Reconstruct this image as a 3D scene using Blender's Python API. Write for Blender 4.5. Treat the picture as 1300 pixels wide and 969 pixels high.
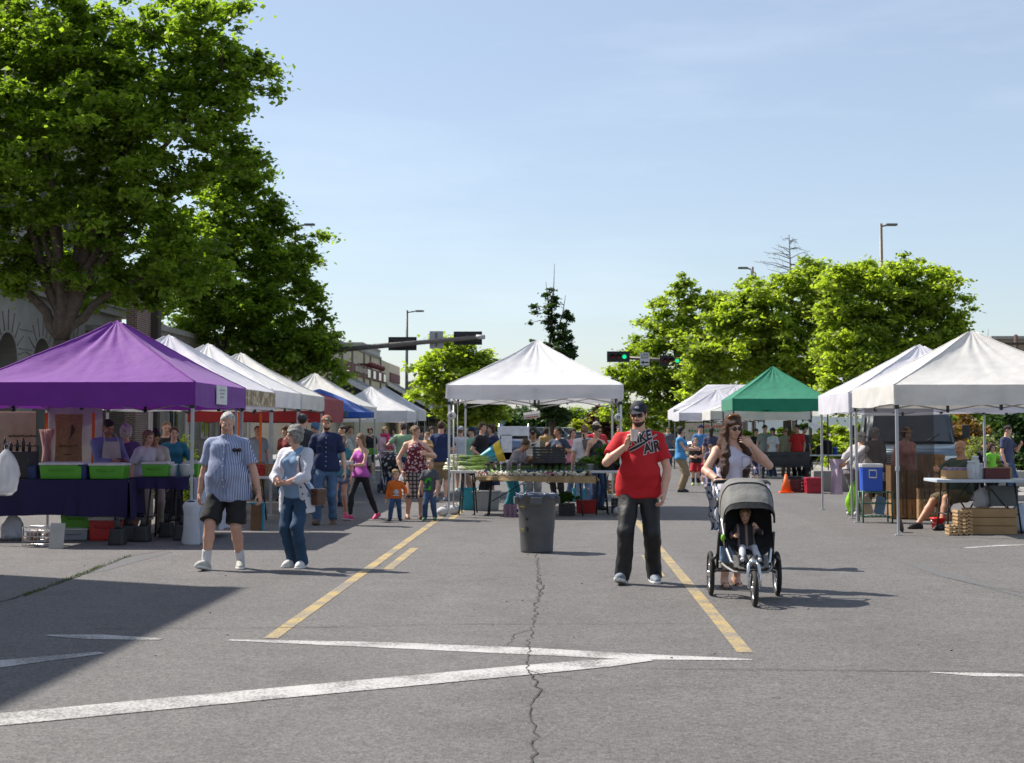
import bpy, bmesh, math, random
import numpy as np
from mathutils import Vector, Matrix, Euler, noise as mnoise
from mathutils.bvhtree import BVHTree
random.seed(7)
for o in list(bpy.data.objects): bpy.data.objects.remove(o)
SC = bpy.context.scene
COL = SC.collection
R = math.radians
# ---------------------------------------------------------------- camera, world, sun, exposure
FPX = 1850.0
PITCH = math.atan(107/FPX)
YAW = math.atan(63/(FPX*math.cos(PITCH)+107*math.sin(PITCH)))
CAMZ = 1.52
cd = bpy.data.cameras.new('camera'); cam = bpy.data.objects.new('camera', cd); COL.objects.link(cam)
cam.location = (0, 0, CAMZ); cam.rotation_euler = (math.pi/2+PITCH, 0, YAW)
cd.sensor_width = 36; cd.lens = FPX*36/1300; cd.shift_y = -44.5/1300
cd.clip_end = 3000; cd.clip_start = 0.1
SC.camera = cam
cd.dof.use_dof = True; cd.dof.focus_distance = 15.0; cd.dof.aperture_fstop = 5.0
SUN_EL = R(48); SDX, SDY = -0.91, 0.41          # horizontal direction towards the sun
w = bpy.data.worlds.new('World'); SC.world = w; w.use_nodes = True
wn = w.node_tree; wn.nodes.clear()
def wnode(t, **k):
    n = wn.nodes.new(t)
    for a, b in k.items(): setattr(n, a, b)
    return n
sky = wnode('ShaderNodeTexSky', sky_type='NISHITA', sun_disc=False, sun_elevation=SUN_EL,
            sun_rotation=math.atan2(SDX, SDY), air_density=1.0, dust_density=1.1, ozone_density=1.3, altitude=300)
bg = wnode('ShaderNodeBackground'); bg.inputs['Strength'].default_value = 0.096
wo = wnode('ShaderNodeOutputWorld')
tcw = wnode('ShaderNodeTexCoord'); mpw = wnode('ShaderNodeMapping'); mpw.inputs['Scale'].default_value = (1.0, 1.0, 5.0)
nz = wnode('ShaderNodeTexNoise'); nz.inputs['Scale'].default_value = 3.2; nz.inputs['Detail'].default_value = 6; nz.inputs['Roughness'].default_value = 0.62
rp = wnode('ShaderNodeValToRGB'); rp.color_ramp.elements[0].position = 0.50; rp.color_ramp.elements[0].color = (0.20, 0.20, 0.20, 1); rp.color_ramp.elements[1].position = 0.86
rp.color_ramp.elements[1].color = (0.36, 0.36, 0.36, 1)
mxw = wnode('ShaderNodeMixRGB', blend_type='MIX'); mxw.inputs[2].default_value = (8.2, 9.0, 10.2, 1)
wn.links.new(tcw.outputs['Generated'], mpw.inputs[0]); wn.links.new(mpw.outputs[0], nz.inputs[0]); wn.links.new(nz.outputs[0], rp.inputs[0])
wn.links.new(rp.outputs[0], mxw.inputs[0]); wn.links.new(sky.outputs[0], mxw.inputs[1]); wn.links.new(mxw.outputs[0], bg.inputs[0]); wn.links.new(bg.outputs[0], wo.inputs[0])
sd = bpy.data.lights.new('sun', 'SUN'); sun = bpy.data.objects.new('sun', sd); COL.objects.link(sun)
sd.energy = 5.0; sd.angle = R(0.5); sd.color = (1.0, 0.945, 0.86)
tosun = Vector((SDX*math.cos(SUN_EL), SDY*math.cos(SUN_EL), math.sin(SUN_EL))).normalized()
sun.rotation_euler = tosun.to_track_quat('Z', 'Y').to_euler()
vs = SC.view_settings; vs.view_transform = 'Standard'; vs.look = 'None'; vs.exposure = 0.50; vs.gamma = 1.0; vs.use_curve_mapping = False
# ---------------------------------------------------------------- pixels of the photograph to points of the street
RC = Euler((math.pi/2+PITCH, 0, YAW)).to_matrix()
def ray(px, py): return RC @ Vector((px-650, 440-py, -FPX))
def G(px, py, z=0.0):
    d = ray(px, py); t = (z-CAMZ)/d.z
    return Vector((d.x*t, d.y*t, z))
def A(px, py, Y):
    d = ray(px, py); t = Y/d.y
    return Vector((d.x*t, Y, CAMZ+d.z*t))
def GX(px, Y): return A(px, 547, Y).x
# ---------------------------------------------------------------- materials
MC = {}
def mat(name, col, rough=0.6, metal=0.0, var=0.12, scale=6.0, bump=0.0, bscale=40.0, trans=0.0, pattern=None, emit=0.0, alpha=1.0, col2=None, sheen=0.0, coat=0.0, island=0.0):
    if name in MC: return MC[name]
    m = bpy.data.materials.new(name); m.use_nodes = True; nt = m.node_tree; N = nt.nodes; L = nt.links
    b = N['Principled BSDF']; out = N['Material Output']
    b.inputs['Roughness'].default_value = rough; b.inputs['Metallic'].default_value = metal
    if coat: b.inputs['Coat Weight'].default_value = coat
    if sheen: b.inputs['Sheen Weight'].default_value = sheen
    tc = N.new('ShaderNodeTexCoord')
    n = N.new('ShaderNodeTexNoise'); n.inputs['Scale'].default_value = scale; n.inputs['Detail'].default_value = 5
    L.new(tc.outputs['Object'], n.inputs['Vector'])
    mr = N.new('ShaderNodeMapRange'); mr.inputs[1].default_value = 0.3; mr.inputs[2].default_value = 0.7
    mr.inputs[3].default_value = 1-var; mr.inputs[4].default_value = 1+var
    L.new(n.outputs[0], mr.inputs[0])
    cm = N.new('ShaderNodeVectorMath'); cm.operation = 'SCALE'
    L.new(mr.outputs[0], cm.inputs['Scale'])
    c = (col[0], col[1], col[2], 1)
    base = None
    def rgbmix(fac, c1, c2):
        x = N.new('ShaderNodeMixRGB'); L.new(fac, x.inputs[0])
        for i, q in ((1, c1), (2, c2)):
            if hasattr(q, 'links'): L.new(q, x.inputs[i])
            else: x.inputs[i].default_value = (q[0], q[1], q[2], 1)
        return x.outputs[0]
    def band(axis, freq, thr, src='Object', soft=0.06):
        s = N.new('ShaderNodeSeparateXYZ'); L.new(tc.outputs[src], s.inputs[0])
        a = N.new('ShaderNodeMath'); a.operation = 'MULTIPLY'; a.inputs[1].default_value = freq; L.new(s.outputs[axis], a.inputs[0])
        f = N.new('ShaderNodeMath'); f.operation = 'PINGPONG'; f.inputs[1].default_value = 0.5; L.new(a.outputs[0], f.inputs[0])
        g = N.new('ShaderNodeMapRange'); g.inputs[1].default_value = thr/2-soft; g.inputs[2].default_value = thr/2+soft; g.inputs[3].default_value = 1; g.inputs[4].default_value = 0
        L.new(f.outputs[0], g.inputs[0]); return g.outputs[0]
    if pattern and pattern[0] == 'stripes':
        base = rgbmix(band(0, pattern[1], pattern[2]), col, col2)
    elif pattern and pattern[0] == 'plaid':
        x1 = rgbmix(band(0, pattern[1], pattern[2]), col, col2)
        mu = N.new('ShaderNodeMixRGB'); mu.blend_type = 'MIX'; L.new(band(2, pattern[1], pattern[2]), mu.inputs[0]); L.new(x1, mu.inputs[1]); mu.inputs[2].default_value = (col2[0], col2[1], col2[2], 1)
        base = mu.outputs[0]
    elif pattern and pattern[0] == 'spots':
        v = N.new('ShaderNodeTexVoronoi'); v.inputs['Scale'].default_value = pattern[1]; L.new(tc.outputs['Object'], v.inputs['Vector'])
        g = N.new('ShaderNodeMapRange'); g.inputs[1].default_value = pattern[2]; g.inputs[2].default_value = pattern[2]+0.06; g.inputs[3].default_value = 1; g.inputs[4].default_value = 0
        L.new(v.outputs['Distance'], g.inputs[0]); base = rgbmix(g.outputs[0], col, col2)
    elif pattern and pattern[0] == 'noise':
        v = N.new('ShaderNodeTexNoise'); v.inputs['Scale'].default_value = pattern[1]; L.new(tc.outputs['Object'], v.inputs['Vector'])
        g = N.new('ShaderNodeMapRange'); g.inputs[1].default_value = pattern[2]; g.inputs[2].default_value = pattern[2]+0.05
        L.new(v.outputs[0], g.inputs[0]); base = rgbmix(g.outputs[0], col, col2)
    elif pattern and pattern[0] == 'brick':
        v = N.new('ShaderNodeTexBrick'); v.inputs['Scale'].default_value = 1.0
        v.inputs['Brick Width'].default_value = pattern[1]; v.inputs['Row Height'].default_value = pattern[2]; v.inputs['Mortar Size'].default_value = pattern[3]
        v.inputs['Color1'].default_value = c; v.inputs['Color2'].default_value = tuple(q*0.75 for q in col)+(1,); v.inputs['Mortar'].default_value = tuple(col2)+(1,)
        s = N.new('ShaderNodeSeparateXYZ'); L.new(tc.outputs['Object'], s.inputs[0])
        ad = N.new('ShaderNodeMath'); ad.operation = 'ADD'; L.new(s.outputs[0], ad.inputs[0]); L.new(s.outputs[1], ad.inputs[1])
        cb = N.new('ShaderNodeCombineXYZ'); L.new(ad.outputs[0], cb.inputs[0]); L.new(s.outputs[2], cb.inputs[1]); L.new(cb.outputs[0], v.inputs['Vector'])
        base = v.outputs['Color']
    if base is None:
        rgb = N.new('ShaderNodeRGB'); rgb.outputs[0].default_value = c; base = rgb.outputs[0]
    if island:
        gi = N.new('ShaderNodeNewGeometry'); hm = N.new('ShaderNodeMapRange'); hm.inputs[3].default_value = 1-island; hm.inputs[4].default_value = 1+island
        L.new(gi.outputs['Random Per Island'], hm.inputs[0])
        c2 = N.new('ShaderNodeVectorMath'); c2.operation = 'SCALE'; L.new(base, c2.inputs[0]); L.new(hm.outputs[0], c2.inputs['Scale']); base = c2.outputs[0]
    L.new(base, cm.inputs[0]); L.new(cm.outputs[0], b.inputs['Base Color'])
    if bump:
        n2 = N.new('ShaderNodeTexNoise'); n2.inputs['Scale'].default_value = bscale; n2.inputs['Detail'].default_value = 4; L.new(tc.outputs['Object'], n2.inputs['Vector'])
        bp = N.new('ShaderNodeBump'); bp.inputs['Strength'].default_value = bump; bp.inputs['Distance'].default_value = 0.02
        L.new(n2.outputs[0], bp.inputs['Height']); L.new(bp.outputs[0], b.inputs['Normal'])
    surf = b.outputs[0]
    if trans:
        t = N.new('ShaderNodeBsdfTranslucent'); L.new(cm.outputs[0], t.inputs[0]); ms = N.new('ShaderNodeMixShader'); ms.inputs[0].default_value = trans
        L.new(surf, ms.inputs[1]); L.new(t.outputs[0], ms.inputs[2]); surf = ms.outputs[0]
    if alpha < 1:
        t = N.new('ShaderNodeBsdfTransparent'); ms = N.new('ShaderNodeMixShader'); ms.inputs[0].default_value = alpha
        L.new(t.outputs[0], ms.inputs[1]); L.new(surf, ms.inputs[2]); surf = ms.outputs[0]
    if emit:
        b.inputs['Emission Color'].default_value = c; b.inputs['Emission Strength'].default_value = emit
    L.new(surf, out.inputs['Surface'])
    MC[name] = m; return m
def leafmat(name, col, trans=0.45, var=0.35, hi=None):
    if name in MC: return MC[name]
    m = bpy.data.materials.new(name); m.use_nodes = True; N = m.node_tree.nodes; L = m.node_tree.links
    b = N['Principled BSDF']; out = N['Material Output']; b.inputs['Roughness'].default_value = 0.45
    gi = N.new('ShaderNodeNewGeometry'); tc = N.new('ShaderNodeTexCoord')
    n = N.new('ShaderNodeTexNoise'); n.inputs['Scale'].default_value = 0.7; n.inputs['Detail'].default_value = 3; L.new(tc.outputs['Object'], n.inputs[0])
    ad = N.new('ShaderNodeMath'); ad.operation = 'MULTIPLY_ADD'; ad.inputs[1].default_value = 0.5; L.new(gi.outputs['Random Per Island'], ad.inputs[0])
    sb = N.new('ShaderNodeMath'); sb.operation = 'MULTIPLY_ADD'; sb.inputs[1].default_value = 1.6; sb.inputs[2].default_value = -0.55; L.new(n.outputs[0], sb.inputs[0]); L.new(sb.outputs[0], ad.inputs[2])
    r = N.new('ShaderNodeValToRGB'); L.new(ad.outputs[0], r.inputs[0])
    hi = hi or (col[0]*1.7, col[1]*1.45, col[2]*1.1)
    r.color_ramp.elements[0].color = (col[0]*(1-var), col[1]*(1-var), col[2]*(1-var), 1); r.color_ramp.elements[1].color = (hi[0], hi[1], hi[2], 1)
    L.new(r.outputs[0], b.inputs['Base Color'])
    t = N.new('ShaderNodeBsdfTranslucent'); tcmx = N.new('ShaderNodeMixRGB'); tcmx.blend_type = 'MULTIPLY'; tcmx.inputs[0].default_value = 1; tcmx.inputs[2].default_value = (2.35, 2.6, 0.8, 1)
    L.new(r.outputs[0], tcmx.inputs[1]); L.new(tcmx.outputs[0], t.inputs[0])
    ms = N.new('ShaderNodeMixShader'); ms.inputs[0].default_value = trans; L.new(b.outputs[0], ms.inputs[1]); L.new(t.outputs[0], ms.inputs[2]); L.new(ms.outputs[0], out.inputs['Surface'])
    MC[name] = m; return m
# ---------------------------------------------------------------- mesh building
def rawmesh(name, V, Q, m, parent=None, smooth=False, n=None):
    """V (k,3) array, Q (f,n) index array"""
    V = np.asarray(V, dtype=np.float32); Q = np.asarray(Q, dtype=np.int32); k = Q.shape[1]
    me = bpy.data.meshes.new(name); me.vertices.add(len(V)); me.vertices.foreach_set('co', V.ravel())
    me.loops.add(Q.size); me.loops.foreach_set('vertex_index', Q.ravel())
    me.polygons.add(len(Q)); me.polygons.foreach_set('loop_start', np.arange(0, Q.size, k, dtype=np.int32))
    if smooth: me.polygons.foreach_set('use_smooth', np.ones(len(Q), dtype=bool))
    me.update(calc_edges=True); me.validate()
    if m: me.materials.append(m)
    o = bpy.data.objects.new(name, me); COL.objects.link(o)
    if parent: o.parent = parent
    return o
class MB:
    def __init__(s): s.bm = bmesh.new()
    def _app(s, b2, M):
        b2.transform(M); me = bpy.data.meshes.new('t'); b2.to_mesh(me); b2.free(); s.bm.from_mesh(me); bpy.data.meshes.remove(me)
    def box(s, c, d, rz=0, bev=0.0, rot=None, taper=None):
        b = bmesh.new(); bmesh.ops.create_cube(b, size=1)
        for v in b.verts:
            if taper and v.co.z < 0: v.co.x *= taper; v.co.y *= taper
            v.co.x *= d[0]; v.co.y *= d[1]; v.co.z *= d[2]
        if bev: bmesh.ops.bevel(b, geom=b.edges[:], offset=bev, segments=2, affect='EDGES', profile=0.7)
        M = Matrix.Translation(c) @ (rot.to_4x4() if rot else Matrix.Rotation(rz, 4, 'Z')); s._app(b, M); return s
    def tube(s, pts, r, seg=8, cap=True, closed=False):
        pts = [Vector(p) for p in pts]; n = len(pts); rs = r if isinstance(r, (list, tuple)) else [r]*n
        rings = []; prev = None
        for i, p in enumerate(pts):
            if closed: t = pts[(i+1) % n]-pts[i-1]
            else: t = pts[min(i+1, n-1)]-pts[max(i-1, 0)]
            t.normalize()
            if prev is None:
                a = Vector((0, 0, 1)) if abs(t.z) < 0.9 else Vector((1, 0, 0)); u = t.cross(a).normalized()
            else: u = (prev - t*prev.dot(t)); u = u.normalized() if u.length > 1e-6 else t.orthogonal().normalized()
            prev = u; v = t.cross(u)
            rings.append([s.bm.verts.new(p+(u*math.cos(k*2*math.pi/seg)+v*math.sin(k*2*math.pi/seg))*rs[i]) for k in range(seg)])
        m = n if closed else n-1
        for i in range(m):
            A_, B_ = rings[i], rings[(i+1) % n]
            for k in range(seg):
                f = s.bm.faces.new((A_[k], A_[(k+1) % seg], B_[(k+1) % seg], B_[k])); f.smooth = True
        if cap and not closed:
            s.bm.faces.new(rings[0][::-1]); s.bm.faces.new(rings[-1])
        return s
    def lathe(s, c, prof, seg=20, ax='Z', cap=True):
        rings = []; c = Vector(c)
        for r_, z in prof:
            ring = []
            for k in range(seg):
                a = k*2*math.pi/seg
                p = Vector((r_*math.cos(a), r_*math.sin(a), z))
                if ax == 'X': p = Vector((p.z, p.x, p.y))
                if ax == 'Y': p = Vector((p.x, p.z, p.y))
                ring.append(s.bm.verts.new(c+p))
            rings.append(ring)
        for i in range(len(rings)-1):
            for k in range(seg):
                f = s.bm.faces.new((rings[i][k], rings[i][(k+1) % seg], rings[i+1][(k+1) % seg], rings[i+1][k])); f.smooth = True
        if cap:
            s.bm.faces.new(rings[0][::-1]); s.bm.faces.new(rings[-1])
        return s
    def ell(s, c, r, sub=2, rot=None, jit=0, seed=0):
        b = bmesh.new(); bmesh.ops.create_icosphere(b, subdivisions=sub, radius=1)
        for v in b.verts:
            if jit: v.co *= 1+jit*mnoise.noise(v.co*2.2+Vector((seed, 0, 0)))
            v.co = Vector((v.co.x*r[0], v.co.y*r[1], v.co.z*r[2]))
        for f in b.faces: f.smooth = True
        s._app(b, Matrix.Translation(c) @ (rot.to_4x4() if rot else Matrix.Identity(4))); return s
    def poly(s, pts, th, n=(0, 0, 1)):
        """extruded polygon"""
        n = Vector(n)*th; a = [s.bm.verts.new(Vector(p)) for p in pts]; b = [s.bm.verts.new(Vector(p)+n) for p in pts]; k = len(pts)
        s.bm.faces.new(a[::-1]); s.bm.faces.new(b)
        for i in range(k): s.bm.faces.new((a[i], a[(i+1) % k], b[(i+1) % k], b[i]))
        return s
    def quad(s, pts):
        s.bm.faces.new([s.bm.verts.new(Vector(p)) for p in pts]); return s
    def grid(s, f, nu, nv, smooth=True):
        g = [[s.bm.verts.new(Vector(f(i/nu, j/nv))) for j in range(nv+1)] for i in range(nu+1)]
        for i in range(nu):
            for j in range(nv):
                q = s.bm.faces.new((g[i][j], g[i+1][j], g[i+1][j+1], g[i][j+1])); q.smooth = smooth
        return s
    def build(s, name, m, parent=None, smooth=None, recalc=True):
        if recalc: bmesh.ops.recalc_face_normals(s.bm, faces=s.bm.faces)
        if smooth is not None:
            for f in s.bm.faces: f.smooth = smooth
        me = bpy.data.meshes.new(name); s.bm.to_mesh(me); s.bm.free(); me.materials.append(m)
        o = bpy.data.objects.new(name, me); COL.objects.link(o)
        if parent: o.parent = parent
        return o
def tag(o, label=None, cat=None, group=None, kind=None):
    if label: o['label'] = label
    if cat: o['category'] = cat
    if group: o['group'] = group
    if kind: o['kind'] = kind
    return o
def thing(name, label, cat, loc=(0, 0, 0), rz=0, group=None):
    o = bpy.data.objects.new(name, None); o.empty_display_size = 0.2; COL.objects.link(o); o.location = loc; o.rotation_euler = (0, 0, rz)
    return tag(o, label, cat, group)
def struct(o): o['kind'] = 'structure'; return o
def dup(root, loc=None, rz=None, label=None, group=None, scale=None):
    kids = {}
    for x in bpy.data.objects:
        if x.parent: kids.setdefault(x.parent.name, []).append(x)
    def rec(o, par):
        c = o.copy(); COL.objects.link(c); c.parent = par
        for ch in kids.get(o.name, []): rec(ch, c)
        return c
    r = rec(root, None)
    if loc is not None: r.location = loc
    if rz is not None: r.rotation_euler = (0, 0, rz)
    if scale is not None: r.scale = (scale,)*3
    if label: r['label'] = label
    if group: r['group'] = group
    return r
def text_mesh(body, size, depth=0.0, offset=0.0, shear=0.0, align='CENTER', maxedge=None):
    cu = bpy.data.curves.new('txt', 'FONT'); cu.body = body; cu.size = size; cu.extrude = depth; cu.offset = offset; cu.shear = shear; cu.align_x = align; cu.align_y = 'CENTER'; cu.resolution_u = 3
    to = bpy.data.objects.new('txt', cu); COL.objects.link(to); bpy.context.view_layer.update()
    dg = bpy.context.evaluated_depsgraph_get(); me = bpy.data.meshes.new_from_object(to.evaluated_get(dg))
    bpy.data.objects.remove(to)
    bm = bmesh.new(); bm.from_mesh(me); bpy.data.meshes.remove(me)
    if maxedge:
        bmesh.ops.triangulate(bm, faces=bm.faces)
        for _ in range(4):
            es = [e for e in bm.edges if e.calc_length() > maxedge]
            if not es: break
            bmesh.ops.subdivide_edges(bm, edges=es, cuts=1); bmesh.ops.triangulate(bm, faces=bm.faces)
    return bm
def put_text(body, size, M, m, parent, name='lettering', depth=0.004, offset=0.0, shear=0.0):
    bm = text_mesh(body, size, depth, offset, shear); bm.transform(M)
    me = bpy.data.meshes.new(name); bm.to_mesh(me); bm.free(); me.materials.append(m)
    o = bpy.data.objects.new(name, me); COL.objects.link(o); o.parent = parent; return o
# ---------------------------------------------------------------- people: one continuous surface grown from a distance field
class Field:
    def __init__(s, lo, hi, h):
        s.lo = np.array(lo, np.float32); s.h = h; s.n = np.maximum(np.ceil((np.array(hi)-np.array(lo))/h).astype(int)+1, 4)
        s.F = np.full(s.n, 1.0, np.float32); s.ax = [s.lo[i]+h*np.arange(s.n[i], dtype=np.float32) for i in range(3)]
    def _sl(s, lo, hi, pad):
        out = []
        for i in range(3):
            a = int(max(0, math.floor((lo[i]-pad-s.lo[i])/s.h))); b = int(min(s.n[i], math.ceil((hi[i]+pad-s.lo[i])/s.h)+1))
            if b <= a: return None
            out.append(slice(a, b))
        return tuple(out)
    def _pts(s, sl): return np.meshgrid(s.ax[0][sl[0]], s.ax[1][sl[1]], s.ax[2][sl[2]], indexing='ij', sparse=True)
    def comb(s, sl, d, k, sub=False):
        f = s.F[sl]
        if sub:
            d = -d; kk = max(k, 1e-4); hh = np.clip(0.5-0.5*(d-f)/kk*-1, 0, 1)
            hh = np.clip(0.5+0.5*(d-f)/kk, 0, 1); s.F[sl] = f*(1-hh)+d*hh+kk*hh*(1-hh)
        else:
            kk = max(k, 1e-4); hh = np.clip(0.5+0.5*(f-d)/kk, 0, 1); s.F[sl] = f*(1-hh)+d*hh-kk*hh*(1-hh)
    def cap(s, a, b, ra, rb, k=0.02, cuts=(), sub=False):
        a = np.array(a, np.float32); b = np.array(b, np.float32); r = max(ra, rb)
        sl = s._sl(np.minimum(a, b)-r, np.maximum(a, b)+r, k+2*s.h)
        if sl is None: return
        X, Y, Z = s._pts(sl); d = b-a; L = max(float(d@d), 1e-9)
        t = np.clip(((X-a[0])*d[0]+(Y-a[1])*d[1]+(Z-a[2])*d[2])/L, 0, 1)
        D = np.sqrt((X-a[0]-t*d[0])**2+(Y-a[1]-t*d[1])**2+(Z-a[2]-t*d[2])**2)-(ra+(rb-ra)*t)
        for p, nn in cuts: D = np.maximum(D, (X-p[0])*nn[0]+(Y-p[1])*nn[1]+(Z-p[2])*nn[2])
        s.comb(sl, D, k, sub)
    def ell(s, c, r, Rm=None, k=0.02, sub=False, cuts=()):
        m = max(r); c = np.array(c, np.float32); sl = s._sl(c-m, c+m, k+2*s.h)
        if sl is None: return
        X, Y, Z = s._pts(sl); X = X-c[0]; Y = Y-c[1]; Z = Z-c[2]
        if Rm is None: x, y, z = X, Y, Z
        else:
            x = X*Rm[0][0]+Y*Rm[1][0]+Z*Rm[2][0]; y = X*Rm[0][1]+Y*Rm[1][1]+Z*Rm[2][1]; z = X*Rm[0][2]+Y*Rm[1][2]+Z*Rm[2][2]
        q = np.sqrt((x/r[0])**2+(y/r[1])**2+(z/r[2])**2); g = np.sqrt((x/r[0]**2)**2+(y/r[1]**2)**2+(z/r[2]**2)**2)+1e-6
        D = q*(q-1)/g
        for p, nn in cuts: D = np.maximum(D, (X+c[0]-p[0])*nn[0]+(Y+c[1]-p[1])*nn[1]+(Z+c[2]-p[2])*nn[2])
        s.comb(sl, D, k, sub)
    def loft(s, P, Rm, zs, a, b, cy, k=0.02, e=2.3, cuts=()):
        P = np.array(P, np.float32); m = max(max(a), max(b))+0.02; ends = [P+np.array(Rm@Vector((0, 0, z))) for z in (zs[0], zs[-1])]
        sl = s._sl(np.minimum(*ends)-m, np.maximum(*ends)+m, k)
        if sl is None: return
        X, Y, Z = s._pts(sl); X = X-P[0]; Y = Y-P[1]; Z = Z-P[2]
        x = X*Rm[0][0]+Y*Rm[1][0]+Z*Rm[2][0]; y = X*Rm[0][1]+Y*Rm[1][1]+Z*Rm[2][1]; z = X*Rm[0][2]+Y*Rm[1][2]+Z*Rm[2][2]
        aa = np.interp(z, zs, a).astype(np.float32); bb = np.interp(z, zs, b).astype(np.float32); cc = np.interp(z, zs, cy).astype(np.float32)
        q = (np.abs(x/aa)**e+np.abs((y-cc)/bb)**e)**(1/e); D = (q-1)*np.minimum(aa, bb)
        D = np.maximum(D, np.maximum(z-zs[-1], zs[0]-z))
        for p, nn in cuts: D = np.maximum(D, (X+P[0]-p[0])*nn[0]+(Y+P[1]-p[1])*nn[1]+(Z+P[2]-p[2])*nn[2])
        s.comb(sl, D, k)
    def clip(s, p, nn):
        X, Y, Z = np.meshgrid(*s.ax, indexing='ij', sparse=True)
        s.F = np.maximum(s.F, (X-p[0])*nn[0]+(Y-p[1])*nn[1]+(Z-p[2])*nn[2]).astype(np.float32)
    def mesh(s):
        F = s.F; F[0] = F[-1] = 1; F[:, 0] = F[:, -1] = 1; F[:, :, 0] = F[:, :, -1] = 1
        S = F < 0; n = np.array(F.shape)-1
        cs = [(i, j, k) for i in (0, 1) for j in (0, 1) for k in (0, 1)]
        def sub(Ar, c): return Ar[c[0]:c[0]+n[0], c[1]:c[1]+n[1], c[2]:c[2]+n[2]]
        cnt = sum(sub(S, c).astype(np.int8) for c in cs); mask = (cnt > 0) & (cnt < 8)
        I = np.argwhere(mask)
        if len(I) == 0: return np.zeros((0, 3)), np.zeros((0, 4), int)
        idx = np.full(n, -1, np.int32); idx[mask] = np.arange(len(I))
        vals = {c: sub(F, c)[mask] for c in cs}; acc = np.zeros((len(I), 3)); num = np.zeros(len(I))
        for c in cs:
            for ax in range(3):
                if c[ax] == 0:
                    c2 = list(c); c2[ax] = 1; c2 = tuple(c2); v0, v1 = vals[c], vals[c2]; m = (v0 < 0) != (v1 < 0)
                    t = v0[m]/(v0[m]-v1[m]); p = np.tile(np.array(c, float), (m.sum(), 1)); p[:, ax] += t; acc[m] += p; num[m] += 1
        V = (I+acc/num[:, None])*s.h+s.lo
        Q = []
        for ax in range(3):
            o1, o2 = [(1, 2), (2, 0), (0, 1)][ax]
            a = [slice(1, -1)]*3; a[ax] = slice(0, -1); b = [slice(1, -1)]*3; b[ax] = slice(1, None)
            sa, sb = S[tuple(a)], S[tuple(b)]; ch = np.argwhere(sa != sb)
            if len(ch) == 0: continue
            flip = sa[tuple(ch.T)]; base = ch.copy()
            for q in (o1, o2): base[:, q] += 1
            def cell(d1, d2):
                c = base.copy(); c[:, o1] += d1; c[:, o2] += d2; return idx[tuple(c.T)]
            q = np.stack([cell(-1, -1), cell(0, -1), cell(0, 0), cell(-1, 0)], 1)
            q[~flip] = q[~flip][:, ::-1]; Q.append(q)
        Q = np.concatenate(Q); Q = Q[(Q >= 0).all(1)]
        return V, Q
def vnormals(V, Q):
    N = np.zeros_like(V); f = np.cross(V[Q[:, 2]]-V[Q[:, 0]], V[Q[:, 3]]-V[Q[:, 1]])
    for k in range(4): np.add.at(N, Q[:, k], f)
    return N/(np.linalg.norm(N, axis=1)[:, None]+1e-9)
def relax(V, Q, it=1):
    for _ in range(it):
        S = np.zeros_like(V); c = np.zeros(len(V))
        for k in range(4):
            np.add.at(S, Q[:, k], V[Q[:, (k+1) % 4]]+V[Q[:, k-1]]); np.add.at(c, Q[:, k], 2)
        V = 0.5*V+0.5*S/np.maximum(c, 1)[:, None]
    return V
def folds(V, Q, amp, seed, f=1.0, stretch=0.5):
    N = vnormals(V, Q); rs = np.random.RandomState(seed); D = np.zeros(len(V))
    for i in range(7):
        kv = rs.normal(size=3); kv /= np.linalg.norm(kv); kv[2] *= (1.6 if rs.rand() < 0.5 else stretch); fr = f*rs.uniform(14, 52)
        wv = rs.normal(size=3)*7
        D += np.sin(V@kv*fr+1.8*np.sin(V@wv+rs.rand()*6)+rs.rand()*6)/(fr/14)**0.6
    return V+N*(D*amp*0.5)[:, None]
def merge(parts):
    Vs, Qs, o = [], [], 0
    for V, Q in parts:
        if len(V) == 0: continue
        Vs.append(V); Qs.append(Q+o); o += len(V)
    return np.concatenate(Vs), np.concatenate(Qs)
def ik(a, c, l1, l2, pole):
    a, c = Vector(a), Vector(c); d = c-a; L = d.length; mx = (l1+l2)*0.998
    if L > mx: c = a+d*(mx/L); d = c-a; L = mx
    t = (l1*l1-l2*l2+L*L)/(2*L); h = math.sqrt(max(l1*l1-t*t, 0)); dn = d/L
    p = Vector(pole); p = (p-dn*p.dot(dn)); p = p.normalized() if p.length > 1e-5 else dn.orthogonal()
    return a+dn*t+p*h, c
SKIN = {'fair': (0.62, 0.36, 0.25), 'pink': (0.60, 0.31, 0.22), 'tan': (0.42, 0.22, 0.13), 'brown': (0.27, 0.13, 0.075), 'old': (0.56, 0.31, 0.22)}
def skin(k): return mat('skin_'+k, SKIN[k], 0.5, var=0.10, scale=9, bump=0.05, bscale=60)
HAIRC = {'black': (0.012, 0.010, 0.009), 'dark': (0.03, 0.018, 0.011), 'brown': (0.085, 0.042, 0.02), 'auburn': (0.085, 0.034, 0.016), 'blond': (0.38, 0.24, 0.11), 'grey': (0.33, 0.31, 0.28), 'white': (0.62, 0.60, 0.56), 'sandy': (0.26, 0.16, 0.09)}
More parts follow.
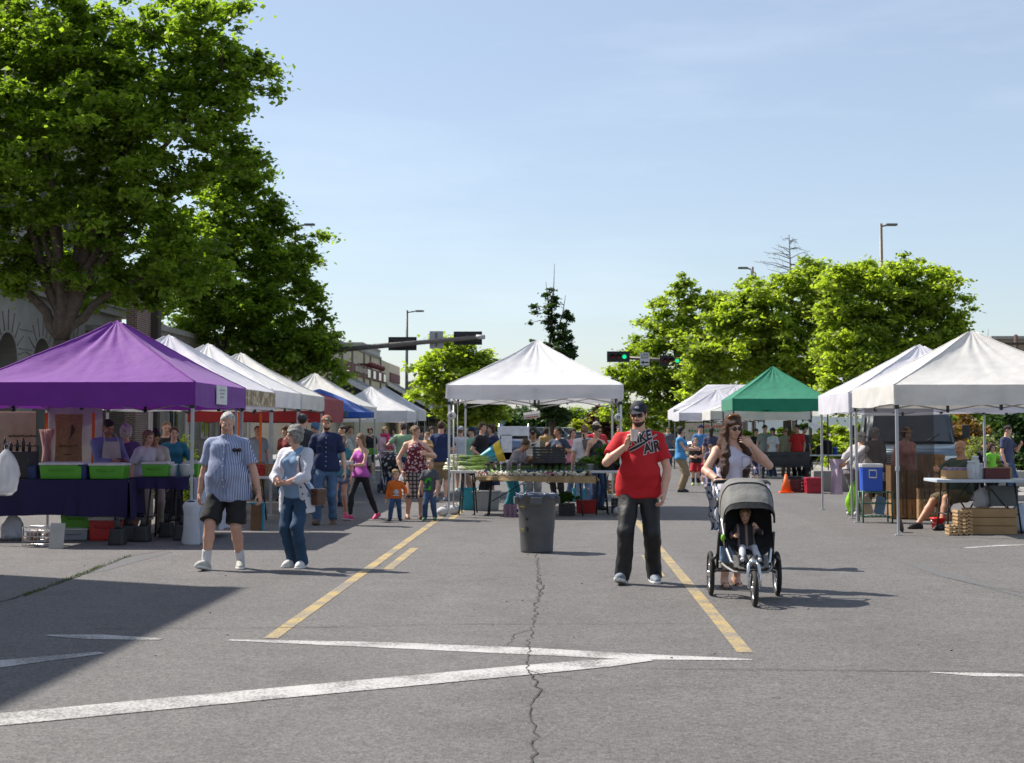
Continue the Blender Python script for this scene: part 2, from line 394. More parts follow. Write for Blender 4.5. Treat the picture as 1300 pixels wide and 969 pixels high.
def hairm(k):
    nm = 'hair_'+k
    if nm in MC: return MC[nm]
    m = mat(nm, HAIRC[k], 0.6, var=0.45, scale=30)
    N = m.node_tree.nodes; L = m.node_tree.links; b = N['Principled BSDF']; tc = N.new('ShaderNodeTexCoord'); mp = N.new('ShaderNodeMapping'); mp.inputs['Scale'].default_value = (150, 150, 14)
    n = N.new('ShaderNodeTexNoise'); n.inputs['Scale'].default_value = 1; n.inputs['Detail'].default_value = 3; L.new(tc.outputs['Object'], mp.inputs[0]); L.new(mp.outputs[0], n.inputs[0])
    bp = N.new('ShaderNodeBump'); bp.inputs['Strength'].default_value = 1.0; bp.inputs['Distance'].default_value = 0.03; L.new(n.outputs[0], bp.inputs['Height']); L.new(bp.outputs[0], b.inputs['Normal'])
    return m
def cloth(name, col, **k):
    k.setdefault('rough', 0.85); k.setdefault('var', 0.10); k.setdefault('bump', 0.35); k.setdefault('bscale', 22); return mat('cloth_'+name, col, **k)
PCOUNT = [0]
def person(label, loc, rz=0, H=1.75, sex='m', sk='fair', W=1.0, belly=0.0, lean=0.0, side=0.0, twist=0.0, age='adult', pz=None, py=0.0,
           wl=None, wr=None, pl=None, pr=None, hl=None, hr=None, curl=(0.5, 0.5), feet=None, kneepole=(0, -1, 0.1), head=(0, 0, 0),
           top=('tee', None), top2=None, bot=('long', None), shoe=None, bare=False, hair=('short', 'brown'), hat=None, glasses=None, beard=None, hem=None,
           q=0, seed=None, group='people at the market', extra=None, socks=None, sock_h=0.16, flare=0.0, buttons=None, face=True, palm=(None, None)):
    """local frame: faces -Y, x is to the right seen from the front; 'l'/'r' are the sides seen from the front. q=1 for the nearest figures"""
    PCOUNT[0] += 1; seed = seed or PCOUNT[0]
    rt = thing('person', label, 'person', loc, R(rz), group)
    S = H/1.75
    prop = {'adult': (0.52, 0.0665, 1.0), 'child': (0.485, 0.082, 0.92), 'toddler': (0.44, 0.105, 1.05)}[age]
    hh = prop[1]*H; P = Vector((0, py, pz if pz is not None else prop[0]*H)); fem = sex == 'f'
    RT = Matrix.Rotation(R(twist), 3, 'Z') @ Matrix.Rotation(R(side), 3, 'Y') @ Matrix.Rotation(R(lean), 3, 'X')
    tl = (H-2*hh*1.0-0.035*H-prop[0]*H)          # pelvis to neck base
    k = tl/0.31
    def T(x, y, z): return P+RT @ Vector((x, y, z))
    Wd = W*H*prop[2]
    zs = [-0.075*H, -0.03*H, 0.0, 0.07*k, 0.13*k, 0.185*k, 0.230*k, 0.266*k, 0.290*k]
    if fem:
        a = [.06, .094, .097, .077, .073, .079, .082, .068, .034]; b = [.045, .066, .070, .056, .054, .060, .060, .050, .036]
    else:
        a = [.06, .085, .090, .086, .085, .090, .093, .078, .036]; b = [.045, .064, .068, .063, .062, .066, .067, .056, .038]
    a = [x*Wd for x in a]; b = [x*Wd for x in b]; cy = [0, 0, 0.0, -belly*.3, -belly*.35, -belly*.15, 0, .004*H, .006*H]
    b = [b[i]+abs(cy[i])*0.8 for i in range(9)]; a = [a[i]+abs(cy[i])*0.45 for i in range(9)]
    shx = (0.088 if fem else 0.099)*H*(0.45+0.55*W)*(0.5+0.5*prop[2]); SH = {}
    for sd_, sg in (('l', -1), ('r', 1)): SH[sd_] = T(sg*shx, 0.004*H, 0.256*k)
    lu, lf = 0.168*H, 0.146*H
    wrist = {}; elbow = {}
    for sd_, sg, wt, pp in (('l', -1, wl, pl), ('r', 1, wr, pr)):
        t = Vector(wt) if wt else Vector((sg*(shx+0.045*H+0.35*max(0, W-1)*0.1*H), -0.03*H, SH[sd_].z-0.30*H))
        elbow[sd_], wrist[sd_] = ik(SH[sd_], t, lu, lf, pp or (sg*0.5, 0.8, -0.3))
    hipx = 0.052*Wd; lt = (prop[0]*H-0.045*H)*0.515; ls = lt*0.99
    feet = feet or {}
    HIP, KN, AN, FD = {}, {}, {}, {}
    for sd_, sg in (('l', -1), ('r', 1)):
        f = feet.get(sd_, (sg*0.055*H, 0.0, 0.0, sg*10, 0))      # x, y, lift, yaw(deg, + to image right), toe pitch
        HIP[sd_] = P+Vector((sg*hipx, 0, -0.015*H)); tgt = Vector((f[0], f[1], 0.047*H+f[2]))
        KN[sd_], AN[sd_] = ik(HIP[sd_], tgt, lt, ls, kneepole if not isinstance(kneepole, dict) else kneepole[sd_])
        Rf = Matrix.Rotation(R(f[3]), 3, 'Z') @ Matrix.Rotation(R(-f[4]), 3, 'X'); FD[sd_] = Rf
    hb = 0.010 if q else 0.018
    # bounding box of the figure
    pts = [P, T(0, 0, tl)]+list(SH.values())+list(wrist.values())+list(elbow.values())+list(KN.values())+list(AN.values())
    lo = Vector([min(p[i] for p in pts) for i in range(3)])-Vector((.24, .26, .14))*max(S, .55); hi = Vector([max(p[i] for p in pts) for i in range(3)])+Vector((.24, .26, .2))*max(S, .55)
    lo.z = max(lo.z, -0.05)
    F = Field(lo, hi, hb)
    F.loft(P, RT, zs, a, b, cy, k=0.03*S)
    ls_ = 1.0*H*(0.55+0.45*W)*(1.0 if age == 'adult' else 1.08)
    for sd_, sg in (('l', -1), ('r', 1)):
        F.cap(T(sg*0.018*H, 0.01*H, 0.282*k), SH[sd_], 0.028*ls_, 0.030*ls_, 0.03*S)
        F.cap(SH[sd_], elbow[sd_], (0.029 if not fem else 0.0245)*ls_, 0.0215*ls_, 0.02*S)
        F.cap(elbow[sd_], elbow[sd_].lerp(wrist[sd_], 0.35), 0.0225*ls_, 0.0235*ls_, 0.015*S); F.cap(elbow[sd_].lerp(wrist[sd_], 0.35), wrist[sd_], 0.0235*ls_, 0.0155*ls_, 0.015*S)
        F.cap(HIP[sd_], KN[sd_], 0.044*ls_, 0.031*ls_, 0.03*S); kn, an = KN[sd_], AN[sd_]
        F.cap(kn, kn.lerp(an, 0.35)+Vector((0, 0.006*H, 0)), 0.031*ls_, 0.032*ls_, 0.02*S); F.cap(kn.lerp(an, 0.35)+Vector((0, 0.006*H, 0)), an, 0.032*ls_, 0.020*ls_, 0.02*S)
        Rf = FD[sd_]; F.cap(an+Rf@Vector((0, 0.02*H, -0.022*H)), an+Rf@Vector((0, -0.075*H, -0.032*H)), 0.020*H, 0.014*H, 0.02*S); F.cap(an, an+Rf@Vector((0, -0.04*H, -0.02*H)), 0.02*H, 0.018*H, 0.02*S)
    if fem and age == 'adult':
        for sg in (-1, 1): F.ell(T(sg*0.042*H, -b[5]*0.85, 0.20*k), (0.036*H*W, 0.032*H*W, 0.036*H), k=0.02)
    if belly: F.ell(T(0, -b[4]*0.55, 0.09*k), (a[3]*0.85, b[3]*0.75+belly*0.3, 0.10*k), k=0.05)
    # neck and head
    NB = T(0, 0.008*H, 0.280*k); HR = RT @ Matrix.Rotation(R(-lean*0.6), 3, 'X') @ Matrix.Rotation(R(head[0]), 3, 'Z') @ Matrix.Rotation(R(head[1]), 3, 'X') @ Matrix.Rotation(R(head[2]), 3, 'Y')
    NT = NB+RT@Vector((0, -0.014*H, 0.070*H)); HC = NT+HR@Vector((0, -0.06*hh, 0.62*hh))
    nr = (0.0325 if not fem else 0.027)*H*(0.6+0.4*W)*(0.8 if age != 'adult' else 1)
    F.cap(NB-Vector((0, 0, 0.02*H)), NT, nr*1.12, nr, 0.025*S)
    parts = [F.mesh()]
    def hp(x, y, z): return HC+HR@Vector((x*hh, y*hh, z*hh))
    hres = 0.0062 if q else 0.011
    F2 = Field(HC-Vector((1.25,)*3)*hh-Vector((0, 0, .3*hh)), HC+Vector((1.25,)*3)*hh, hres)
    F2.cap(NB-Vector((0, 0, 0.0)), NT+HR@Vector((0, 0, hh*.3)), nr*1.12, nr*0.97, 0.01)
    F2.ell(hp(0, .13, .27), (.64*hh, .78*hh, .73*hh), HR, 0.01)
    jw = .50 if not fem else .45
    F2.ell(hp(0, -.12, -.28), (jw*hh, .58*hh, .68*hh), HR, .12*hh); F2.ell(hp(0, -.36, -.74), (.25*hh, .26*hh, .2*hh), HR, .15*hh)
    F2.cap(hp(0, -.66, .04), hp(0, -.84, -.26), .06*hh, .10*hh, .07*hh); F2.cap(hp(-.10, -.72, -.30), hp(.10, -.72, -.30), .07*hh, .07*hh, .05*hh)
    F2.cap(hp(-.28, -.60, .15), hp(.28, -.60, .15), .09*hh, .09*hh, .1*hh)
    for sg in (-1, 1):
        F2.ell(hp(sg*.25, -.78, -.02), (.15*hh, .13*hh, .10*hh), HR, .07*hh, sub=True)
        F2.ell(hp(sg*.30, -.42, -.26), (.20*hh, .22*hh, .18*hh), HR, .12*hh)
        F2.ell(hp(sg*.63, .05, -.05), (.07*hh, .16*hh, .24*hh), HR, .03*hh)
    F2.cap(hp(-.13, -.70, -.50), hp(.13, -.70, -.50), .055*hh, .055*hh, .06*hh)
    F2.cap(hp(-.14, -.79, -.535), hp(.14, -.79, -.535), .018*hh, .018*hh, .03*hh, sub=True)
    parts.append(F2.mesh())
    # hands
    hs = S*(1.0 if age == 'adult' else 1.15)
    for i, (sd_, sg, hd) in enumerate((('l', -1, hl), ('r', 1, hr))):
        d = (Vector(hd).normalized() if hd else (wrist[sd_]-elbow[sd_]).normalized()); pn = Vector(palm[i]) if palm[i] else Vector((-sg, 0.15, 0.1))
        n_ = (pn-d*pn.dot(d)); n_ = n_.normalized() if n_.length > 1e-4 else d.orthogonal().normalized()
        s_ = d.cross(n_); th = Vector((0, -1, 0.45))
        if s_.dot(th) < 0: s_ = -s_
        w0 = wrist[sd_]; M3 = Matrix((s_, d, n_)).transposed(); hf = 0.0045 if q else 0.0075; fr = (0.0082 if q else 0.0095)*hs
        Fh = Field(w0-Vector((.19,)*3)*hs, w0+Vector((.19,)*3)*hs, hf)
        Fh.cap(w0-d*0.03*hs, w0+d*0.02*hs, 0.026*hs, 0.024*hs, 0.015*hs); Fh.ell(w0+d*0.052*hs, (0.041*hs, 0.055*hs, 0.017*hs), M3, 0.015*hs)
        cu = curl[i]
        for j, (ox, L_) in enumerate(((.029, .070), (.010, .079), (-.010, .074), (-.028, .057))):
            p = w0+d*(0.088-abs(ox)*0.18)*hs+s_*ox*hs; ang = 0
            for sgm, fl in enumerate((.45, .32, .25)):
                ang += cu*(0.55, 0.95, 0.6)[sgm]; dv = d*math.cos(ang)+n_*math.sin(ang)+s_*(ox*1.2); dv.normalize(); p2 = p+dv*L_*fl*hs*1.05
                Fh.cap(p, p2, fr*(1.05-.08*sgm), fr*(0.97-.08*sgm), 0.003*hs); p = p2
        p = w0+d*0.028*hs+s_*0.026*hs+n_*0.006*hs; p2 = p+(d*0.72+s_*0.62+n_*0.35)*0.042*hs; p3 = p2+(d*0.9+s_*0.15+n_*(0.35+0.4*cu)).normalized()*0.032*hs
        Fh.cap(p, p2, 0.0135*hs, 0.0105*hs, 0.008*hs); Fh.cap(p2, p3, 0.0105*hs, 0.0085*hs, 0.004)
        parts.append(Fh.mesh())
    V, Q = merge(parts)
    body = rawmesh('body', V, Q, skin(sk), rt, True)
    def gm(Fd, name, m, amp=0.0, f=1.0, rel=1):
        V, Q = Fd.mesh()
        if len(V) == 0: return None
        if rel: V = relax(V, Q, rel)
        if amp: V = folds(V, Q, amp, seed+hash(len(name)) % 50, f)
        return rawmesh(name, V, Q, m, rt, True)
    # tops
    def do_top(spec, off, nm='shirt', opening=False):
        kind, m = spec[0], spec[1]; hz = (hem if hem is not None else -0.035*H)
        if kind in ('coat',): hz = -0.14*H
        Fg = Field(lo, hi, hb); zz = list(zs); aa = [x+off for x in a]; bb = [x+off for x in b]
        zz2 = [hz-0.001]+[z for z in zz if z > hz]; aa2 = [np.interp(z, zz, aa) for z in zz2]; bb2 = [np.interp(z, zz, bb) for z in zz2]; cc2 = [np.interp(z, zz, cy) for z in zz2]
        mn = max(a[2]+off*1.3, 0.052*Wd+0.048*H*(0.55+0.45*W)+0.040*S+flare); mnb = flare+max(b[2]+off*1.2, 0.050*H*(0.55+0.45*W)+0.050*S); tuck = kind in ('tank', 'fit') or fem
        for i_, z in enumerate(zz2):
            if z < 0.02*k: aa2[i_] = max(aa2[i_], mn); bb2[i_] = max(bb2[i_], mnb, b[3]*.9+off)
            elif z < 0.10*k and not tuck: aa2[i_] = max(aa2[i_], mn*.97); bb2[i_] = max(bb2[i_], mnb)
            if kind not in ('tank', 'fit') and z < 0.15*k: aa2[i_] = max(aa2[i_], a[5]*0.94+off)
        if kind == 'tank': aa2[-1] = a[6]*.45; aa2[-2] = a[6]*.62; aa2[-3] = a[6]*.80; zz2[-1] -= .006*H
        Fg.loft(P, RT, zz2, aa2, bb2, cc2, k=0.02)
        if kind == 'tank':
            for sg in (-1, 1): Fg.cap(T(sg*0.044*H, -.022*H, 0.250*k), T(sg*0.040*H, 0.03*H, 0.262*k), 0.022*H, 0.022*H, 0.015)
        if fem and age == 'adult':
            for sg in (-1, 1): Fg.ell(T(sg*0.042*H, -b[5]*0.85, 0.20*k), (0.036*H*W+off, 0.032*H*W+off, 0.036*H+off), k=0.03)
        if belly: Fg.ell(T(0, -b[4]*0.55, 0.09*k), (a[3]*0.85+off, b[3]*0.75+belly*0.3+off, 0.10*k+off), k=0.05, cuts=[(T(0, 0, hz), RT@Vector((0, 0, -1)))])
        if kind != 'tank':
            for sd_, sg in (('l', -1), ('r', 1)):
                Fg.cap(T(sg*0.018*H, 0.008*H, 0.280*k), SH[sd_], 0.028*ls_+off*.7, 0.031*ls_+off, 0.03*S)
                dv = (elbow[sd_]-SH[sd_]).normalized()
                if kind in ('long', 'coat'):
                    Fg.cap(SH[sd_], elbow[sd_], 0.031*ls_+off, 0.026*ls_+off*.8, 0.025*S); d2 = (wrist[sd_]-elbow[sd_]).normalized()
                    Fg.cap(elbow[sd_], wrist[sd_], 0.026*ls_+off*.8, 0.019*ls_+off*.7, 0.02*S, cuts=[(wrist[sd_]-d2*0.005, d2)])
                elif kind != 'vest':
                    e_ = SH[sd_].lerp(elbow[sd_], 0.80 if kind == 'shirt' else 0.70); Fg.cap(SH[sd_], e_+dv*0.05, 0.031*ls_+off, (0.030*ls_+off*1.7), 0.025*S, cuts=[(e_, dv)])
        if kind in ('shirt', 'polo'):
            NBv = T(0, 0.0, 0.286*k); Fg.cap(NBv, NBv+RT@Vector((0, 0, 0.018*H)), nr*1.45, nr*1.32, 0.01, cuts=[(NBv+RT@Vector((0, 0, 0.020*H)), RT@Vector((0, 0.5, 1)))])
        if opening:
            c0 = T(0, -0.12*H, 0.31*k); c1 = T(0, -0.16*H, -0.2*H); Fg.cap(c0, c1, 0.062*H, 0.115*H, 0.015, sub=True)
        return gm(Fg, nm, m, 0.0085*S if q else 0.007*S, .9)
    sh = None
    if top[0] != 'none': sh = do_top(top, 0.013*S if age == 'adult' else 0.010, {'long': 'sweater', 'tank': 'tank_top', 'tee': 't_shirt', 'dress': 'dress_top'}.get(top[0], 'shirt'))
    if top2: do_top(top2, 0.024*S, 'cardigan', True)
    # bottoms
    kind, bm_ = bot
    if kind != 'none':
        Fg = Field(lo, hi, hb); off = 0.012*S
        zz2 = [-0.085*H, -0.03*H, 0.0, 0.045*H]; Fg.loft(P, RT if lean < 60 else Matrix.Identity(3), zz2, [a[0]+off*2, a[1]+off, a[2]+off, a[3]+off*.6+0.004], [b[0]+off*2, b[1]+off, b[2]+off, b[3]+off*.3], [0]*4, k=0.02)
        if kind in ('skirt', 'longskirt', 'widecapri'):
            L_ = {'skirt': 0.22, 'longskirt': 0.36, 'widecapri': 0.30}[kind]*H; wS = 1.25 if kind == 'skirt' else 1.3
            Fg.loft(P, Matrix.Identity(3), [-L_, -L_*.5, -0.02*H], [a[2]*wS, a[2]*1.15, a[2]+off], [b[2]*wS*1.15, b[2]*1.2, b[2]+off], [0]*3, k=0.02, e=2)
        else:
            fr_ = {'long': 1.0, 'loose': 1.0, 'leggings': 0.93, 'shorts': 0.60, 'capri': 0.62, 'short': 0.35}[kind]
            for sd_ in 'lr':
                kn, an, hp_ = KN[sd_], AN[sd_], HIP[sd_]; lo_ = {'leggings': 0.006, 'loose': 0.022, 'shorts': 0.024, 'short': 0.02}.get(kind, 0.017)*S
                tv = (kn-hp_).normalized(); sv = (an-kn).normalized()
                if kind in ('shorts', 'short'):
                    f_ = 0.93 if kind == 'shorts' else 0.45; e_ = hp_.lerp(kn, f_); Fg.cap(hp_, e_+tv*0.06, 0.046*ls_+lo_, 0.042*ls_+lo_*1.4, 0.03*S, cuts=[(e_, tv)])
                else:
                    Fg.cap(hp_, kn, 0.046*ls_+lo_*.8, 0.033*ls_+lo_, 0.03*S)
                    if kind == 'leggings': Fg.cap(kn, kn.lerp(an, .4), .033*ls_+lo_, .033*ls_+lo_, .02*S); Fg.cap(kn.lerp(an, .4), kn.lerp(an, .97), .033*ls_+lo_, .02*ls_+lo_, .02*S)
                    else:
                        e_ = kn.lerp(an, 0.55 if kind == 'capri' else 1.10 if q else 1.05); Fg.cap(kn, e_+sv*0.03, 0.033*ls_+lo_, (0.027*ls_+lo_*1.15), 0.02*S, cuts=[(e_, sv)])
        if top[0] in ('tee', 'shirt', 'long', 'polo') and not fem: Fg.clip(P+RT@Vector((0, 0, (hem if hem is not None else -0.035*H)+.085)), RT@Vector((0, 0, 1)))
        gm(Fg, {'skirt': 'skirt', 'longskirt': 'skirt', 'shorts': 'shorts', 'short': 'shorts', 'leggings': 'leggings'}.get(kind, 'trousers'), bm_, 0.007*S if kind != 'leggings' else 0.003*S, 1.1)
    # shoes
    if shoe and not bare:
        for sd_ in 'lr':
            an, Rf = AN[sd_], FD[sd_]; Fg = Field(an-Vector((.2, .2, .12))*S, an+Vector((.2, .2, .1))*S, 0.007 if q else 0.013)
            bot_p = an+Rf@Vector((0, 0, -0.047*H)); dn = Rf@Vector((0, 0, -1)); cut = [(bot_p, dn)]
            Fg.cap(an+Rf@Vector((0, 0.024*H, -0.028*H)), an+Rf@Vector((0, -0.06*H, -0.030*H)), 0.025*H, 0.027*H, 0.02, cuts=cut); Fg.cap(an+Rf@Vector((0, -0.06*H, -0.030*H)), an+Rf@Vector((0, -0.09*H, -0.034*H)), 0.027*H, 0.019*H, 0.02, cuts=cut)
            Fg.cap(an+Rf@Vector((0, 0.004*H, -0.002*H)), an+Rf@Vector((0, -0.05*H, -0.022*H)), 0.026*H, 0.022*H, 0.02, cuts=cut+[(an+Rf@Vector((0, 0, 0.010*H)), Rf@Vector((0, 0.2, 1)))])
            so = gm(Fg, 'shoe', shoe if not isinstance(shoe, tuple) else shoe[0], 0)
            if q or isinstance(shoe, tuple):
                Fs = Field(an-Vector((.2, .2, .12))*S, an+Vector((.2, .2, .1))*S, 0.007 if q else 0.012); c2 = [(bot_p+dn*0.002, dn), (bot_p-dn*0.024*S, -dn)]
                Fs.cap(an+Rf@Vector((0, 0.025*H, -0.03*H)), an+Rf@Vector((0, -0.06*H, -0.032*H)), 0.028*H, 0.030*H, 0.01, cuts=c2); Fs.cap(an+Rf@Vector((0, -0.06*H, -0.032*H)), an+Rf@Vector((0, -0.092*H, -0.036*H)), 0.030*H, 0.021*H, 0.01, cuts=c2)
                s2 = gm(Fs, 'sole', shoe[1] if isinstance(shoe, tuple) else mat('sole_white', (.7, .69, .66), .7), 0, rel=0)
                if s2 and so: s2.parent = so
    if bare:
        for sd_ in 'lr':
            an, Rf = AN[sd_], FD[sd_]; b_ = MB(); b_.box((0, 0, 0), (0.085*S, 0.25*S, 0.018), bev=0.006); 
            for sx in (-1, 1): b_.tube([(0, -.07*S, .035*S), (sx*.02*S, -.045*S, .05*S), (sx*.043*S, -.01*S, .008)], 0.006*S, 6)
            o_ = b_.build('sandal', mat('sandal', (.12, .07, .05), .7), rt); o_.matrix_local = Matrix.Translation(an+Rf@Vector((0, -0.03*H, -0.042*H))) @ Rf.to_4x4()
    if socks:
        for sd_ in 'lr':
            kn, an = KN[sd_], AN[sd_]; Fg = Field(an-Vector((.1,)*3), an+Vector((.1, .1, sock_h+.08)), 0.01); d_ = (kn-an).normalized(); e_ = an+d_*sock_h*S
            Fg.cap(an, e_+d_*0.03, 0.024*ls_+.004, 0.027*ls_+.004, 0.01, cuts=[(e_, d_)]); gm(Fg, 'sock', socks, 0.002)
    # hair
    st, hc = hair[0], hair[1]
    if st != 'bald':
        Fg = Field(HC-Vector((2.1, 2.1, 5.6 if 'long' in st else 2.4))*hh, HC+Vector((2.0, 2.0, 1.6))*hh, 0.008 if q else 0.013)
        t_ = {'thin': .03, 'short': .07, 'bob': .15, 'curly': .20, 'long': .12, 'pony': .06, 'bun': .06, 'crop': .05}.get(st.replace('_long', ''), .10)
        nrm = HR@Vector((0, -0.70, -0.72)); thr = {'bob': -.30, 'long': -.34, 'curly': -.22, 'thin': .10}.get(st, -.12)
        Fg.ell(hp(0, .15, .28), ((.65+t_)*hh, (.79+t_)*hh, (.74+t_)*hh), HR, 0.01, cuts=[(hp(0, -.02 - thr*0.2, thr*0.9-.04), nrm)])
        if st in ('bob', 'curly'):
            Fg.ell(hp(0, .22, -.12), ((.68+t_*.8)*hh, (.62+t_)*hh, .78*hh), HR, .1*hh, cuts=[(hp(0, -.16, 0), HR@Vector((0, -1, 0)))])
        if st == 'long':
            for sg in (-1, 1):
                Fg.cap(hp(sg*.52, -.10, .45), hp(sg*.74, .0, -.9), .22*hh, .22*hh, .12*hh, cuts=[(hp(0, -.46, 0), HR@Vector((0, -1, 0)))]); Fg.cap(hp(sg*.74, .0, -.9), hp(sg*1.0, -.75, -2.2), .26*hh, .42*hh, .2*hh); Fg.cap(hp(sg*1.0, -.75, -2.2), hp(sg*(1.25 if sg < 0 else .85), -1.15, -3.5), .42*hh, .36*hh, .2*hh); Fg.cap(hp(sg*(1.25 if sg < 0 else .85), -1.15, -3.5), hp(sg*(1.35 if sg < 0 else .8), -1.1, -4.6), .36*hh, .08*hh, .14*hh); Fg.cap(hp(sg*.6, .3, -.3), hp(sg*1.2, .35, -2.9), .4*hh, .42*hh, .2*hh)
            Fg.cap(hp(0, .5, .2), hp(0, .75, -3.0), .55*hh, .5*hh, .2*hh)
        if st == 'longback':
            Fg.cap(hp(0, .3, .1), hp(0, .62, -1.9), .58*hh, .42*hh, .2*hh); Fg.cap(hp(0, .62, -1.9), hp(0.1, .6, -2.7), .42*hh, .2*hh, .2*hh)
        if st == 'pony': Fg.cap(hp(0, .85, .35), hp(0, 1.15, -.3), .2*hh, .22*hh, .1*hh); Fg.cap(hp(0, 1.15, -.3), hp(0, 1.05, -1.2), .22*hh, .08*hh, .1*hh)
        if st == 'bun': Fg.ell(hp(0, .75, .75), (.32*hh,)*3, HR, .1*hh)
        V, Q_ = Fg.mesh()
        if len(V):
            V = relax(V, Q_, 1); V = folds(V, Q_, (.07 if st == 'curly' else .022 if st == 'long' else .034)*hh*3*(.5 if st == 'thin' else 1), seed, 2.6 if st != 'long' else 2.2, 0.2 if st.startswith('long') or st == 'bob' else .8); rawmesh('hair', V, Q_, hairm(hc), rt, True)
    if beard:
        Fg = Field(HC-Vector((1, 1.2, 1.3))*hh, HC+Vector((1, 1, 1))*hh, 0.007 if q else 0.012)
        Fg.ell(hp(0, -.13, -.34), ((jw+.03)*hh, .62*hh, .68*hh), HR, .01, cuts=[(hp(0, 0, -.42), HR@Vector((0, -.25, 1)))]); Fg.ell(hp(0, -.38, -.76), (.28*hh, .30*hh, .25*hh), HR, .12*hh)
        Fg.cap(hp(-.16, -.74, -.42), hp(.16, -.74, -.42), .04*hh, .04*hh, .02); gm(Fg, 'beard', hairm(beard), 0.002, 2)
    if face:
        em = mat('eye_dark', (.02, .014, .01), .15, var=0); ew = mat('eye_white', (.6, .57, .53), .3, var=0)
        if not glasses or glasses != 'sun':
            for sg in (-1, 1):
                b_ = MB(); b_.ell((0, 0, 0), (.085*hh, .07*hh, .052*hh), 2, HR); e = b_.build('eye', ew if q else em, rt); e.location = hp(sg*.25, -.665, -.01)
                if q: b_ = MB(); b_.ell((0, 0, 0), (.040*hh, .03*hh, .042*hh), 2, HR); e2 = b_.build('iris', em, rt); e2.parent = e; e2.location = HR@Vector((0, -.05*hh, 0))
        for sg in (-1, 1):
            b_ = MB(); b_.tube([hp(sg*.12, -.70, .13), hp(sg*.27, -.69, .19), hp(sg*.40, -.60, .13)], [.02*hh, .03*hh, .012*hh], 6); b_.build('eyebrow', hairm(hc), rt)
        b_ = MB(); b_.tube([hp(-.17, -.715, -.52), hp(-.06, -.762, -.49), hp(0, -.765, -.50), hp(.06, -.762, -.49), hp(.17, -.715, -.52)], [.008*hh, .033*hh, .036*hh, .033*hh, .008*hh], 6)
        b_.tube([hp(-.14, -.71, -.56), hp(0, -.765, -.60), hp(.14, -.71, -.56)], [.008*hh, .042*hh, .008*hh], 6); b_.build('lips', mat('lips_'+sk, tuple(c*f for c, f in zip(SKIN[sk], (.85, .55, .6))), .45, var=0.05), rt)
    if glasses:
        b_ = MB(); lm = mat('lens_dark', (.03, .012, .01), .08, var=0) if glasses == 'sun' else mat('lens_clear', (.25, .27, .28), .1, alpha=.25)
        for sg in (-1, 1):
            b_.ell(hp(sg*.26, -.76, -.03), (.205*hh, .05*hh, .155*hh), 2, HR)
        b_.build('lens', lm, rt); b_ = MB()
        b_.tube([hp(-.10, -.80, .03), hp(0, -.84, .05), hp(.10, -.80, .03)], .022*hh, 6)
        for sg in (-1, 1): b_.tube([hp(sg*.42, -.74, .04), hp(sg*.58, -.60, .05), hp(sg*.66, .0, .05)], .022*hh, 6); b_.tube([hp(sg*.08, -.79, .10), hp(sg*.26, -.82, .14), hp(sg*.45, -.75, .08)], .02*hh, 6)
        b_.build('glasses_frame', mat('glasses_frame', (.02, .015, .012), .3, var=0), rt)
    if hat:
        hk, hm = hat[0], hat[1]; Fg = Field(HC-Vector((2.1,)*3)*hh, HC+Vector((2.1,)*3)*hh, 0.007 if q else 0.013)
        dn = HR@Vector((0, -.10, -1)); Fg.ell(hp(0, .13, .34), (.74*hh, .88*hh, .80*hh), HR, .01, cuts=[(hp(0, -.1, .30), dn)])
        if hk == 'cap':
            Fg.ell(hp(0, -.85, .26), (.52*hh, .62*hh, .05*hh), HR @ Matrix.Rotation(R(12), 3, 'X'), .05*hh)
        else: Fg.ell(hp(0, .05, .32), (1.28*hh, 1.4*hh, .055*hh), HR, .08*hh)
        gm(Fg, 'hat', hm, 0.0)
        if hk == 'cap' and len(hat) > 2:
            b_ = MB(); b_.ell(hp(0, -.74, .62), (.20*hh, .05*hh, .13*hh), 2, HR @ Matrix.Rotation(R(-28), 3, 'X')); b_.build('cap_badge', hat[2], rt)
    info = dict(root=rt, wrist=wrist, elbow=elbow, sh=SH, HC=HC, HR=HR, hh=hh, T=T, P=P, shirt=sh, kn=KN, an=AN, hp=hp, H=H)
    return info
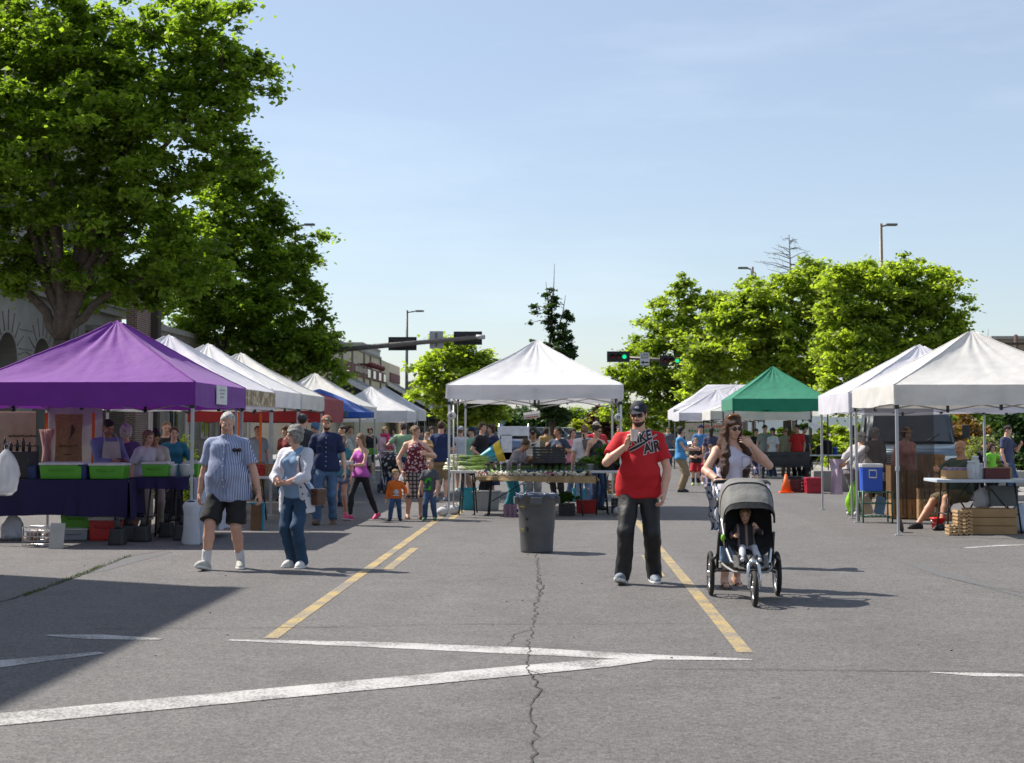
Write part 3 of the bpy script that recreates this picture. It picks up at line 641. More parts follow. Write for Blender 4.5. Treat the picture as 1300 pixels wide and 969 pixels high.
# ---------------------------------------------------------------- ground
def asphalt():
    m = bpy.data.materials.new('asphalt'); m.use_nodes = True; N = m.node_tree.nodes; L = m.node_tree.links; b = N['Principled BSDF']; b.inputs['Roughness'].default_value = 0.85
    tc = N.new('ShaderNodeTexCoord')
    def noise(sc, det=4, ro=.6):
        n = N.new('ShaderNodeTexNoise'); n.inputs['Scale'].default_value = sc; n.inputs['Detail'].default_value = det; n.inputs['Roughness'].default_value = ro; L.new(tc.outputs['Object'], n.inputs[0]); return n.outputs[0]
    def mr(x, a, b_, c, d):
        n = N.new('ShaderNodeMapRange'); n.inputs[1].default_value = a; n.inputs[2].default_value = b_; n.inputs[3].default_value = c; n.inputs[4].default_value = d; L.new(x, n.inputs[0]); return n.outputs[0]
    def mul(a, b_):
        n = N.new('ShaderNodeMath'); n.operation = 'MULTIPLY'; L.new(a, n.inputs[0]); L.new(b_, n.inputs[1]); return n.outputs[0]
    v = N.new('ShaderNodeTexVoronoi'); v.inputs['Scale'].default_value = 58; L.new(tc.outputs['Object'], v.inputs['Vector'])
    sp = N.new('ShaderNodeSeparateXYZ'); L.new(v.outputs['Color'], sp.inputs[0])
    f = mul(mul(mr(noise(.35, 5), .3, .7, .92, 1.08), mr(noise(2.3, 6, .7), .3, .7, .90, 1.10)), mul(mr(sp.outputs[0], 0, 1, .68, 1.36), mr(noise(160, 2), .3, .7, .78, 1.22)))
    f = mul(f, mr(noise(.9, 3), .60, .64, 1, .90)); f = mul(f, mr(noise(3.1, 2), .70, .73, 1, .84)); v3 = N.new('ShaderNodeTexVoronoi'); v3.inputs['Scale'].default_value = 1.1; L.new(tc.outputs['Object'], v3.inputs['Vector']); f = mul(f, mr(v3.outputs['Distance'], .025, .045, .62, 1))
    # wheel-worn bands along the street
    mp = N.new('ShaderNodeMapping'); mp.inputs['Scale'].default_value = (.55, .03, 1); L.new(tc.outputs['Object'], mp.inputs[0]); n4 = N.new('ShaderNodeTexNoise'); n4.inputs['Scale'].default_value = 1.6; L.new(mp.outputs[0], n4.inputs[0])
    f = mul(f, mr(n4.outputs[0], .35, .65, .93, 1.07))
    sc = N.new('ShaderNodeVectorMath'); sc.operation = 'SCALE'; sc.inputs[0].default_value = (.118, .1095, .104); L.new(f, sc.inputs['Scale']); L.new(sc.outputs[0], b.inputs['Base Color'])
    bp = N.new('ShaderNodeBump'); bp.inputs['Strength'].default_value = .55; bp.inputs['Distance'].default_value = .008; L.new(v.outputs['Distance'], bp.inputs['Height']); L.new(bp.outputs[0], b.inputs['Normal'])
    return m
M_ASPH = asphalt()
def sheet(name, pts, z, m):
    b = MB(); b.quad([(x, y, z) for x, y in pts]); return struct(b.build(name, m))
M_CONC = mat('concrete', (.30, .285, .26), .85, var=.15, scale=1.5, bump=.3, bscale=60)
M_GRASS = mat('grass_ground', (.07, .11, .03), .9, var=.4, scale=3)
sheet('ground', [(-600, -40), (600, -40), (600, 1500), (-600, 1500)], -0.012, mat('earth', (.16, .14, .10), .95, var=.3, scale=.1))
sheet('road', [(-60, -30), (60, -30), (60, 300), (-60, 300)], 0.0, M_ASPH)
for sx in (-1, 1):
    b = MB(); b.box((sx*13.2, 65, .065), (7.0, 66, .13), bev=.02); struct(b.build('pavement', M_CONC))
b = MB(); b.box((-26, 140, .06), (30, 60, .12)); struct(b.build('lawn', M_GRASS))
b = MB(); b.box((24, 140, .06), (26, 60, .12)); struct(b.build('lawn', M_GRASS))
sheet('lawn_far', [(-14, 96), (14, 96), (14, 150), (-14, 150)], .006, mat('dry_grass', (.17, .19, .07), .95, var=.35, scale=.5))
def wornpaint(name, col, thr=.42):
    m = bpy.data.materials.new(name); m.use_nodes = True; N = m.node_tree.nodes; L = m.node_tree.links; b = N['Principled BSDF']; b.inputs['Roughness'].default_value = .75
    tc = N.new('ShaderNodeTexCoord'); n = N.new('ShaderNodeTexNoise'); n.inputs['Scale'].default_value = 42; n.inputs['Detail'].default_value = 8; n.inputs['Roughness'].default_value = .8; L.new(tc.outputs['Object'], n.inputs[0])
    n2 = N.new('ShaderNodeTexNoise'); n2.inputs['Scale'].default_value = 2.5; n2.inputs['Detail'].default_value = 5; L.new(tc.outputs['Object'], n2.inputs[0])
    ad = N.new('ShaderNodeMath'); ad.operation = 'MULTIPLY_ADD'; ad.inputs[1].default_value = .5; L.new(n2.outputs[0], ad.inputs[0]); L.new(n.outputs[0], ad.inputs[2])
    r = N.new('ShaderNodeMapRange'); r.inputs[1].default_value = thr+.2; r.inputs[2].default_value = thr+.34; L.new(ad.outputs[0], r.inputs[0])
    x = N.new('ShaderNodeMixRGB'); x.inputs[1].default_value = (col[0], col[1], col[2], 1); x.inputs[2].default_value = (.17, .16, .15, 1); L.new(r.outputs[0], x.inputs[0]); L.new(x.outputs[0], b.inputs['Base Color'])
    return m
M_YEL = wornpaint('road_paint_yellow', (.42, .30, .11), .49); M_WHT = wornpaint('road_paint_white', (.48, .46, .44), .49)
def strip(name, pts, ws, m, z=.003, jag=0.0, seed=1):
    """ground ribbon through world points, given half widths"""
    rs = random.Random(seed); P_ = []
    for i in range(len(pts)-1):
        a, c = Vector(pts[i][:2]), Vector(pts[i+1][:2]); n = max(1, int((c-a).length/.09)) if jag else max(1, int((c-a).length/1.0))
        for k in range(n): P_.append((a.lerp(c, k/n), ws[i]+(ws[i+1]-ws[i])*k/n))
    P_.append((Vector(pts[-1][:2]), ws[-1])); b = MB(); prev = None
    for i, (p, w_) in enumerate(P_):
        q0 = P_[max(i-1, 0)][0]; q1 = P_[min(i+1, len(P_)-1)][0]; t = (q1-q0).normalized(); n = Vector((-t.y, t.x)); off = n*rs.uniform(-jag, jag); ww = w_*(rs.uniform(.5, 1.4) if jag else 1)
        a = b.bm.verts.new((*(p+n*ww+off), z)); c = b.bm.verts.new((*(p-n*ww+off), z))
        if prev: b.bm.faces.new((prev[0], prev[1], c, a))
        prev = (a, c)
    return struct(b.build(name, m))
gp = lambda *l: [G(x, y) for x, y in l]
XL = (G(350, 806).x+G(555, 660).x)/2; XR = (G(945, 828).x+G(815, 670).x)/2
yn = G(345, 811).y
strip('yellow_line', [(XL, yn), (XL, 60)], [.055, .055], M_YEL)
strip('yellow_line', [(XR, G(948, 829).y), (XR, 60)], [.055, .055], M_YEL)
xd = (G(490, 722).x+G(531, 695).x)/2
for k in range(4): strip('yellow_dash', [(xd, G(490, 723).y+k*9.1), (xd, G(490, 723).y+k*9.1+2.9)], [.055, .055], M_YEL)
xd2 = G(816, 700).x
for k in range(4): strip('yellow_dash', [(xd2, G(816, 722).y-.9+k*9.1), (xd2, G(816, 722).y-.9+k*9.1+2.6)], [.055, .055], M_YEL)
strip('white_line', gp((290, 813), (480, 819), (668, 827), (800, 834), (955, 838)), [.03, .13, .15, .13, .03], M_WHT)
strip('white_line', gp((825, 838), (760, 843), (660, 852), (500, 867), (360, 880), (180, 897), (-60, 920)), [.05, .15, .17, .17, .17, .17, .17], M_WHT, z=.0045)
strip('white_line', gp((60, 807), (120, 809), (205, 812)), [.03, .12, .04], M_WHT)
strip('white_line', gp((-80, 851), (0, 843), (130, 829)), [.16, .15, .05], M_WHT)
strip('white_line', gp((1180, 854), (1240, 857), (1300, 858)), [.01, .07, .05], M_WHT)
strip('white_line', gp((1225, 696), (1270, 693), (1330, 691)), [.04, .08, .08], M_WHT)
M_CRK = mat('crack_tar', (.05, .047, .045), .95, var=.3)
strip('pavement_crack', gp((678, 640), (680, 700), (684, 735), (682, 765), (674, 800), (668, 835), (670, 852), (684, 872), (677, 900), (681, 980)), [.002, .004, .005, .0045, .003, .0045, .004, .005, .003, .004], M_CRK, z=.0065, jag=.026, seed=4)
strip('pavement_crack', gp((684, 735), (690, 745), (683, 760)), [.003, .006, .003], M_CRK, z=.0075, jag=.02, seed=14)
strip('pavement_crack', gp((674, 800), (655, 806), (640, 822)), [.004, .003, .0015], M_CRK, z=.0075, jag=.02, seed=24)
strip('pavement_crack', gp((670, 852), (690, 860), (712, 858), (735, 866)), [.004, .003, .003, .001], M_CRK, z=.0075, jag=.02, seed=25)
strip('pavement_joint', gp((120, 799), (400, 797), (560, 793), (900, 792)), [.004, .006, .005, .003], M_CRK, z=.0065, jag=.006, seed=5)
strip('pavement_joint', gp((800, 849), (1000, 851), (1200, 853), (1420, 854)), [.003, .006, .007, .006], M_CRK, z=.0065, jag=.006, seed=6)
strip('pavement_joint', gp((1150, 722), (1250, 745), (1340, 760)), [.002, .004, .003], M_CRK, z=.0065, jag=.008, seed=8)
strip('gutter_joint', gp((-60, 783), (0, 765), (55, 748), (110, 728), (165, 706), (210, 699)), [.012, .011, .011, .011, .010, .004], M_CRK, z=.0065, jag=.012, seed=7)
# faint tyre rub on the right, and a patch of newer asphalt on the left
M_PATCH = mat('asphalt_patch', (.115, .112, .112), .88, var=.25, scale=30, bump=.3, bscale=90)
strip('asphalt_patch', gp((112, 728), (125, 724), (165, 711), (215, 701)), [.02, .10, .16, .05], M_PATCH, z=.002)
strip('tyre_mark', gp((1145, 712), (1200, 730), (1310, 760)), [.05, .10, .03], M_PATCH, z=.002)
# grass in the joint
rs = np.random.RandomState(3); V = []; Q = []
path = [G(*p) for p in ((30, 757), (55, 748), (100, 731), (112, 727), (130, 719), (165, 706))]
for i in range(1500):
    s = rs.rand(); k = int(s*(len(path)-1)*.999); f = s*(len(path)-1)-k; p = path[k].lerp(path[k+1], f); x, y = p.x+rs.normal()*.014, p.y+rs.normal()*.014
    if rs.rand() < .3+.5*abs(math.sin(s*9)): continue
    h = rs.uniform(.01, .04); a = rs.rand()*6.3; n0 = len(V); dx, dy = .004*math.cos(a), .004*math.sin(a)
    V += [(x-dx, y-dy, 0), (x+dx, y+dy, 0), (x+rs.normal()*.012, y+rs.normal()*.012, h)]; Q.append((n0, n0+1, n0+2))
tag(rawmesh('grass', V, Q, mat('grass_blade', (.08, .13, .02), .8, var=.3, trans=.3)), 'thin line of green grass growing in the gutter joint', 'grass', kind='stuff')
# litter specks and small stones on the asphalt
rs = np.random.RandomState(9); b = MB()
for i in range(38):
    p = G(rs.uniform(60, 1280), rs.uniform(690, 860)); r = rs.uniform(.005, .012); b.ell((p.x, p.y, r*.5), (r, r*.8, r*.6), 1)
tag(b.build('gravel', mat('gravel', (.2, .19, .17), .9)), 'small stones scattered on the asphalt', 'gravel', kind='stuff')
# ---------------------------------------------------------------- buildings
M_STONE = mat('limestone', (.30, .275, .235), .85, var=.16, scale=1.2, bump=.25, bscale=20); M_STONED = mat('limestone_joint', (.19, .17, .145), .9, var=.1)
M_GLASS = mat('window_glass', (.025, .03, .035), .08, var=.1, coat=.5); M_FRAMED = mat('window_frame_dark', (.05, .045, .04), .5)
def facade_x(X, y0, y1, z0, z1, th, openings, m, name, parent):
    """wall in the plane x=X (front face), holes given as (yc, w, zbot, ztop, arched)"""
    b = MB(); ys = sorted(openings); cur = y0
    def bx(ya, yb, za, zb):
        if yb-ya > .01 and zb-za > .01: b.box((X-th/2, (ya+yb)/2, (za+zb)/2), (th, yb-ya, zb-za))
    for (yc, w_, zb, zt, ar) in ys:
        bx(cur, yc-w_/2, z0, z1); bx(yc-w_/2, yc+w_/2, z0, zb)
        if not ar: bx(yc-w_/2, yc+w_/2, zt, z1)
        else:
            n = 14; r = w_/2; zs_ = zt-r
            for k in range(n):
                a0 = math.pi-k*math.pi/n; a1 = math.pi-(k+1)*math.pi/n; p0 = (yc+r*math.cos(a0), zs_+r*math.sin(a0)); p1 = (yc+r*math.cos(a1), zs_+r*math.sin(a1))
                b.poly([(X, p0[0], p0[1]), (X, p1[0], p1[1]), (X, p1[0], z1), (X, p0[0], z1)], -th, (1, 0, 0))
        cur = yc+w_/2
    bx(cur, y1, z0, z1)
    return b.build(name, m, parent)
XB = -14.5
def stone_building():
    bd = thing('stone_building', 'pale limestone building with round ground floor arches behind the biggest left tree', 'building', (XB, 40, 0))
    inv = Matrix.Translation((-XB, -40, 0))
    y0, y1 = 33.5, 47.5; ops = [(35.1+i*2.55, 1.35, .4, 4.1, True) for i in range(5)]
    fl = facade_x(XB, y0, y1, 0, 5.2, .7, ops, M_STONE, 'wall', bd)
    ops2 = [(35.1+i*2.55, 1.2, 7.0, 9.4, False) for i in range(5)]
    up = facade_x(XB-.15, y0, y1, 5.6, 12.0, .55, ops2, M_STONE, 'wall', bd)
    b = MB(); b.box((XB-6, (y0+y1)/2, 6), (10.4, y1-y0, 12)); bk = b.build('wall', M_STONE, bd)
    b = MB()
    for z, d, h in ((5.2, .28, .22), (5.42, .42, .16), (11.9, .5, .3), (12.2, .7, .25), (6.7, .1, .16)): b.box((XB-.2+d/2, (y0+y1)/2, z+h/2), (.4+d, y1-y0+.1+d, h))
    cor = b.build('cornice', M_STONE, bd)
    b = MB()   # joints of the rusticated stone, radial round the arches
    for z in [.6+.52*i for i in range(8)]:
        for (yc, w_, zb, zt, ar) in ops: 
            ya, yb = yc+w_/2+.12, yc+2.55-w_/2-.12
            if yb < y1: b.box((XB+.004, (ya+yb)/2, z), (.02, yb-ya, .03))
    for (yc, w_, zb, zt, ar) in ops:
        zc = zt-w_/2
        for k in range(9):
            a = math.pi*(k+.5)/9; p0 = Vector((XB+.006, yc+math.cos(a)*w_*.55, zc+math.sin(a)*w_*.55)); p1 = Vector((XB+.006, yc+math.cos(a)*w_*.92, zc+math.sin(a)*w_*.95)); b.tube([p0, p1], .018, 4)
    jt = b.build('stone_joint', M_STONED, bd)
    obs = [fl, up, bk, cor, jt]
    for yc, w_, zb, zt, ar in ops+ops2:
        b = MB(); b.box((XB-.5 if ar else XB-.45, yc, (zb+zt)/2), (.03, w_, zt-zb)); g = b.build('window', M_GLASS, bd)
        b = MB(); x = (XB-.5 if ar else XB-.45)+.04
        b.box((x, yc, (zb+zt)/2), (.05, .07, zt-zb)); b.box((x, yc, zb+(zt-zb)*.6), (.05, w_, .07)); f = b.build('window_frame', M_FRAMED, g); obs += [g]
    for o in obs: o.location = (-XB, -40, 0)
    bd.scale = (1.276,)*3; bd.location = (XB*1.276, 51.04, -.42)
stone_building()
def simple_block(label, name, X0, X1, Y0, Y1, Hh, m, wins=(), wm=None, cat='building', band=None, brick=False):
    bd = thing(name, label, cat, ((X0+X1)/2, (Y0+Y1)/2, 0)); o = Vector(((X0+X1)/2, (Y0+Y1)/2, 0))
    b = MB(); b.box(Vector(((X0+X1)/2, (Y0+Y1)/2, Hh/2))-o, (X1-X0, Y1-Y0, Hh)); b.build('wall', m, bd)
    b = MB(); b.box(Vector(((X0+X1)/2, (Y0+Y1)/2, Hh+.08))-o, (X1-X0+.16, Y1-Y0+.16, .22)); b.build('roof_coping', mat('coping', (.35, .32, .28), .8), bd)
    for (x, y, z, dx, dy, dz) in wins:
        b = MB(); b.box(Vector((x, y, z))-o, (dx, dy, dz)); g = b.build('window', wm or M_GLASS, bd)
        b = MB(); e = .06
        if dx < dy:
            for s in (-1, 1): b.box(Vector((x, y+s*(dy/2), z))-o, (dx+.06, e, dz+e)); b.box(Vector((x, y, z+s*dz/2))-o, (dx+.05, dy, e))
            b.box(Vector((x, y, z))-o, (dx+.04, .05, dz))
        else:
            for s in (-1, 1): b.box(Vector((x+s*(dx/2), y, z))-o, (e, dy+.06, dz+e)); b.box(Vector((x, y, z+s*dz/2))-o, (dx, dy+.05, e))
        b.build('window_frame', mat('window_frame_pale', (.4, .38, .34), .6), g)
    return bd
M_BRICK = mat('brick', (.20, .085, .055), .9, var=.15, scale=2, pattern=('brick', .22, .075, .012), col2=(.3, .27, .24))
M_BRICKT = mat('brick_tan', (.26, .19, .13), .9, var=.15, scale=2, pattern=('brick', .22, .075, .012), col2=(.3, .28, .25))
# the block just outside the frame whose shadow falls over the lower left of the road
wn_ = []
for yy in range(5): 
    for zz in range(3): wn_.append((-12.69, 4+yy*3.0, 2.4+zz*3.1, .06, 1.3, 1.7))
HB = 10.6
sh_len = (HB+.19)/math.tan(SUN_EL)/math.hypot(SDX, SDY); xs_edge = -3.13; ys_edge = 14.08
simple_block('red brick block at the kerb just left of the picture', 'brick_building', -26, xs_edge+sh_len*SDX, ys_edge-10+sh_len*SDY-8, ys_edge+sh_len*SDY, HB, M_BRICK, [(xs_edge+sh_len*SDX+.02, ys_edge-7+i*3.2, 2.4+j*3.1, .06, 1.3, 1.7) for i in range(4) for j in range(3)])
a0 = GX(158, 52); a1 = GX(184, 52)
simple_block('narrow red brick tower rising behind the biggest left tree', 'brick_tower', a0, a1-.35, 52, 54.5, A(170, 372, 52).z, M_BRICK)
simple_block('low tan brick building seen over the white canopies', 'low_brick_building', -28, -15.6, 56, 72, A(190, 423, 58).z, M_BRICKT, [(-15.58, 58+i*2.6, 2.2, .06, 1.5, 2) for i in range(5)])
pl_ = thing('utility_post', 'dark square post between the brick tower and the tree foliage', 'post', (GX(194, 54), 54, 0)); b = MB(); b.box((0, 0, 4), (.42, .42, 8), bev=.02).box((0, 0, 8.1), (.6, .6, .2)); b.build('post_shaft', mat('post_dark', (.07, .05, .04), .8), pl_)
def mall():
    XM = -15.0; ya, yb = 88, 122
    zt = lambda px, py: A(px, py, 15.0/abs(GX(px, 1.0))*1.0).z
    bd = thing('shop_building', 'beige panelled shop building with maroon window band beyond the left tents', 'building', (XM, 100, 0)); o = Vector((XM, 100, 0))
    M_BE = mat('panel_beige', (.55, .47, .35), .85, var=.12, scale=1.2); M_MA = mat('panel_maroon', (.13, .025, .03), .7, var=.15); M_GR = mat('metal_grey', (.16, .155, .15), .6, var=.12)
    def yat(px): return XM/GX(px, 1.0)
    def seg(pa, pb, top_a, zb=0, out=0, m=M_BE, nm='wall'):
        y_a, y_b = yat(pa), yat(pb); b = MB(); b.box(Vector((XM-3+out/2, (y_a+y_b)/2, (top_a+zb)/2))-o, (6+out, y_b-y_a, top_a-zb)); return b.build(nm, m, bd)
    z1 = A(489, 459, yat(489)).z; z0 = A(430, 441, yat(430)).z; zz = max(z0, z1)
    seg(418, 489, zz); z2 = A(509, 466, yat(509)).z; seg(491, 510, z2, out=-.2)
    # coping, piers, maroon band, windows
    b = MB()
    for px in (433, 446, 461, 469, 482): b.box(Vector((XM+.03, yat(px), zz-1.9))-o, (.16, .35, 3.8))
    b.build('pier', mat('pier', (.22, .19, .15), .85), bd)
    zb0 = A(446, 476, yat(446)).z; zb1 = A(446, 461, yat(446)).z; seg(424, 488, zb1, zb0, out=.10, m=M_MA, nm='fascia'); 
    seg(497, 509, A(503, 475, yat(503)).z, A(503, 486, yat(503)).z, out=-.1, m=M_MA, nm='fascia')
    for px in (466, 473, 480, 486):
        y_ = yat(px); b = MB(); b.box(Vector((XM+.12, y_, (zb0+zb1)/2))-o, (.05, 1.5, (zb1-zb0)*.72)); b.build('window', M_GLASS, bd)
    # raised lettering on fascia, too small to read
    b = MB(); rr = random.Random(3)
    for i in range(9): b.box(Vector((XM+.13, yat(449)+i*.75, (zb0+zb1)/2+.1))-o, (.05, .45, rr.uniform(.3, .55)))
    b.build('fascia_lettering', mat('letter_pale', (.5, .42, .36), .7), bd)
    for i, px in enumerate((453, 457, 461, 465, 469)):
        b = MB(); y_ = yat(px); b.box(Vector((XM+.5, y_, zz-1.0))-o, (1.0, .08, .08)); b.ell(Vector((XM+1.0, y_, zz-1.05))-o, (.22, .3, .22)); b.build('wall_lamp', M_MA, bd)
    b = MB(); b.box(Vector((XM-3, yat(450), zz+.08))-o, (6.2, yat(489)-yat(418), .2)); b.build('roof_coping', M_GR, bd)
    # big sloping shed awnings
    for pa, pb, pt, pe in ((429, 477, (427, 478), (470, 508)), (490, 512, (492, 488), (545, 535))):
        y_ = yat(pt[0]); top = A(pt[0], pt[1], y_); ye = y_
        # lower outer edge nearer to the street
        xe = XM+5.2; 
        b = MB(); yl = y_; yr = y_+9; zlo = 2.6; zh = top.z
        P0, P1, P2, P3 = Vector((XM, yl, zh)), Vector((xe, yl, zlo)), Vector((xe, yr, zlo)), Vector((XM, yr, zh))
        b.poly([p-o for p in (P0, P1, P2, P3)], .18, (0, 0, 1)); aw = b.build('awning', M_GR, bd)
        b = MB(); b.poly([p-o for p in (P0+Vector((0, -.04, .25)), P1+Vector((0, -.04, .25)), P1+Vector((0, -.04, -.1)), P0+Vector((0, -.04, -.1)))], .1, (0, -1, 0)); b.build('awning_edge', mat('edge_white', (.62, .62, .62), .6), aw)
        b = MB(); b.poly([p-o for p in (P0+Vector((0, .05, -.1)), P1+Vector((0, .05, -.1)), Vector((XM, yl+.05, zlo-.1)))], .1, (0, 1, 0)); b.build('awning_gable', mat('gable_dark', (.03, .028, .028), .8), aw)
mall()
M_BG2 = mat('render_beige', (.36, .31, .25), .85)
simple_block('low beige building with maroon trim half hidden by the round green tree', 'corner_shop', GX(516, 128), GX(575, 128), 128, 140, A(530, 487, 128).z, M_BG2, [(GX(525+i*12, 128), 127.97, 2.6, 1.0, .06, 1.4) for i in range(4)], M_GLASS)
simple_block('flat roofed grey building behind the signal arm on the left', 'flat_roof_building', GX(372, 150), GX(459, 150), 150, 165, A(430, 437, 150).z, mat('wall_pale', (.42, .40, .37), .85), [(GX(385+i*14, 150), 149.97, 8.0, 1.4, .06, 1.3) for i in range(5)])
simple_block('distant tan building with stepped roof at the right edge', 'distant_building', GX(1262, 110), GX(1390, 110), 110, 120, A(1280, 430, 110).z, mat('wall_tan', (.25, .19, .13), .85), [(GX(1272+i*18, 110), 109.97, 5.5, 1.4, .06, 1.3) for i in range(4)])
# far hills
b = MB(); N_ = 60
for i in range(N_):
    x0 = -700+i*1400/N_; x1 = x0+1400/N_; h = lambda x: 14+9*mnoise.noise(Vector((x*.006, 3, 0)))
    b.quad([(x0, 1100, -2), (x1, 1100, -2), (x1, 1130, h(x1)), (x0, 1130, h(x0))])
struct(b.build('hills', mat('hill', (.12, .15, .16), .95, scale=.02), smooth=True))
# ---------------------------------------------------------------- trees
def leaves(cl, n, size, seed, flat=.5, aspect=.62, k=4):
    """cl: array of clumps (x,y,z,r); returns quads"""
    rs = np.random.RandomState(seed); cl = np.array(cl); w_ = cl[:, 3]**2; idx = rs.choice(len(cl), n, p=w_/w_.sum())
    d = rs.normal(size=(n, 3)); d /= np.linalg.norm(d, axis=1)[:, None]; rad = rs.rand(n)**(1/2.0)
    rad = np.abs(rs.normal(size=n))*.55; P_ = cl[idx, :3]+d*(rad*cl[idx, 3])[:, None]*np.array([1.15, 1.15, .62]); P_[:, 2] -= .12*cl[idx, 3]*rad
    nn = rs.normal(size=(n, 3)); nn[:, 2] = np.abs(nn[:, 2])*(1+flat)+flat; nn /= np.linalg.norm(nn, axis=1)[:, None]
    t = np.cross(nn, rs.normal(size=(n, 3))); t /= np.linalg.norm(t, axis=1)[:, None]; u = np.cross(nn, t)
    s = size*rs.uniform(.6, 1.35, n)[:, None]
    V = np.stack([P_-t*s, P_-u*s*aspect+nn*s*.15, P_+t*s, P_+u*s*aspect+nn*s*.15], 1).reshape(-1, 3); Q = np.arange(n*4).reshape(n, 4)
    return V, Q
def clumps(lobes, n, seed, rc=(.35, .75), shell=.45):
    rs = np.random.RandomState(seed); L_ = np.array(lobes, float); vol = L_[:, 3]*L_[:, 4]*L_[:, 5]; vol = vol**.8; out = []
    while len(out) < n:
        l = L_[rs.choice(len(L_), p=vol/vol.sum())]; d = rs.normal(size=3); d /= np.linalg.norm(d); r = rs.rand()**shell
        wob = 1+.34*mnoise.noise(Vector(d*1.7)+Vector((seed, l[0], 0)))
        p = l[:3]+d*r*wob*l[3:6]*(1.0 if rs.rand() < .9 else 1.18); rr = rs.uniform(*rc)*(1.1-.35*r); out.append((p[0], p[1], p[2], rr))
    return out
def tree(label, base, lobes, nc, nl, size, lm, trunk_r=.2, fork=2.5, seed=1, bark=None, rc=(.35, .75), shell=.45, group=None, name='tree', limbs=6, trunk_top=None, multi=False):
    b0 = Vector(base); t = thing(name, label, 'tree', b0, 0, group); lob = [(l[0]-b0.x, l[1]-b0.y, l[2]-b0.z, l[3], l[4], l[5]) for l in lobes]; rs = random.Random(seed)
    cl = clumps(lob, nc, seed, rc, shell); V, Q = leaves(cl, nl, size, seed); rawmesh('crown', V, Q, lm, t)
    b = MB(); zf = fork; fk = Vector((rs.uniform(-.1, .1), 0, zf)); b.tube([(0, 0, -.05), (0, 0, .15), (fk.x*.4, 0, zf*.5), fk], [trunk_r*1.5, trunk_r*1.1, trunk_r, trunk_r*.92], 10)
    nodes = []
    order = sorted(range(len(lob)), key=lambda i: -lob[i][3])
    for i in order[:max(limbs, 3)]:
        l = Vector(lob[i][:3]); mid = Vector((fk.x+(l.x-fk.x)*.28, fk.y+(l.y-fk.y)*.28, fk.z+(l.z-fk.z)*.6))+Vector((rs.uniform(-.3, .3), rs.uniform(-.3, .3), rs.uniform(-.1, .5)))*(l-fk).length*.12; n_ = 9; pts = []
        for k in range(n_+1):
            u = k/n_; p = fk*(1-u)**2+mid*2*u*(1-u)+l*u*u; p += Vector((mnoise.noise(p*1.3+Vector((seed, 0, 0))), mnoise.noise(p*1.3+Vector((0, seed, 0))), 0))*.22*(1 if 0 < k else 0); pts.append(p)
        b.tube(pts, [trunk_r*(.62-.5*k/n_) for k in range(n_+1)], 7); nodes += [(p, trunk_r*(.62-.5*k/n_)) for k, p in enumerate(pts) if k > 2]
    for c in rs.sample(cl, min(len(cl), 110)):
        c = Vector(c[:3]); p, r = min(nodes, key=lambda q: (q[0]-c).length+rs.random()*.5); m = p.lerp(c, .5)+Vector((rs.uniform(-.2, .2), rs.uniform(-.2, .2), .15)); b.tube([p, m, c], [min(r*.5, .05), .022, .008], 5)
    b.build('trunk', bark or mat('bark', (.085, .065, .05), .95, var=.3, scale=8, bump=.8, bscale=14), t)
    return t
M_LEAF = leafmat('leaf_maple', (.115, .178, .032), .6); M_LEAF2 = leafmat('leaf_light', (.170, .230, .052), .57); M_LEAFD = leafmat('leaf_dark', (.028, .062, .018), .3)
M_LEAFY = leafmat('leaf_yellow', (.16, .19, .02)); M_LEAFR = leafmat('leaf_maroon', (.05, .02, .022), .3); M_LEAFB = leafmat('leaf_dry', (.16, .095, .035), .3)
def lobe(px, py, Y, rpx, rz=None, ry=None, dy=0):
    p = A(px, py, Y); r = rpx/FPX*Y; return (p.x, Y+dy, p.z, r, ry or min(r*1.15, 2.4), (rz/FPX*Y if rz else r*.85))
Y1 = 38
tree('largest leafy maple overhanging the purple canopy at the left', (GX(78, Y1), Y1, 0), [lobe(40, 40, Y1, 120, 90), lobe(150, 55, Y1, 110, 80, dy=.5), lobe(250, 45, Y1, 75, 50), lobe(-60, 150, Y1, 130, 120), lobe(70, 170, Y1, 120, 100, dy=-.8), lobe(190, 150, Y1, 110, 90, dy=-.4), lobe(300, 90, Y1, 52, 40), lobe(335, 100, Y1, 28, 22), lobe(270, 130, Y1, 60, 45), lobe(60, 275, Y1, 120, 70), lobe(190, 260, Y1, 95, 75), lobe(-90, 290, Y1, 100, 90), lobe(120, 350, Y1, 90, 40, dy=.6), lobe(240, 330, Y1, 70, 50), lobe(20, 340, Y1, 45, 30), lobe(290, 8, Y1, 34, 20), lobe(255, 215, Y1, 55, 40), lobe(305, 185, Y1, 40, 32), lobe(325, 228, Y1, 30, 24), lobe(200, 360, Y1, 60, 35)],
     1250, 165000, .086, M_LEAF, .26, 3.9, seed=11, limbs=12, rc=(.24, .62), shell=.42)
Y2 = 62
tree('second maple whose foliage drops over the row of white canopies', (GX(285, Y2), Y2, 0), [lobe(300, 300, Y2, 80, 60), lobe(235, 330, Y2, 60, 60), lobe(360, 340, Y2, 50, 38), lobe(325, 390, Y2, 85, 50), lobe(395, 430, Y2, 38, 34), lobe(250, 400, Y2, 50, 35), lobe(350, 445, Y2, 62, 28), lobe(400, 385, Y2, 22, 22), lobe(290, 245, Y2, 42, 30), lobe(335, 275, Y2, 34, 28), lobe(412, 465, Y2, 26, 14), lobe(300, 215, Y2, 46, 34), lobe(425, 474, Y2, 18, 14), lobe(385, 470, Y2, 34, 18), lobe(418, 440, Y2, 16, 18), lobe(398, 330, Y2, 16, 12), lobe(405, 300, Y2, 10, 10)],
     700, 90000, .112, M_LEAF, .2, 3.4, seed=12, limbs=8, rc=(.3, .8))
Y3 = 78
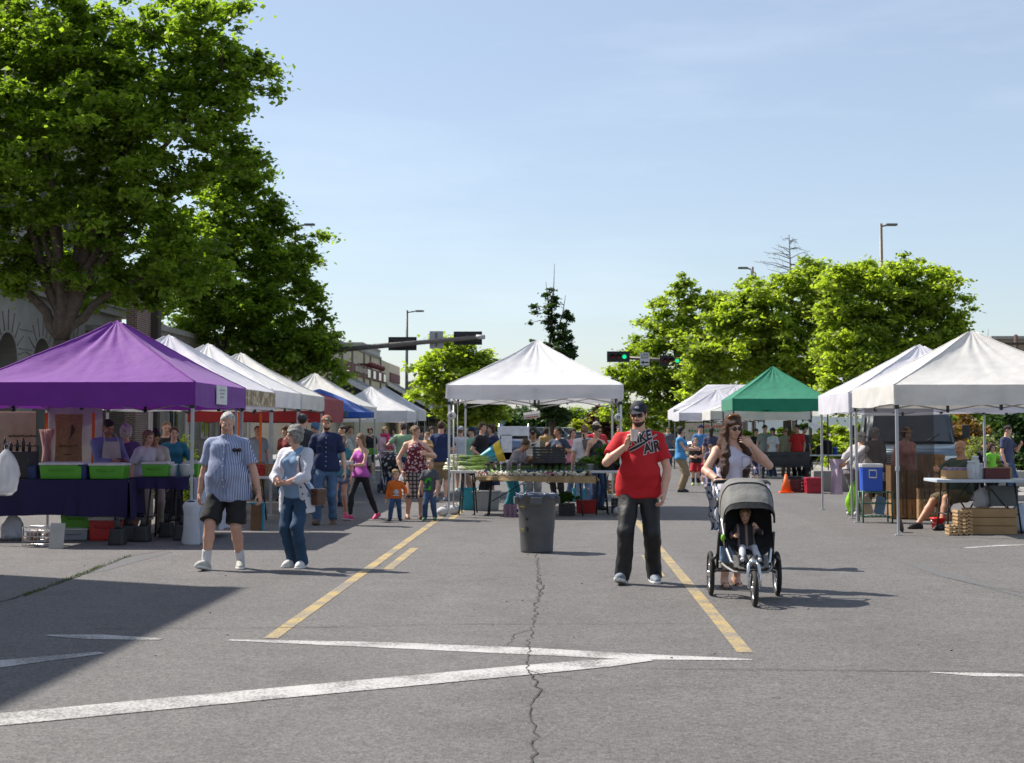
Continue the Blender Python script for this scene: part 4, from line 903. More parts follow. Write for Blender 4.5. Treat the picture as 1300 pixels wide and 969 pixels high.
tree('round green tree beside the signal arm left of the centre tent', (GX(578, Y3), Y3, 0), [lobe(578, 470, Y3, 46, 40), lobe(555, 500, Y3, 34, 34), lobe(605, 480, Y3, 36, 38), lobe(585, 440, Y3, 28, 18), lobe(612, 450, Y3, 22, 16), lobe(540, 470, Y3, 18, 20), lobe(622, 515, Y3, 26, 22), lobe(590, 520, Y3, 40, 20)],
     240, 26000, .14, M_LEAF2, .17, 2.0, seed=13, rc=(.35, .8))
Y4 = 74
tree('slim dark upright tree with bare tips behind the centre tent peak', (GX(702, Y4), Y4, 0), [lobe(700, 395, Y4, 9, 34), lobe(694, 368, Y4, 5, 18), lobe(712, 425, Y4, 16, 30), lobe(724, 440, Y4, 9, 22), lobe(675, 412, Y4, 4, 26), lobe(706, 455, Y4, 24, 24), lobe(722, 405, Y4, 6, 18), lobe(678, 395, Y4, 4, 12), lobe(700, 500, Y4, 28, 22), lobe(705, 525, Y4, 26, 10)],
     260, 17000, .10, M_LEAFD, .2, 4.0, seed=14, rc=(.16, .38), limbs=7, name='columnar_tree')
b = MB()
t = [o for o in bpy.data.objects if o.name.startswith('columnar_tree')][0]
for px, py, px2 in ((704, 335, 698), (718, 375, 708), (693, 358, 696)):
    p = A(px, py, Y4)-t.location; q_ = A(px2, 420, Y4)-t.location; b.tube([q_, q_.lerp(p, .5)+Vector((.06, 0, 0)), p], [.05, .03, .012], 5)
b.build('bare_branch', mat('bark_grey', (.16, .14, .125), .9), t)
Y5 = 88
tree('tall airy green tree right of the centre tent behind the signals', (GX(855, Y5), Y5, 0), [lobe(862, 380, Y5, 26, 24), lobe(905, 385, Y5, 28, 22), lobe(835, 395, Y5, 18, 16), lobe(880, 420, Y5, 50, 32), lobe(830, 440, Y5, 36, 30), lobe(868, 360, Y5, 12, 9), lobe(800, 480, Y5, 34, 26), lobe(850, 480, Y5, 50, 34), lobe(785, 520, Y5, 26, 22), lobe(900, 470, Y5, 44, 34), lobe(840, 525, Y5, 60, 24), lobe(778, 470, Y5, 12, 5), lobe(818, 412, Y5, 10, 8)],
     460, 62000, .125, M_LEAF2, .2, 2.4, seed=15, rc=(.32, .8), limbs=8)
Y6 = 68
tree('broad bright green tree behind the white and green canopies', (GX(1000, Y6), Y6, 0), [lobe(975, 370, Y6, 46, 26), lobe(1030, 350, Y6, 32, 20), lobe(940, 410, Y6, 40, 28), lobe(1000, 410, Y6, 70, 40), lobe(1040, 375, Y6, 40, 34), lobe(920, 440, Y6, 36, 18), lobe(960, 460, Y6, 70, 34), lobe(1020, 470, Y6, 70, 40), lobe(890, 470, Y6, 34, 12), lobe(900, 500, Y6, 40, 18), lobe(1040, 340, Y6, 16, 12), lobe(925, 400, Y6, 30, 26), lobe(880, 440, Y6, 30, 24), lobe(1060, 400, Y6, 40, 50)],
     560, 76000, .112, M_LEAF2, .2, 2.4, seed=16, rc=(.28, .75), limbs=9)
Y7 = 60
tree('wide green tree behind the two nearest white canopies on the right', (GX(1130, Y7), Y7, 0), [lobe(1110, 360, Y7, 50, 26), lobe(1150, 350, Y7, 40, 22), lobe(1075, 385, Y7, 42, 36), lobe(1180, 375, Y7, 46, 28), lobe(1130, 410, Y7, 80, 42), lobe(1205, 410, Y7, 38, 28), lobe(1080, 450, Y7, 64, 42), lobe(1150, 460, Y7, 80, 40), lobe(1210, 450, Y7, 30, 22), lobe(1190, 350, Y7, 14, 14), lobe(1050, 500, Y7, 30, 24), lobe(1120, 505, Y7, 70, 28), lobe(1060, 415, Y7, 30, 30), lobe(1058, 352, Y7, 26, 16), lobe(1090, 340, Y7, 22, 12)],
     620, 82000, .100, M_LEAF2, .2, 2.4, seed=17, rc=(.26, .7), limbs=9)
# bare conifer tip above the trees
b = MB(); t = thing('bare_tree', 'leafless dead tree tip rising above the right trees', 'tree', (GX(1008, 78), 78, 0)); rs_ = random.Random(4); top = A(1003, 298, 78).z
b.tube([(0, 0, 0), (0, 0, top*.6), (-.15, 0, top)], [.14, .09, .02], 6)
for i in range(46):
    z = rs_.uniform(top*.62, top*.98); L_ = (top-z)*.9+.35; a_ = rs_.choice((0, math.pi))+rs_.uniform(-.9, .9); d = Vector((math.cos(a_), math.sin(a_), 0)); p0 = Vector((-.15*(z/top)**2, 0, z)); p2 = p0+d*L_*rs_.uniform(.5, 1)+Vector((0, 0, rs_.uniform(-.2, .35)*L_)); b.tube([p0, p0.lerp(p2, .5)+Vector((0, 0, .08)), p2], [.025, .016, .007], 4)
    for j in range(3): q_ = p0.lerp(p2, rs_.uniform(.3, .9)); b.tube([q_, q_+Vector((rs_.uniform(-.3, .3), rs_.uniform(-.2, .2), rs_.uniform(-.3, .3)))], [.01, .005], 3)
b.build('bare_branch', mat('bark_grey', (.16, .14, .125), .9), t)
b = MB(); t = thing('bare_shrub', 'leafless twiggy tree at the right edge behind the rooftops', 'tree', (GX(1245, 70), 70, 0))
for i in range(40):
    a_ = rs_.uniform(-.7, .7); z0 = rs_.uniform(1, 4); L_ = rs_.uniform(1.2, 2.9); p0 = Vector((0, 0, z0)); p2 = p0+Vector((math.sin(a_)*L_, rs_.uniform(-.6, .6), math.cos(a_)*L_)); b.tube([p0, p0.lerp(p2, .5)+Vector((.1, 0, .1)), p2], [.04, .02, .008], 4)
b.tube([(0, 0, 0), (0, 0, 4.2)], [.12, .06], 6); b.build('bare_branch', mat('bark_grey', (.16, .14, .125), .9), t)
# far tree line, each its own
FAR = [(-60, 150, 60, 3), (40, 150, 55, 0), (465, 140, 30, 0), (640, 135, 30, 0), (600, 150, 34, 1), (660, 150, 30, 0), (690, 145, 34, 0), (730, 150, 30, 1), (752, 130, 20, 2), (775, 140, 26, 0), (800, 135, 30, 1), (1225, 80, 26, 1), (1262, 66, 24, 1), (1300, 62, 30, 0), (1345, 66, 40, 1), (1160, 90, 40, 0)]
fl_ = ['distant dark green tree', 'distant bushy mid green tree', 'distant yellow green small tree']
for i, (px, Y, rp_, kd) in enumerate(FAR):
    kd = min(kd, 2); hz = {0: 515, 1: 520, 2: 530}[kd] if Y > 100 else 480; p = GX(px, Y); r = rp_/FPX*Y
    zt = A(px, hz, Y).z
    nb = [', far left behind the stone building', ' beside it behind the stone building', ', behind the far left canopies', ' seen under the left half of the centre tent', ', left of the centre tent opening', ', in the middle of the centre tent opening', ', behind the slim dark trunk', ', behind the vegetable vendors', ' seen past the bald shopper', ' between the centre tent and the man in red', ', behind the man in red', ' above the nearest right canopy', ', behind the nearest right canopy', ' at the right picture edge', ', just outside the right picture edge', ' behind the pickup'][i]
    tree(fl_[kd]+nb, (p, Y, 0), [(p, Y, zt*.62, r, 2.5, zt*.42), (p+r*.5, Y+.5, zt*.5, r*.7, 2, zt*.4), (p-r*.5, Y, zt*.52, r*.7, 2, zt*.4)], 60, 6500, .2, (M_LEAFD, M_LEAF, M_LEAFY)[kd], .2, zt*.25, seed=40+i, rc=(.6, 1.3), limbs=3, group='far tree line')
tree('small maroon leaved tree near the bald shopper', (GX(766, 120), 120, 0), [(GX(766, 120), 120, 2.2, 1.3, 1.3, 1.5)], 30, 4500, .16, M_LEAFR, .12, 1, seed=60, rc=(.4, .8), limbs=3)
def bush(label, px, Y, pyt, rpx, lm, seed, n=7000, size=.07, name='bush', base=0):
    p = GX(px, Y); r = rpx/FPX*Y; zt = A(px, pyt, Y).z; t = thing(name, label, 'bush', (p, Y, base)); cl = clumps([(0, 0, zt*.5, r, min(r, 1.2), zt*.48), (r*.4, .1, zt*.4, r*.7, .9, zt*.4)], 60, seed, (.2, .42)); V, Q = leaves(cl, n, size, seed); rawmesh('foliage', V, Q, lm, t)
    b = MB()
    for i in range(6): a_ = i*1.05; b.tube([(0, 0, 0), (math.cos(a_)*r*.4, math.sin(a_)*.4, zt*.6)], [.03, .01], 5)
    b.build('stem', mat('bark', (.085, .065, .05), .95), t); return t
bush('russet dry leaved bush behind the pickup', 1192, 48, 520, 34, M_LEAFB, 71, 9000, .08)
bush('taller russet bush left of the pale green bush', 1222, 50, 515, 30, M_LEAFB, 72, 9000, .08)
bush('pale grey green feathery bush behind the seated man', 1242, 40, 546, 28, leafmat('leaf_sage', (.13, .16, .07), .35), 73, 9000, .05)
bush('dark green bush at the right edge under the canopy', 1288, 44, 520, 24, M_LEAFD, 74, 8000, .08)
bush('long hedge behind the barbecue stall and the far right canopies', 985, 68, 538, 70, M_LEAF, 79, 16000, .12, name='hedge')
bush('hedge filling the gap right of the green canopy', 1085, 64, 532, 60, M_LEAF2, 80, 16000, .11, name='hedge')
bush('hedge behind the russet bushes at the right edge', 1260, 58, 520, 70, M_LEAF, 81, 16000, .10, name='hedge')
bush('low green shrub row behind the green canopy stall', 1060, 56, 556, 26, M_LEAF2, 75, 5000, .07)
bush('small flowering shrub between the two vegetable vendors', 693, 60, 552, 8, leafmat('leaf_flower', (.22, .17, .03), .35), 76, 3000, .05)
bush('leafy green potted plant behind the teal shirted woman', 236, 27.4, 545, 9, M_LEAF2, 77, 2500, .05)
bush('green shrub behind the left stalls seen through the purple tent', 214, 33, 548, 22, M_LEAF, 78, 5000, .06)
# ---------------------------------------------------------------- street furniture
M_ALU = mat('aluminium', (.55, .56, .57), .35, .8, var=.06); M_STEELP = mat('steel_painted', (.42, .43, .44), .4, .3, var=.06); M_BLK = mat('black_plastic', (.018, .018, .02), .5, var=.2); M_DPOLE = mat('pole_grey', (.10, .105, .11), .5, .3)
M_POLE = mat('pole_galvanised', (.17, .15, .135), .5, .4)
def lamp(label, px, Y, pyt, arm, m=M_DPOLE, two=False):
    arm *= .42; p = Vector((GX(px, Y), Y, 0)); top = A(px, pyt, Y).z; t = thing('street_lamp', label, 'street lamp', p, 0, 'tall street lamps')
    b = MB(); b.tube([(0, 0, 0), (0, 0, top)], [.13, .08], 10); b.box((0, 0, .2), (.4, .4, .4), bev=.04); b.build('pole', m, t)
    b = MB(); b.tube([(0, 0, top-.15), (arm*.5, 0, top-.1), (arm*.8, 0, top-.08)], .045, 6); b.build('arm', m, t)
    b = MB(); b.box((arm*1.25, 0, top-.06), (.55, .30, .11), bev=.04); b.build('lamp_head', m, t)
lamp('tall dark street lamp left of the round tree', 516, 95, 394, 1.6)
lamp('brown street lamp with its head left, rising from the right trees', 957, 82, 339, -1.0, M_POLE)
lamp('tallest street lamp with its head right above the right trees', 1122, 72, 284, 1.0, M_POLE)
lamp('street lamp whose head shows past the left maple', 372, 76, 284, 1.5, M_DPOLE)
def signal(label, c, back=False):
    t = thing('traffic_signal', label, 'traffic light', c, 0, 'traffic signals on the mast arms'); b = MB(); b.box((0, 0, 0), (1.22, .05, .58), bev=.02); b.build('backplate', M_BLK, t)
    b = MB(); b.box((0, .13 if not back else -.13, 0), (1.02, .22, .34), bev=.02)
    if not back: b = MB(); b.box((0, .13, 0), (1.02, .2, .34), bev=.02)
    b.build('housing', M_BLK, t)
    if not back:
        for i, (nm, m) in enumerate((('red_lens', mat('lens_red_off', (.16, .012, .012), .3)), ('amber_lens', mat('lens_amber_off', (.14, .03, .008), .3)), ('green_lens', mat('lens_green_on', (.01, .75, .30), .3, var=0, emit=.75)))):
            x = -.32+.32*i; b = MB(); b.lathe((x, -.03, 0), [(.001, 0), (.115, 0), (.115, -.02), (.001, -.03)], 14, 'Y', cap=False); l = b.build(nm, m, t)
            b = MB(); pts = [(x+.135*math.cos(a), -.03, .135*math.sin(a)) for a in [math.pi*k/10 for k in range(11)]]
            for k in range(10): b.quad([pts[k], pts[k+1], (pts[k+1][0], -.2, pts[k+1][2]), (pts[k][0], -.2, pts[k][2])])
            b.build('visor', M_BLK, l)
    b = MB(); b.box((0, .2 if not back else -.28, 0), (.10, .14, .2)); b.build('bracket', M_POLE, t)
    return t
# left mast arm seen from behind
Ya = 62; pole = Vector((GX(385, Ya), Ya, 0)); a_tip = A(612, 428, Ya); a_root = A(385, 448, Ya)
t = thing('signal_mast', 'tapered steel signal mast arm reaching right from behind the left maple', 'signal mast', pole)
b = MB(); b.tube([(0, 0, 0), (0, 0, a_root.z+.3)], [.17, .13], 10); b.build('pole', M_POLE, t)
b = MB(); b.tube([Vector((0, 0, a_root.z)), (a_root.lerp(a_tip, .5)-pole), a_tip-pole], [.14, .11, .085], 10); b.build('mast_arm', M_POLE, t)
b = MB(); b.lathe(a_tip-pole, [(.1, -.25), (.1, .12), (.02, .14)], 10, 'X'); b.build('arm_cap', mat('cap_pale', (.5, .5, .5), .5), t)
for px, py, lb in ((511, 436.5, 'black traffic signal seen from behind in front of the tall dark lamp'), (594, 429.5, 'black traffic signal seen from behind at the tip of the mast arm')):
    p = A(px, py, Ya+.3); signal(lb, p, True)
def plate_sign(label, c, w_, h_, lines, back=False):
    t = thing('road_sign', label, 'sign', c); b = MB(); b.box((0, 0, 0), (w_, .02, h_), bev=.006); b.build('sign_plate', mat('sign_white', (.66, .66, .66), .5) if not back else mat('sign_back', (.42, .42, .43), .4, .5), t)
    M = Matrix.Rotation(R(90), 4, 'X')
    for s_, sz, z in lines: put_text(s_, sz, Matrix.Translation((0, -.014, z)) @ M, M_BLK, t)
    b = MB(); b.box((0, .06 if not back else -.05, 0), (.06, .1, h_*.8)); b.build('bracket', M_POLE, t); return t
plate_sign('square street sign seen from behind between the two left signals', A(554, 431.5, Ya+.2), .58, .74, [], True)
Yb = 78; rt_ = A(945, 463, Yb); tp = A(775, 453, Yb); pole = Vector((rt_.x, Yb, 0))
t = thing('signal_mast', 'signal mast arm reaching left out of the right trees', 'signal mast', pole)
b = MB(); b.tube([(0, 0, 0), (0, 0, rt_.z+.3)], [.17, .13], 10); b.build('pole', M_POLE, t); b = MB(); b.tube([Vector((0, .15, rt_.z)), tp-pole+Vector((0, .15, 0))], [.12, .08], 8); b.build('mast_arm', M_POLE, t)
signal('traffic signal showing green beside the centre tent', A(785, 453, Yb-.1)); signal('traffic signal showing green right of the one way sign', A(852, 458, Yb-.1))
ow = plate_sign('white ONE WAY sign with a black left arrow between the two green signals', A(818.5, 456, Yb-.1), .50, .68, [('ONE', .19, .23), ('WAY', .19, .07)])
b = MB(); b.poly([(-.2, -.016, -.18), (-.06, -.016, -.07), (-.06, -.016, -.145), (.2, -.016, -.145), (.2, -.016, -.215), (-.06, -.016, -.215), (-.06, -.016, -.29)], -.004, (0, 1, 0)); b.build('arrow', M_BLK, ow)
# utility pole far right
t = thing('utility_pole', 'wooden utility pole with a cross arm at the right edge', 'utility pole', (GX(1292, 80), 80, 0)); ht = A(1292, 425, 80).z; b = MB(); b.tube([(0, 0, 0), (0, 0, ht)], [.16, .1], 8); b.build('pole', mat('wood_pole', (.08, .055, .04), .9), t); b = MB(); b.box((0, -.08, ht-.5), (2.0, .1, .12)); b.build('cross_arm', mat('wood_pole', (.08, .055, .04), .9), t)
t = thing('street_sign', 'small blue parking sign on a post beyond the centre tent', 'sign', (GX(637, 90), 90, 0)); z = A(637, 538, 90).z; b = MB(); b.tube([(0, 0, 0), (0, 0, z+.3)], .03, 6); b.build('post', M_POLE, t); b = MB(); b.box((0, -.04, z), (.28, .02, .42)); b.build('sign_plate', mat('sign_blue', (.05, .22, .62), .5), t); b = MB(); b.box((0, -.055, z-.02), (.13, .012, .2), bev=.003); b.build('sign_symbol', mat('sign_white', (.66, .66, .66), .5), t)
# white barrier board / trailer side behind the tent
t = thing('barrier_panel', 'white panel barrier standing behind the centre tent', 'barrier', (GX(652, 46), 46, 0)); z1 = A(650, 543, 46).z; b = MB(); b.box((0, 0, z1-.11), (1.0, .05, .3), bev=.01); b.box((-.22, 0, z1-.62), (.34, .05, .78)); b.box((.05, 0, z1-.98), (1.05, .05, .4)); b.build('board', mat('board_white', (.66, .67, .7), .6), t); b = MB()
for x in (-.45, .47): b.tube([(x, .05, 0), (x, .05, z1+.12)], .025, 6); b.box((x, 0, .03), (.08, .6, .06))
b.build('post', M_ALU, t)
# parked cars far down the street
def car(label, px, Y, col, rz=0, kind='sedan', L_=4.5, group='parked cars'):
    t = thing('parked_car', label, 'car', (GX(px, Y), Y, 0), R(rz), group); m = mat('paint_'+'_'.join('%02d' % int(c*99) for c in col), col, .25, .3, var=.03, coat=.8)
    W_ = 1.78; h1 = .92 if kind == 'sedan' else 1.05; h2 = 1.45 if kind == 'sedan' else 1.75
    prof = [(-L_/2, .35), (-L_/2, h1*.75), (-L_/2+.25, h1*.92), (-L_/2+1.1, h1), (L_/2-.7 if kind == 'sedan' else L_/2-.15, h1+.02), (L_/2, h1*.9), (L_/2, .35)]
    def ex(prof, w_, inset=0):
        b = MB(); n = len(prof); f = lambda s: [b.bm.verts.new((s*w_/2*(1 if z < h1+.05 else 1-inset), y, z)) for y, z in prof]; a, c = f(-1), f(1); b.bm.faces.new(a); b.bm.faces.new(c[::-1])
        for i in range(n): b.bm.faces.new((a[i], a[(i+1) % n], c[(i+1) % n], c[i]))
        bmesh.ops.bevel(b.bm, geom=b.bm.edges[:], offset=.05, segments=2, affect='EDGES'); return b
    ex(prof, W_).build('body', m, t, smooth=True)
    yc = (-L_/2+1.15, -L_/2+1.85, L_/2-1.4 if kind == 'sedan' else L_/2-.5, L_/2-.75 if kind == 'sedan' else L_/2-.2)
    ex([(yc[0], h1-.03), (yc[1], h2-.05), (yc[2], h2-.05), (yc[3], h1-.03)], W_-.14, .16).build('window', M_GLASS, t, smooth=True)
    b = MB(); b.box((0, (yc[1]+yc[2])/2, h2-.02), (W_-.36, yc[2]-yc[1]+.1, .06), bev=.025); b.build('roof', m, t)
    for sx in (-1, 1):
        for y in (-L_/2+.85, L_/2-.85):
            b = MB(); b.lathe((sx*(W_/2-.1), y, .32), [(.001, -.1), (.3, -.1), (.32, -.05), (.32, .05), (.3, .1), (.001, .1)], 16, 'X', cap=False); w1 = b.build('wheel', M_BLK, t); b = MB(); b.lathe((sx*(W_/2+.01), y, .32), [(.001, -.01*sx), (.19, -.01*sx), (.19, .01*sx), (.001, .02*sx)], 12, 'X', cap=False); b.build('rim', M_ALU, w1)
        b = MB(); b.box((sx*(W_/2-.28), -L_/2-.005, h1*.72), (.36, .06, .16), bev=.02); b.build('headlight', mat('lamp_glass', (.6, .62, .65), .1), t)
        b = MB(); b.box((sx*(W_/2-.22), L_/2+.005, h1*.78), (.28, .05, .2), bev=.02); b.build('tail_light', mat('lamp_red', (.4, .02, .02), .2), t)
    b = MB(); b.box((0, -L_/2-.01, .42), (W_-.3, .05, .16), bev=.02); b.build('grille', M_BLK, t)
    return t
for px, Y, col, rz, kd, lb in ((690, 92, (.10, .16, .25), 80, 'sedan', 'dark blue car far behind the vegetable vendor'), (705, 100, (.45, .52, .55), 85, 'suv', 'pale silver car behind the slim tree trunk'), (716, 104, (.65, .66, .66), 70, 'suv', 'white car far behind the woman in the printed tee'), (742, 96, (.5, .51, .53), 95, 'sedan', 'silver car far off behind the backpack wearer'), (672, 88, (.08, .09, .11), 90, 'suv', 'black car left of the vegetable vendor'), (615, 84, (.16, .22, .35), 90, 'suv', 'blue car behind the couple under the centre tent'), (595, 86, (.55, .56, .58), 85, 'sedan', 'light grey car behind the green shirted man'), (660, 108, (.3, .05, .04), 90, 'sedan', 'red car beyond the white panel barrier'), (880, 92, (.12, .12, .14), 20, 'sedan', 'dark car beyond the far right tents')):
    car(lb, px, Y, col, rz, kd)
# old pickup with a camper body parked behind the right stalls
def pickup():
    x0 = GX(1100, 33); t = thing('parked_van', 'old blue grey van facing the street behind the right stalls', 'van', (x0+1.05, 33, 0), R(-9)); m = mat('van_paint', (.13, .17, .21), .3, .35, var=.08, coat=.5); md = mat('van_roof', (.07, .085, .10), .4, .2, var=.1)
    W_ = 2.1
    def ex(prof, w_, ins=0, zi=1.25):
        b = MB(); n = len(prof); f = lambda s: [b.bm.verts.new((s*w_/2*(1 if z < zi else 1-ins), y, z)) for y, z in prof]; a, c = f(-1), f(1); b.bm.faces.new(a); b.bm.faces.new(c[::-1])
        for i in range(n): b.bm.faces.new((a[i], a[(i+1) % n], c[(i+1) % n], c[i]))
        bmesh.ops.bevel(b.bm, geom=b.bm.edges[:], offset=.06, segments=3, affect='EDGES'); return b
    ex([(0, .4), (0, .98), (.12, 1.12), (1.0, 1.2), (1.1, 1.24), (4.5, 1.24), (4.5, .4)], W_).build('body', m, t, smooth=True)
    ex([(1.02, 1.2), (1.45, 1.92), (1.8, 2.02), (4.45, 2.02), (4.48, 1.2)], W_-.06, .10).build('cab', md, t, smooth=True)
    b = MB(); b.quad([(-.88, 1.02, 1.27), (.88, 1.02, 1.27), (.80, 1.40, 1.86), (-.80, 1.40, 1.86)]); ws = b.build('windscreen', M_GLASS, t); ws.location = (0, -.03, .01)
    b = MB()
    for x in (-.35, .35): b.tube([(x, .99, 1.28), (x+.3, 1.1, 1.45)], .012, 4)
    b.build('wiper', M_BLK, t)
    for sx in (-1, 1):
        b = MB(); b.box((sx*1.0, 2.05, 1.58), (.03, .9, .5), bev=.01, rot=Matrix.Rotation(sx*R(-8), 3, 'Y')); b.build('side_window', M_GLASS, t)
        b = MB(); b.box((sx*.78, -.03, .86), (.30, .06, .2), bev=.02); f = b.build('headlight_surround', M_ALU, t); b = MB(); b.box((sx*.78, -.065, .86), (.22, .03, .14), bev=.01); b.build('headlight', mat('lamp_glass', (.6, .62, .65), .1), f)
        b = MB(); b.box((sx*.78, -.06, .70), (.28, .03, .08), bev=.01); b.build('indicator', mat('amber', (.5, .2, .02), .3), t)
        b = MB(); b.tube([(sx*1.0, 1.35, 1.3), (sx*1.22, 1.3, 1.38)], .015, 6); b.box((sx*1.27, 1.3, 1.5), (.17, .06, .3), bev=.02); b.build('mirror', M_BLK, t)
        for y in (.95, 3.7): 
            b = MB(); b.lathe((sx*.92, y, .38), [(.001, -.13), (.35, -.13), (.38, -.07), (.38, .07), (.35, .13), (.001, .13)], 20, 'X', cap=False); w1 = b.build('wheel', M_BLK, t); b = MB(); b.lathe((sx*1.06, y, .38), [(.001, 0), (.2, 0), (.2, .01*sx), (.001, .02*sx)], 14, 'X', cap=False); b.build('rim', M_ALU, w1)
    b = MB(); b.box((0, -.03, .86), (1.22, .05, .24), bev=.01); g = b.build('grille', M_BLK, t); b = MB()
    for k in range(5): b.box((0, -.06, .77+.045*k), (1.18, .02, .014))
    b.build('grille_bar', M_ALU, g); b = MB(); b.box((0, -.1, .5), (2.1, .14, .2), bev=.03); b.build('bumper', M_ALU, t)
    b = MB(); b.box((0, -.18, .52), (.32, .02, .15), bev=.004); b.build('number_plate', mat('sign_white', (.66, .66, .66), .5), t)
pickup()
# ---------------------------------------------------------------- canopies
def fabric(name, col, trans=.28): return mat('canopy_'+name, col, .75, var=.08, scale=2.5, bump=.8, bscale=4.5, trans=trans, sheen=.2)
F_WHITE = fabric('white', (.80, .79, .80), .34); F_CREAM = fabric('cream', (.72, .70, .66)); F_PURPLE = fabric('purple', (.215, .032, .34), .25); F_GREEN = fabric('green', (.012, .24, .13), .25); F_RED = fabric('red', (.42, .03, .035)); F_BLUE = fabric('blue', (.012, .09, .42)); F_NAVY = fabric('navy', (.05, .075, .13)); F_LILAC = fabric('white_lilac', (.74, .73, .79), .34)
def canopy(label, x0, x1, y0, y1, zt, zv, zp, m, legs=('fl', 'fr', 'bl', 'br'), seed=1, sag=.07, legm=None, ridge=None, p=1.10, scallop=.012, foot=True, vm=None, lean=0.0, over=.03, group='pop up canopies of the market stalls'):
    cx, cy = (x0+x1)/2, (y0+y1)/2; hx, hy = (x1-x0)/2, (y1-y0)/2; t = thing('canopy_tent', label, 'canopy', (cx, cy, 0), 0, group); legm = legm or M_STEELP
    n = 56; rise = zp-zt; ox = over
    def top(u, v):
        a, c = (u*2-1), (v*2-1); rx = abs(a) if not ridge else max(0, (abs(a)-ridge)/(1-ridge)); m_ = max(rx, abs(c)); d = min(rx, abs(c))/(m_+1e-6)
        z = zp-rise*(m_**(1/p) if m_ > 0 else 0)
        z -= sag*math.sin(math.pi*min(1, m_))*(1-d**3)
        # radiating wrinkles near the peak and loose folds along the hips
        th = math.atan2(c, a); z += .012*math.sin(th*17+seed)*math.exp(-((m_-.22)/.16)**2)+.014*mnoise.noise(Vector((a*3.2, c*3.2, seed)))*(1-m_*.6)+.007*mnoise.noise(Vector((a*11, c*11, seed)))
        z += .022*math.sin(math.pi*m_)*mnoise.noise(Vector((math.cos(th)*5, math.sin(th)*5, seed+m_)))+.008*math.sin(math.pi*m_)*mnoise.noise(Vector((math.cos(th)*17, math.sin(th)*17, seed+m_*2)))
        if m_ < .03: z -= .01
        return (a*(hx+ox), c*(hy+ox), z)
    def pol(u, v):
        q_ = (u*4) % 4; i_ = int(q_); f_ = (q_-i_)*2-1; a, c = ((f_, -1), (1, f_), (-f_, 1), (-1, -f_))[i_]; return top((a*v+1)/2, (c*v+1)/2)
    b = MB(); b.grid(pol, 144, 36); b.build('cover', m, t, smooth=True)
    ms_ = mat(m.name+'_seam', tuple(q_*.75 for q_ in m.node_tree.nodes['RGB'].outputs[0].default_value[:3]), .8)
    for k_ in range(4): MB().tube([Vector(pol(k_/4+1e-5, .04+.96*j/24))+Vector((0, 0, .001)) for j in range(25)], .011, 4).build('hip_seam', ms_, t)
    def side(P0, P1, sd):
        P0, P1 = Vector(P0), Vector(P1); nrm = (P1-P0).cross(Vector((0, 0, 1))).normalized()
        def f(u, v):
            p = P0.lerp(P1, u); z = zt+.004-(zt-zv)*v; z += scallop*math.sin(u*math.pi*2+sd)*v+.012*mnoise.noise(Vector((u*5, v, sd)))*v-.012*math.sin(math.pi*u)*v
            o_ = .022*mnoise.noise(Vector((u*7, v*1.5, sd*3)))+.006*math.sin(u*31+v*3+sd); return p+nrm*(o_*v)+Vector((0, 0, z))
        b = MB(); b.grid(f, 40, 6); o = b.build('valance', vm or m, t, smooth=True)
    c = [(-hx-ox, -hy-ox, 0), (hx+ox, -hy-ox, 0), (hx+ox, hy+ox, 0), (-hx-ox, hy+ox, 0)]
    for i in range(4): side(c[i], c[(i+1) % 4], seed+i*1.7)
    for nm, sx, sy in (('fl', -1, -1), ('fr', 1, -1), ('bl', -1, 1), ('br', 1, 1)):
        if nm not in legs: continue
        x, y = sx*(hx-.02), sy*(hy-.02); b = MB(); b.box((x, y, (zt+.95)/2), (.042, .042, zt-.95), bev=.005); b.box((x, y, .5), (.032, .032, 1.0), bev=.004); b.box((x, y, .97), (.055, .055, .07), bev=.006); b.box((x, y, zt-.10), (.055, .055, .10), bev=.006)
        if foot: b.box((x, y, .008), (.10, .10, .012))
        l = b.build('leg', legm, t)
        b = MB(); b.box((x, y, zt-.32), (.062, .062, .06), bev=.008); b.build('slider', M_BLK, l)
    # scissor trusses on each side and up to the peak
    b = MB()
    for (p0, p1) in (((-hx, -hy), (hx, -hy)), ((hx, -hy), (hx, hy)), ((hx, hy), (-hx, hy)), ((-hx, hy), (-hx, -hy))):
        p0, p1 = Vector((*p0, 0))*.985, Vector((*p1, 0))*.985; mid = p0.lerp(p1, .5)
        for a, c_ in ((p0, mid), (mid, p1)):
            b.tube([a+Vector((0, 0, zt-.06)), c_+Vector((0, 0, zt-.34))], .011, 4); b.tube([a+Vector((0, 0, zt-.34)), c_+Vector((0, 0, zt-.06))], .011, 4)
    for sx in (-1, 1):
        for a, c_ in (((sx*hx*.98, 0, zt-.2), (0, 0, zt+rise*.25)),): b.tube([a, c_], .011, 4)
    for sy in (-1, 1): b.tube([(0, sy*hy*.98, zt-.2), (0, 0, zt+rise*.25)], .011, 4)
    b.tube([(0, 0, zt-.1), (0, 0, zp-.06)], .018, 6); b.build('truss', legm, t)
    for (x, y) in ((0, -hy), (hx, 0), (0, hy), (-hx, 0)): MB().box((x*.985, y*.985, zt-.20), (.04, .04, .34)).build('truss_joint', M_BLK, t)
    MB().box((0, 0, zt-.12), (.06, .06, .1)).build('truss_joint', M_BLK, t)
    return t
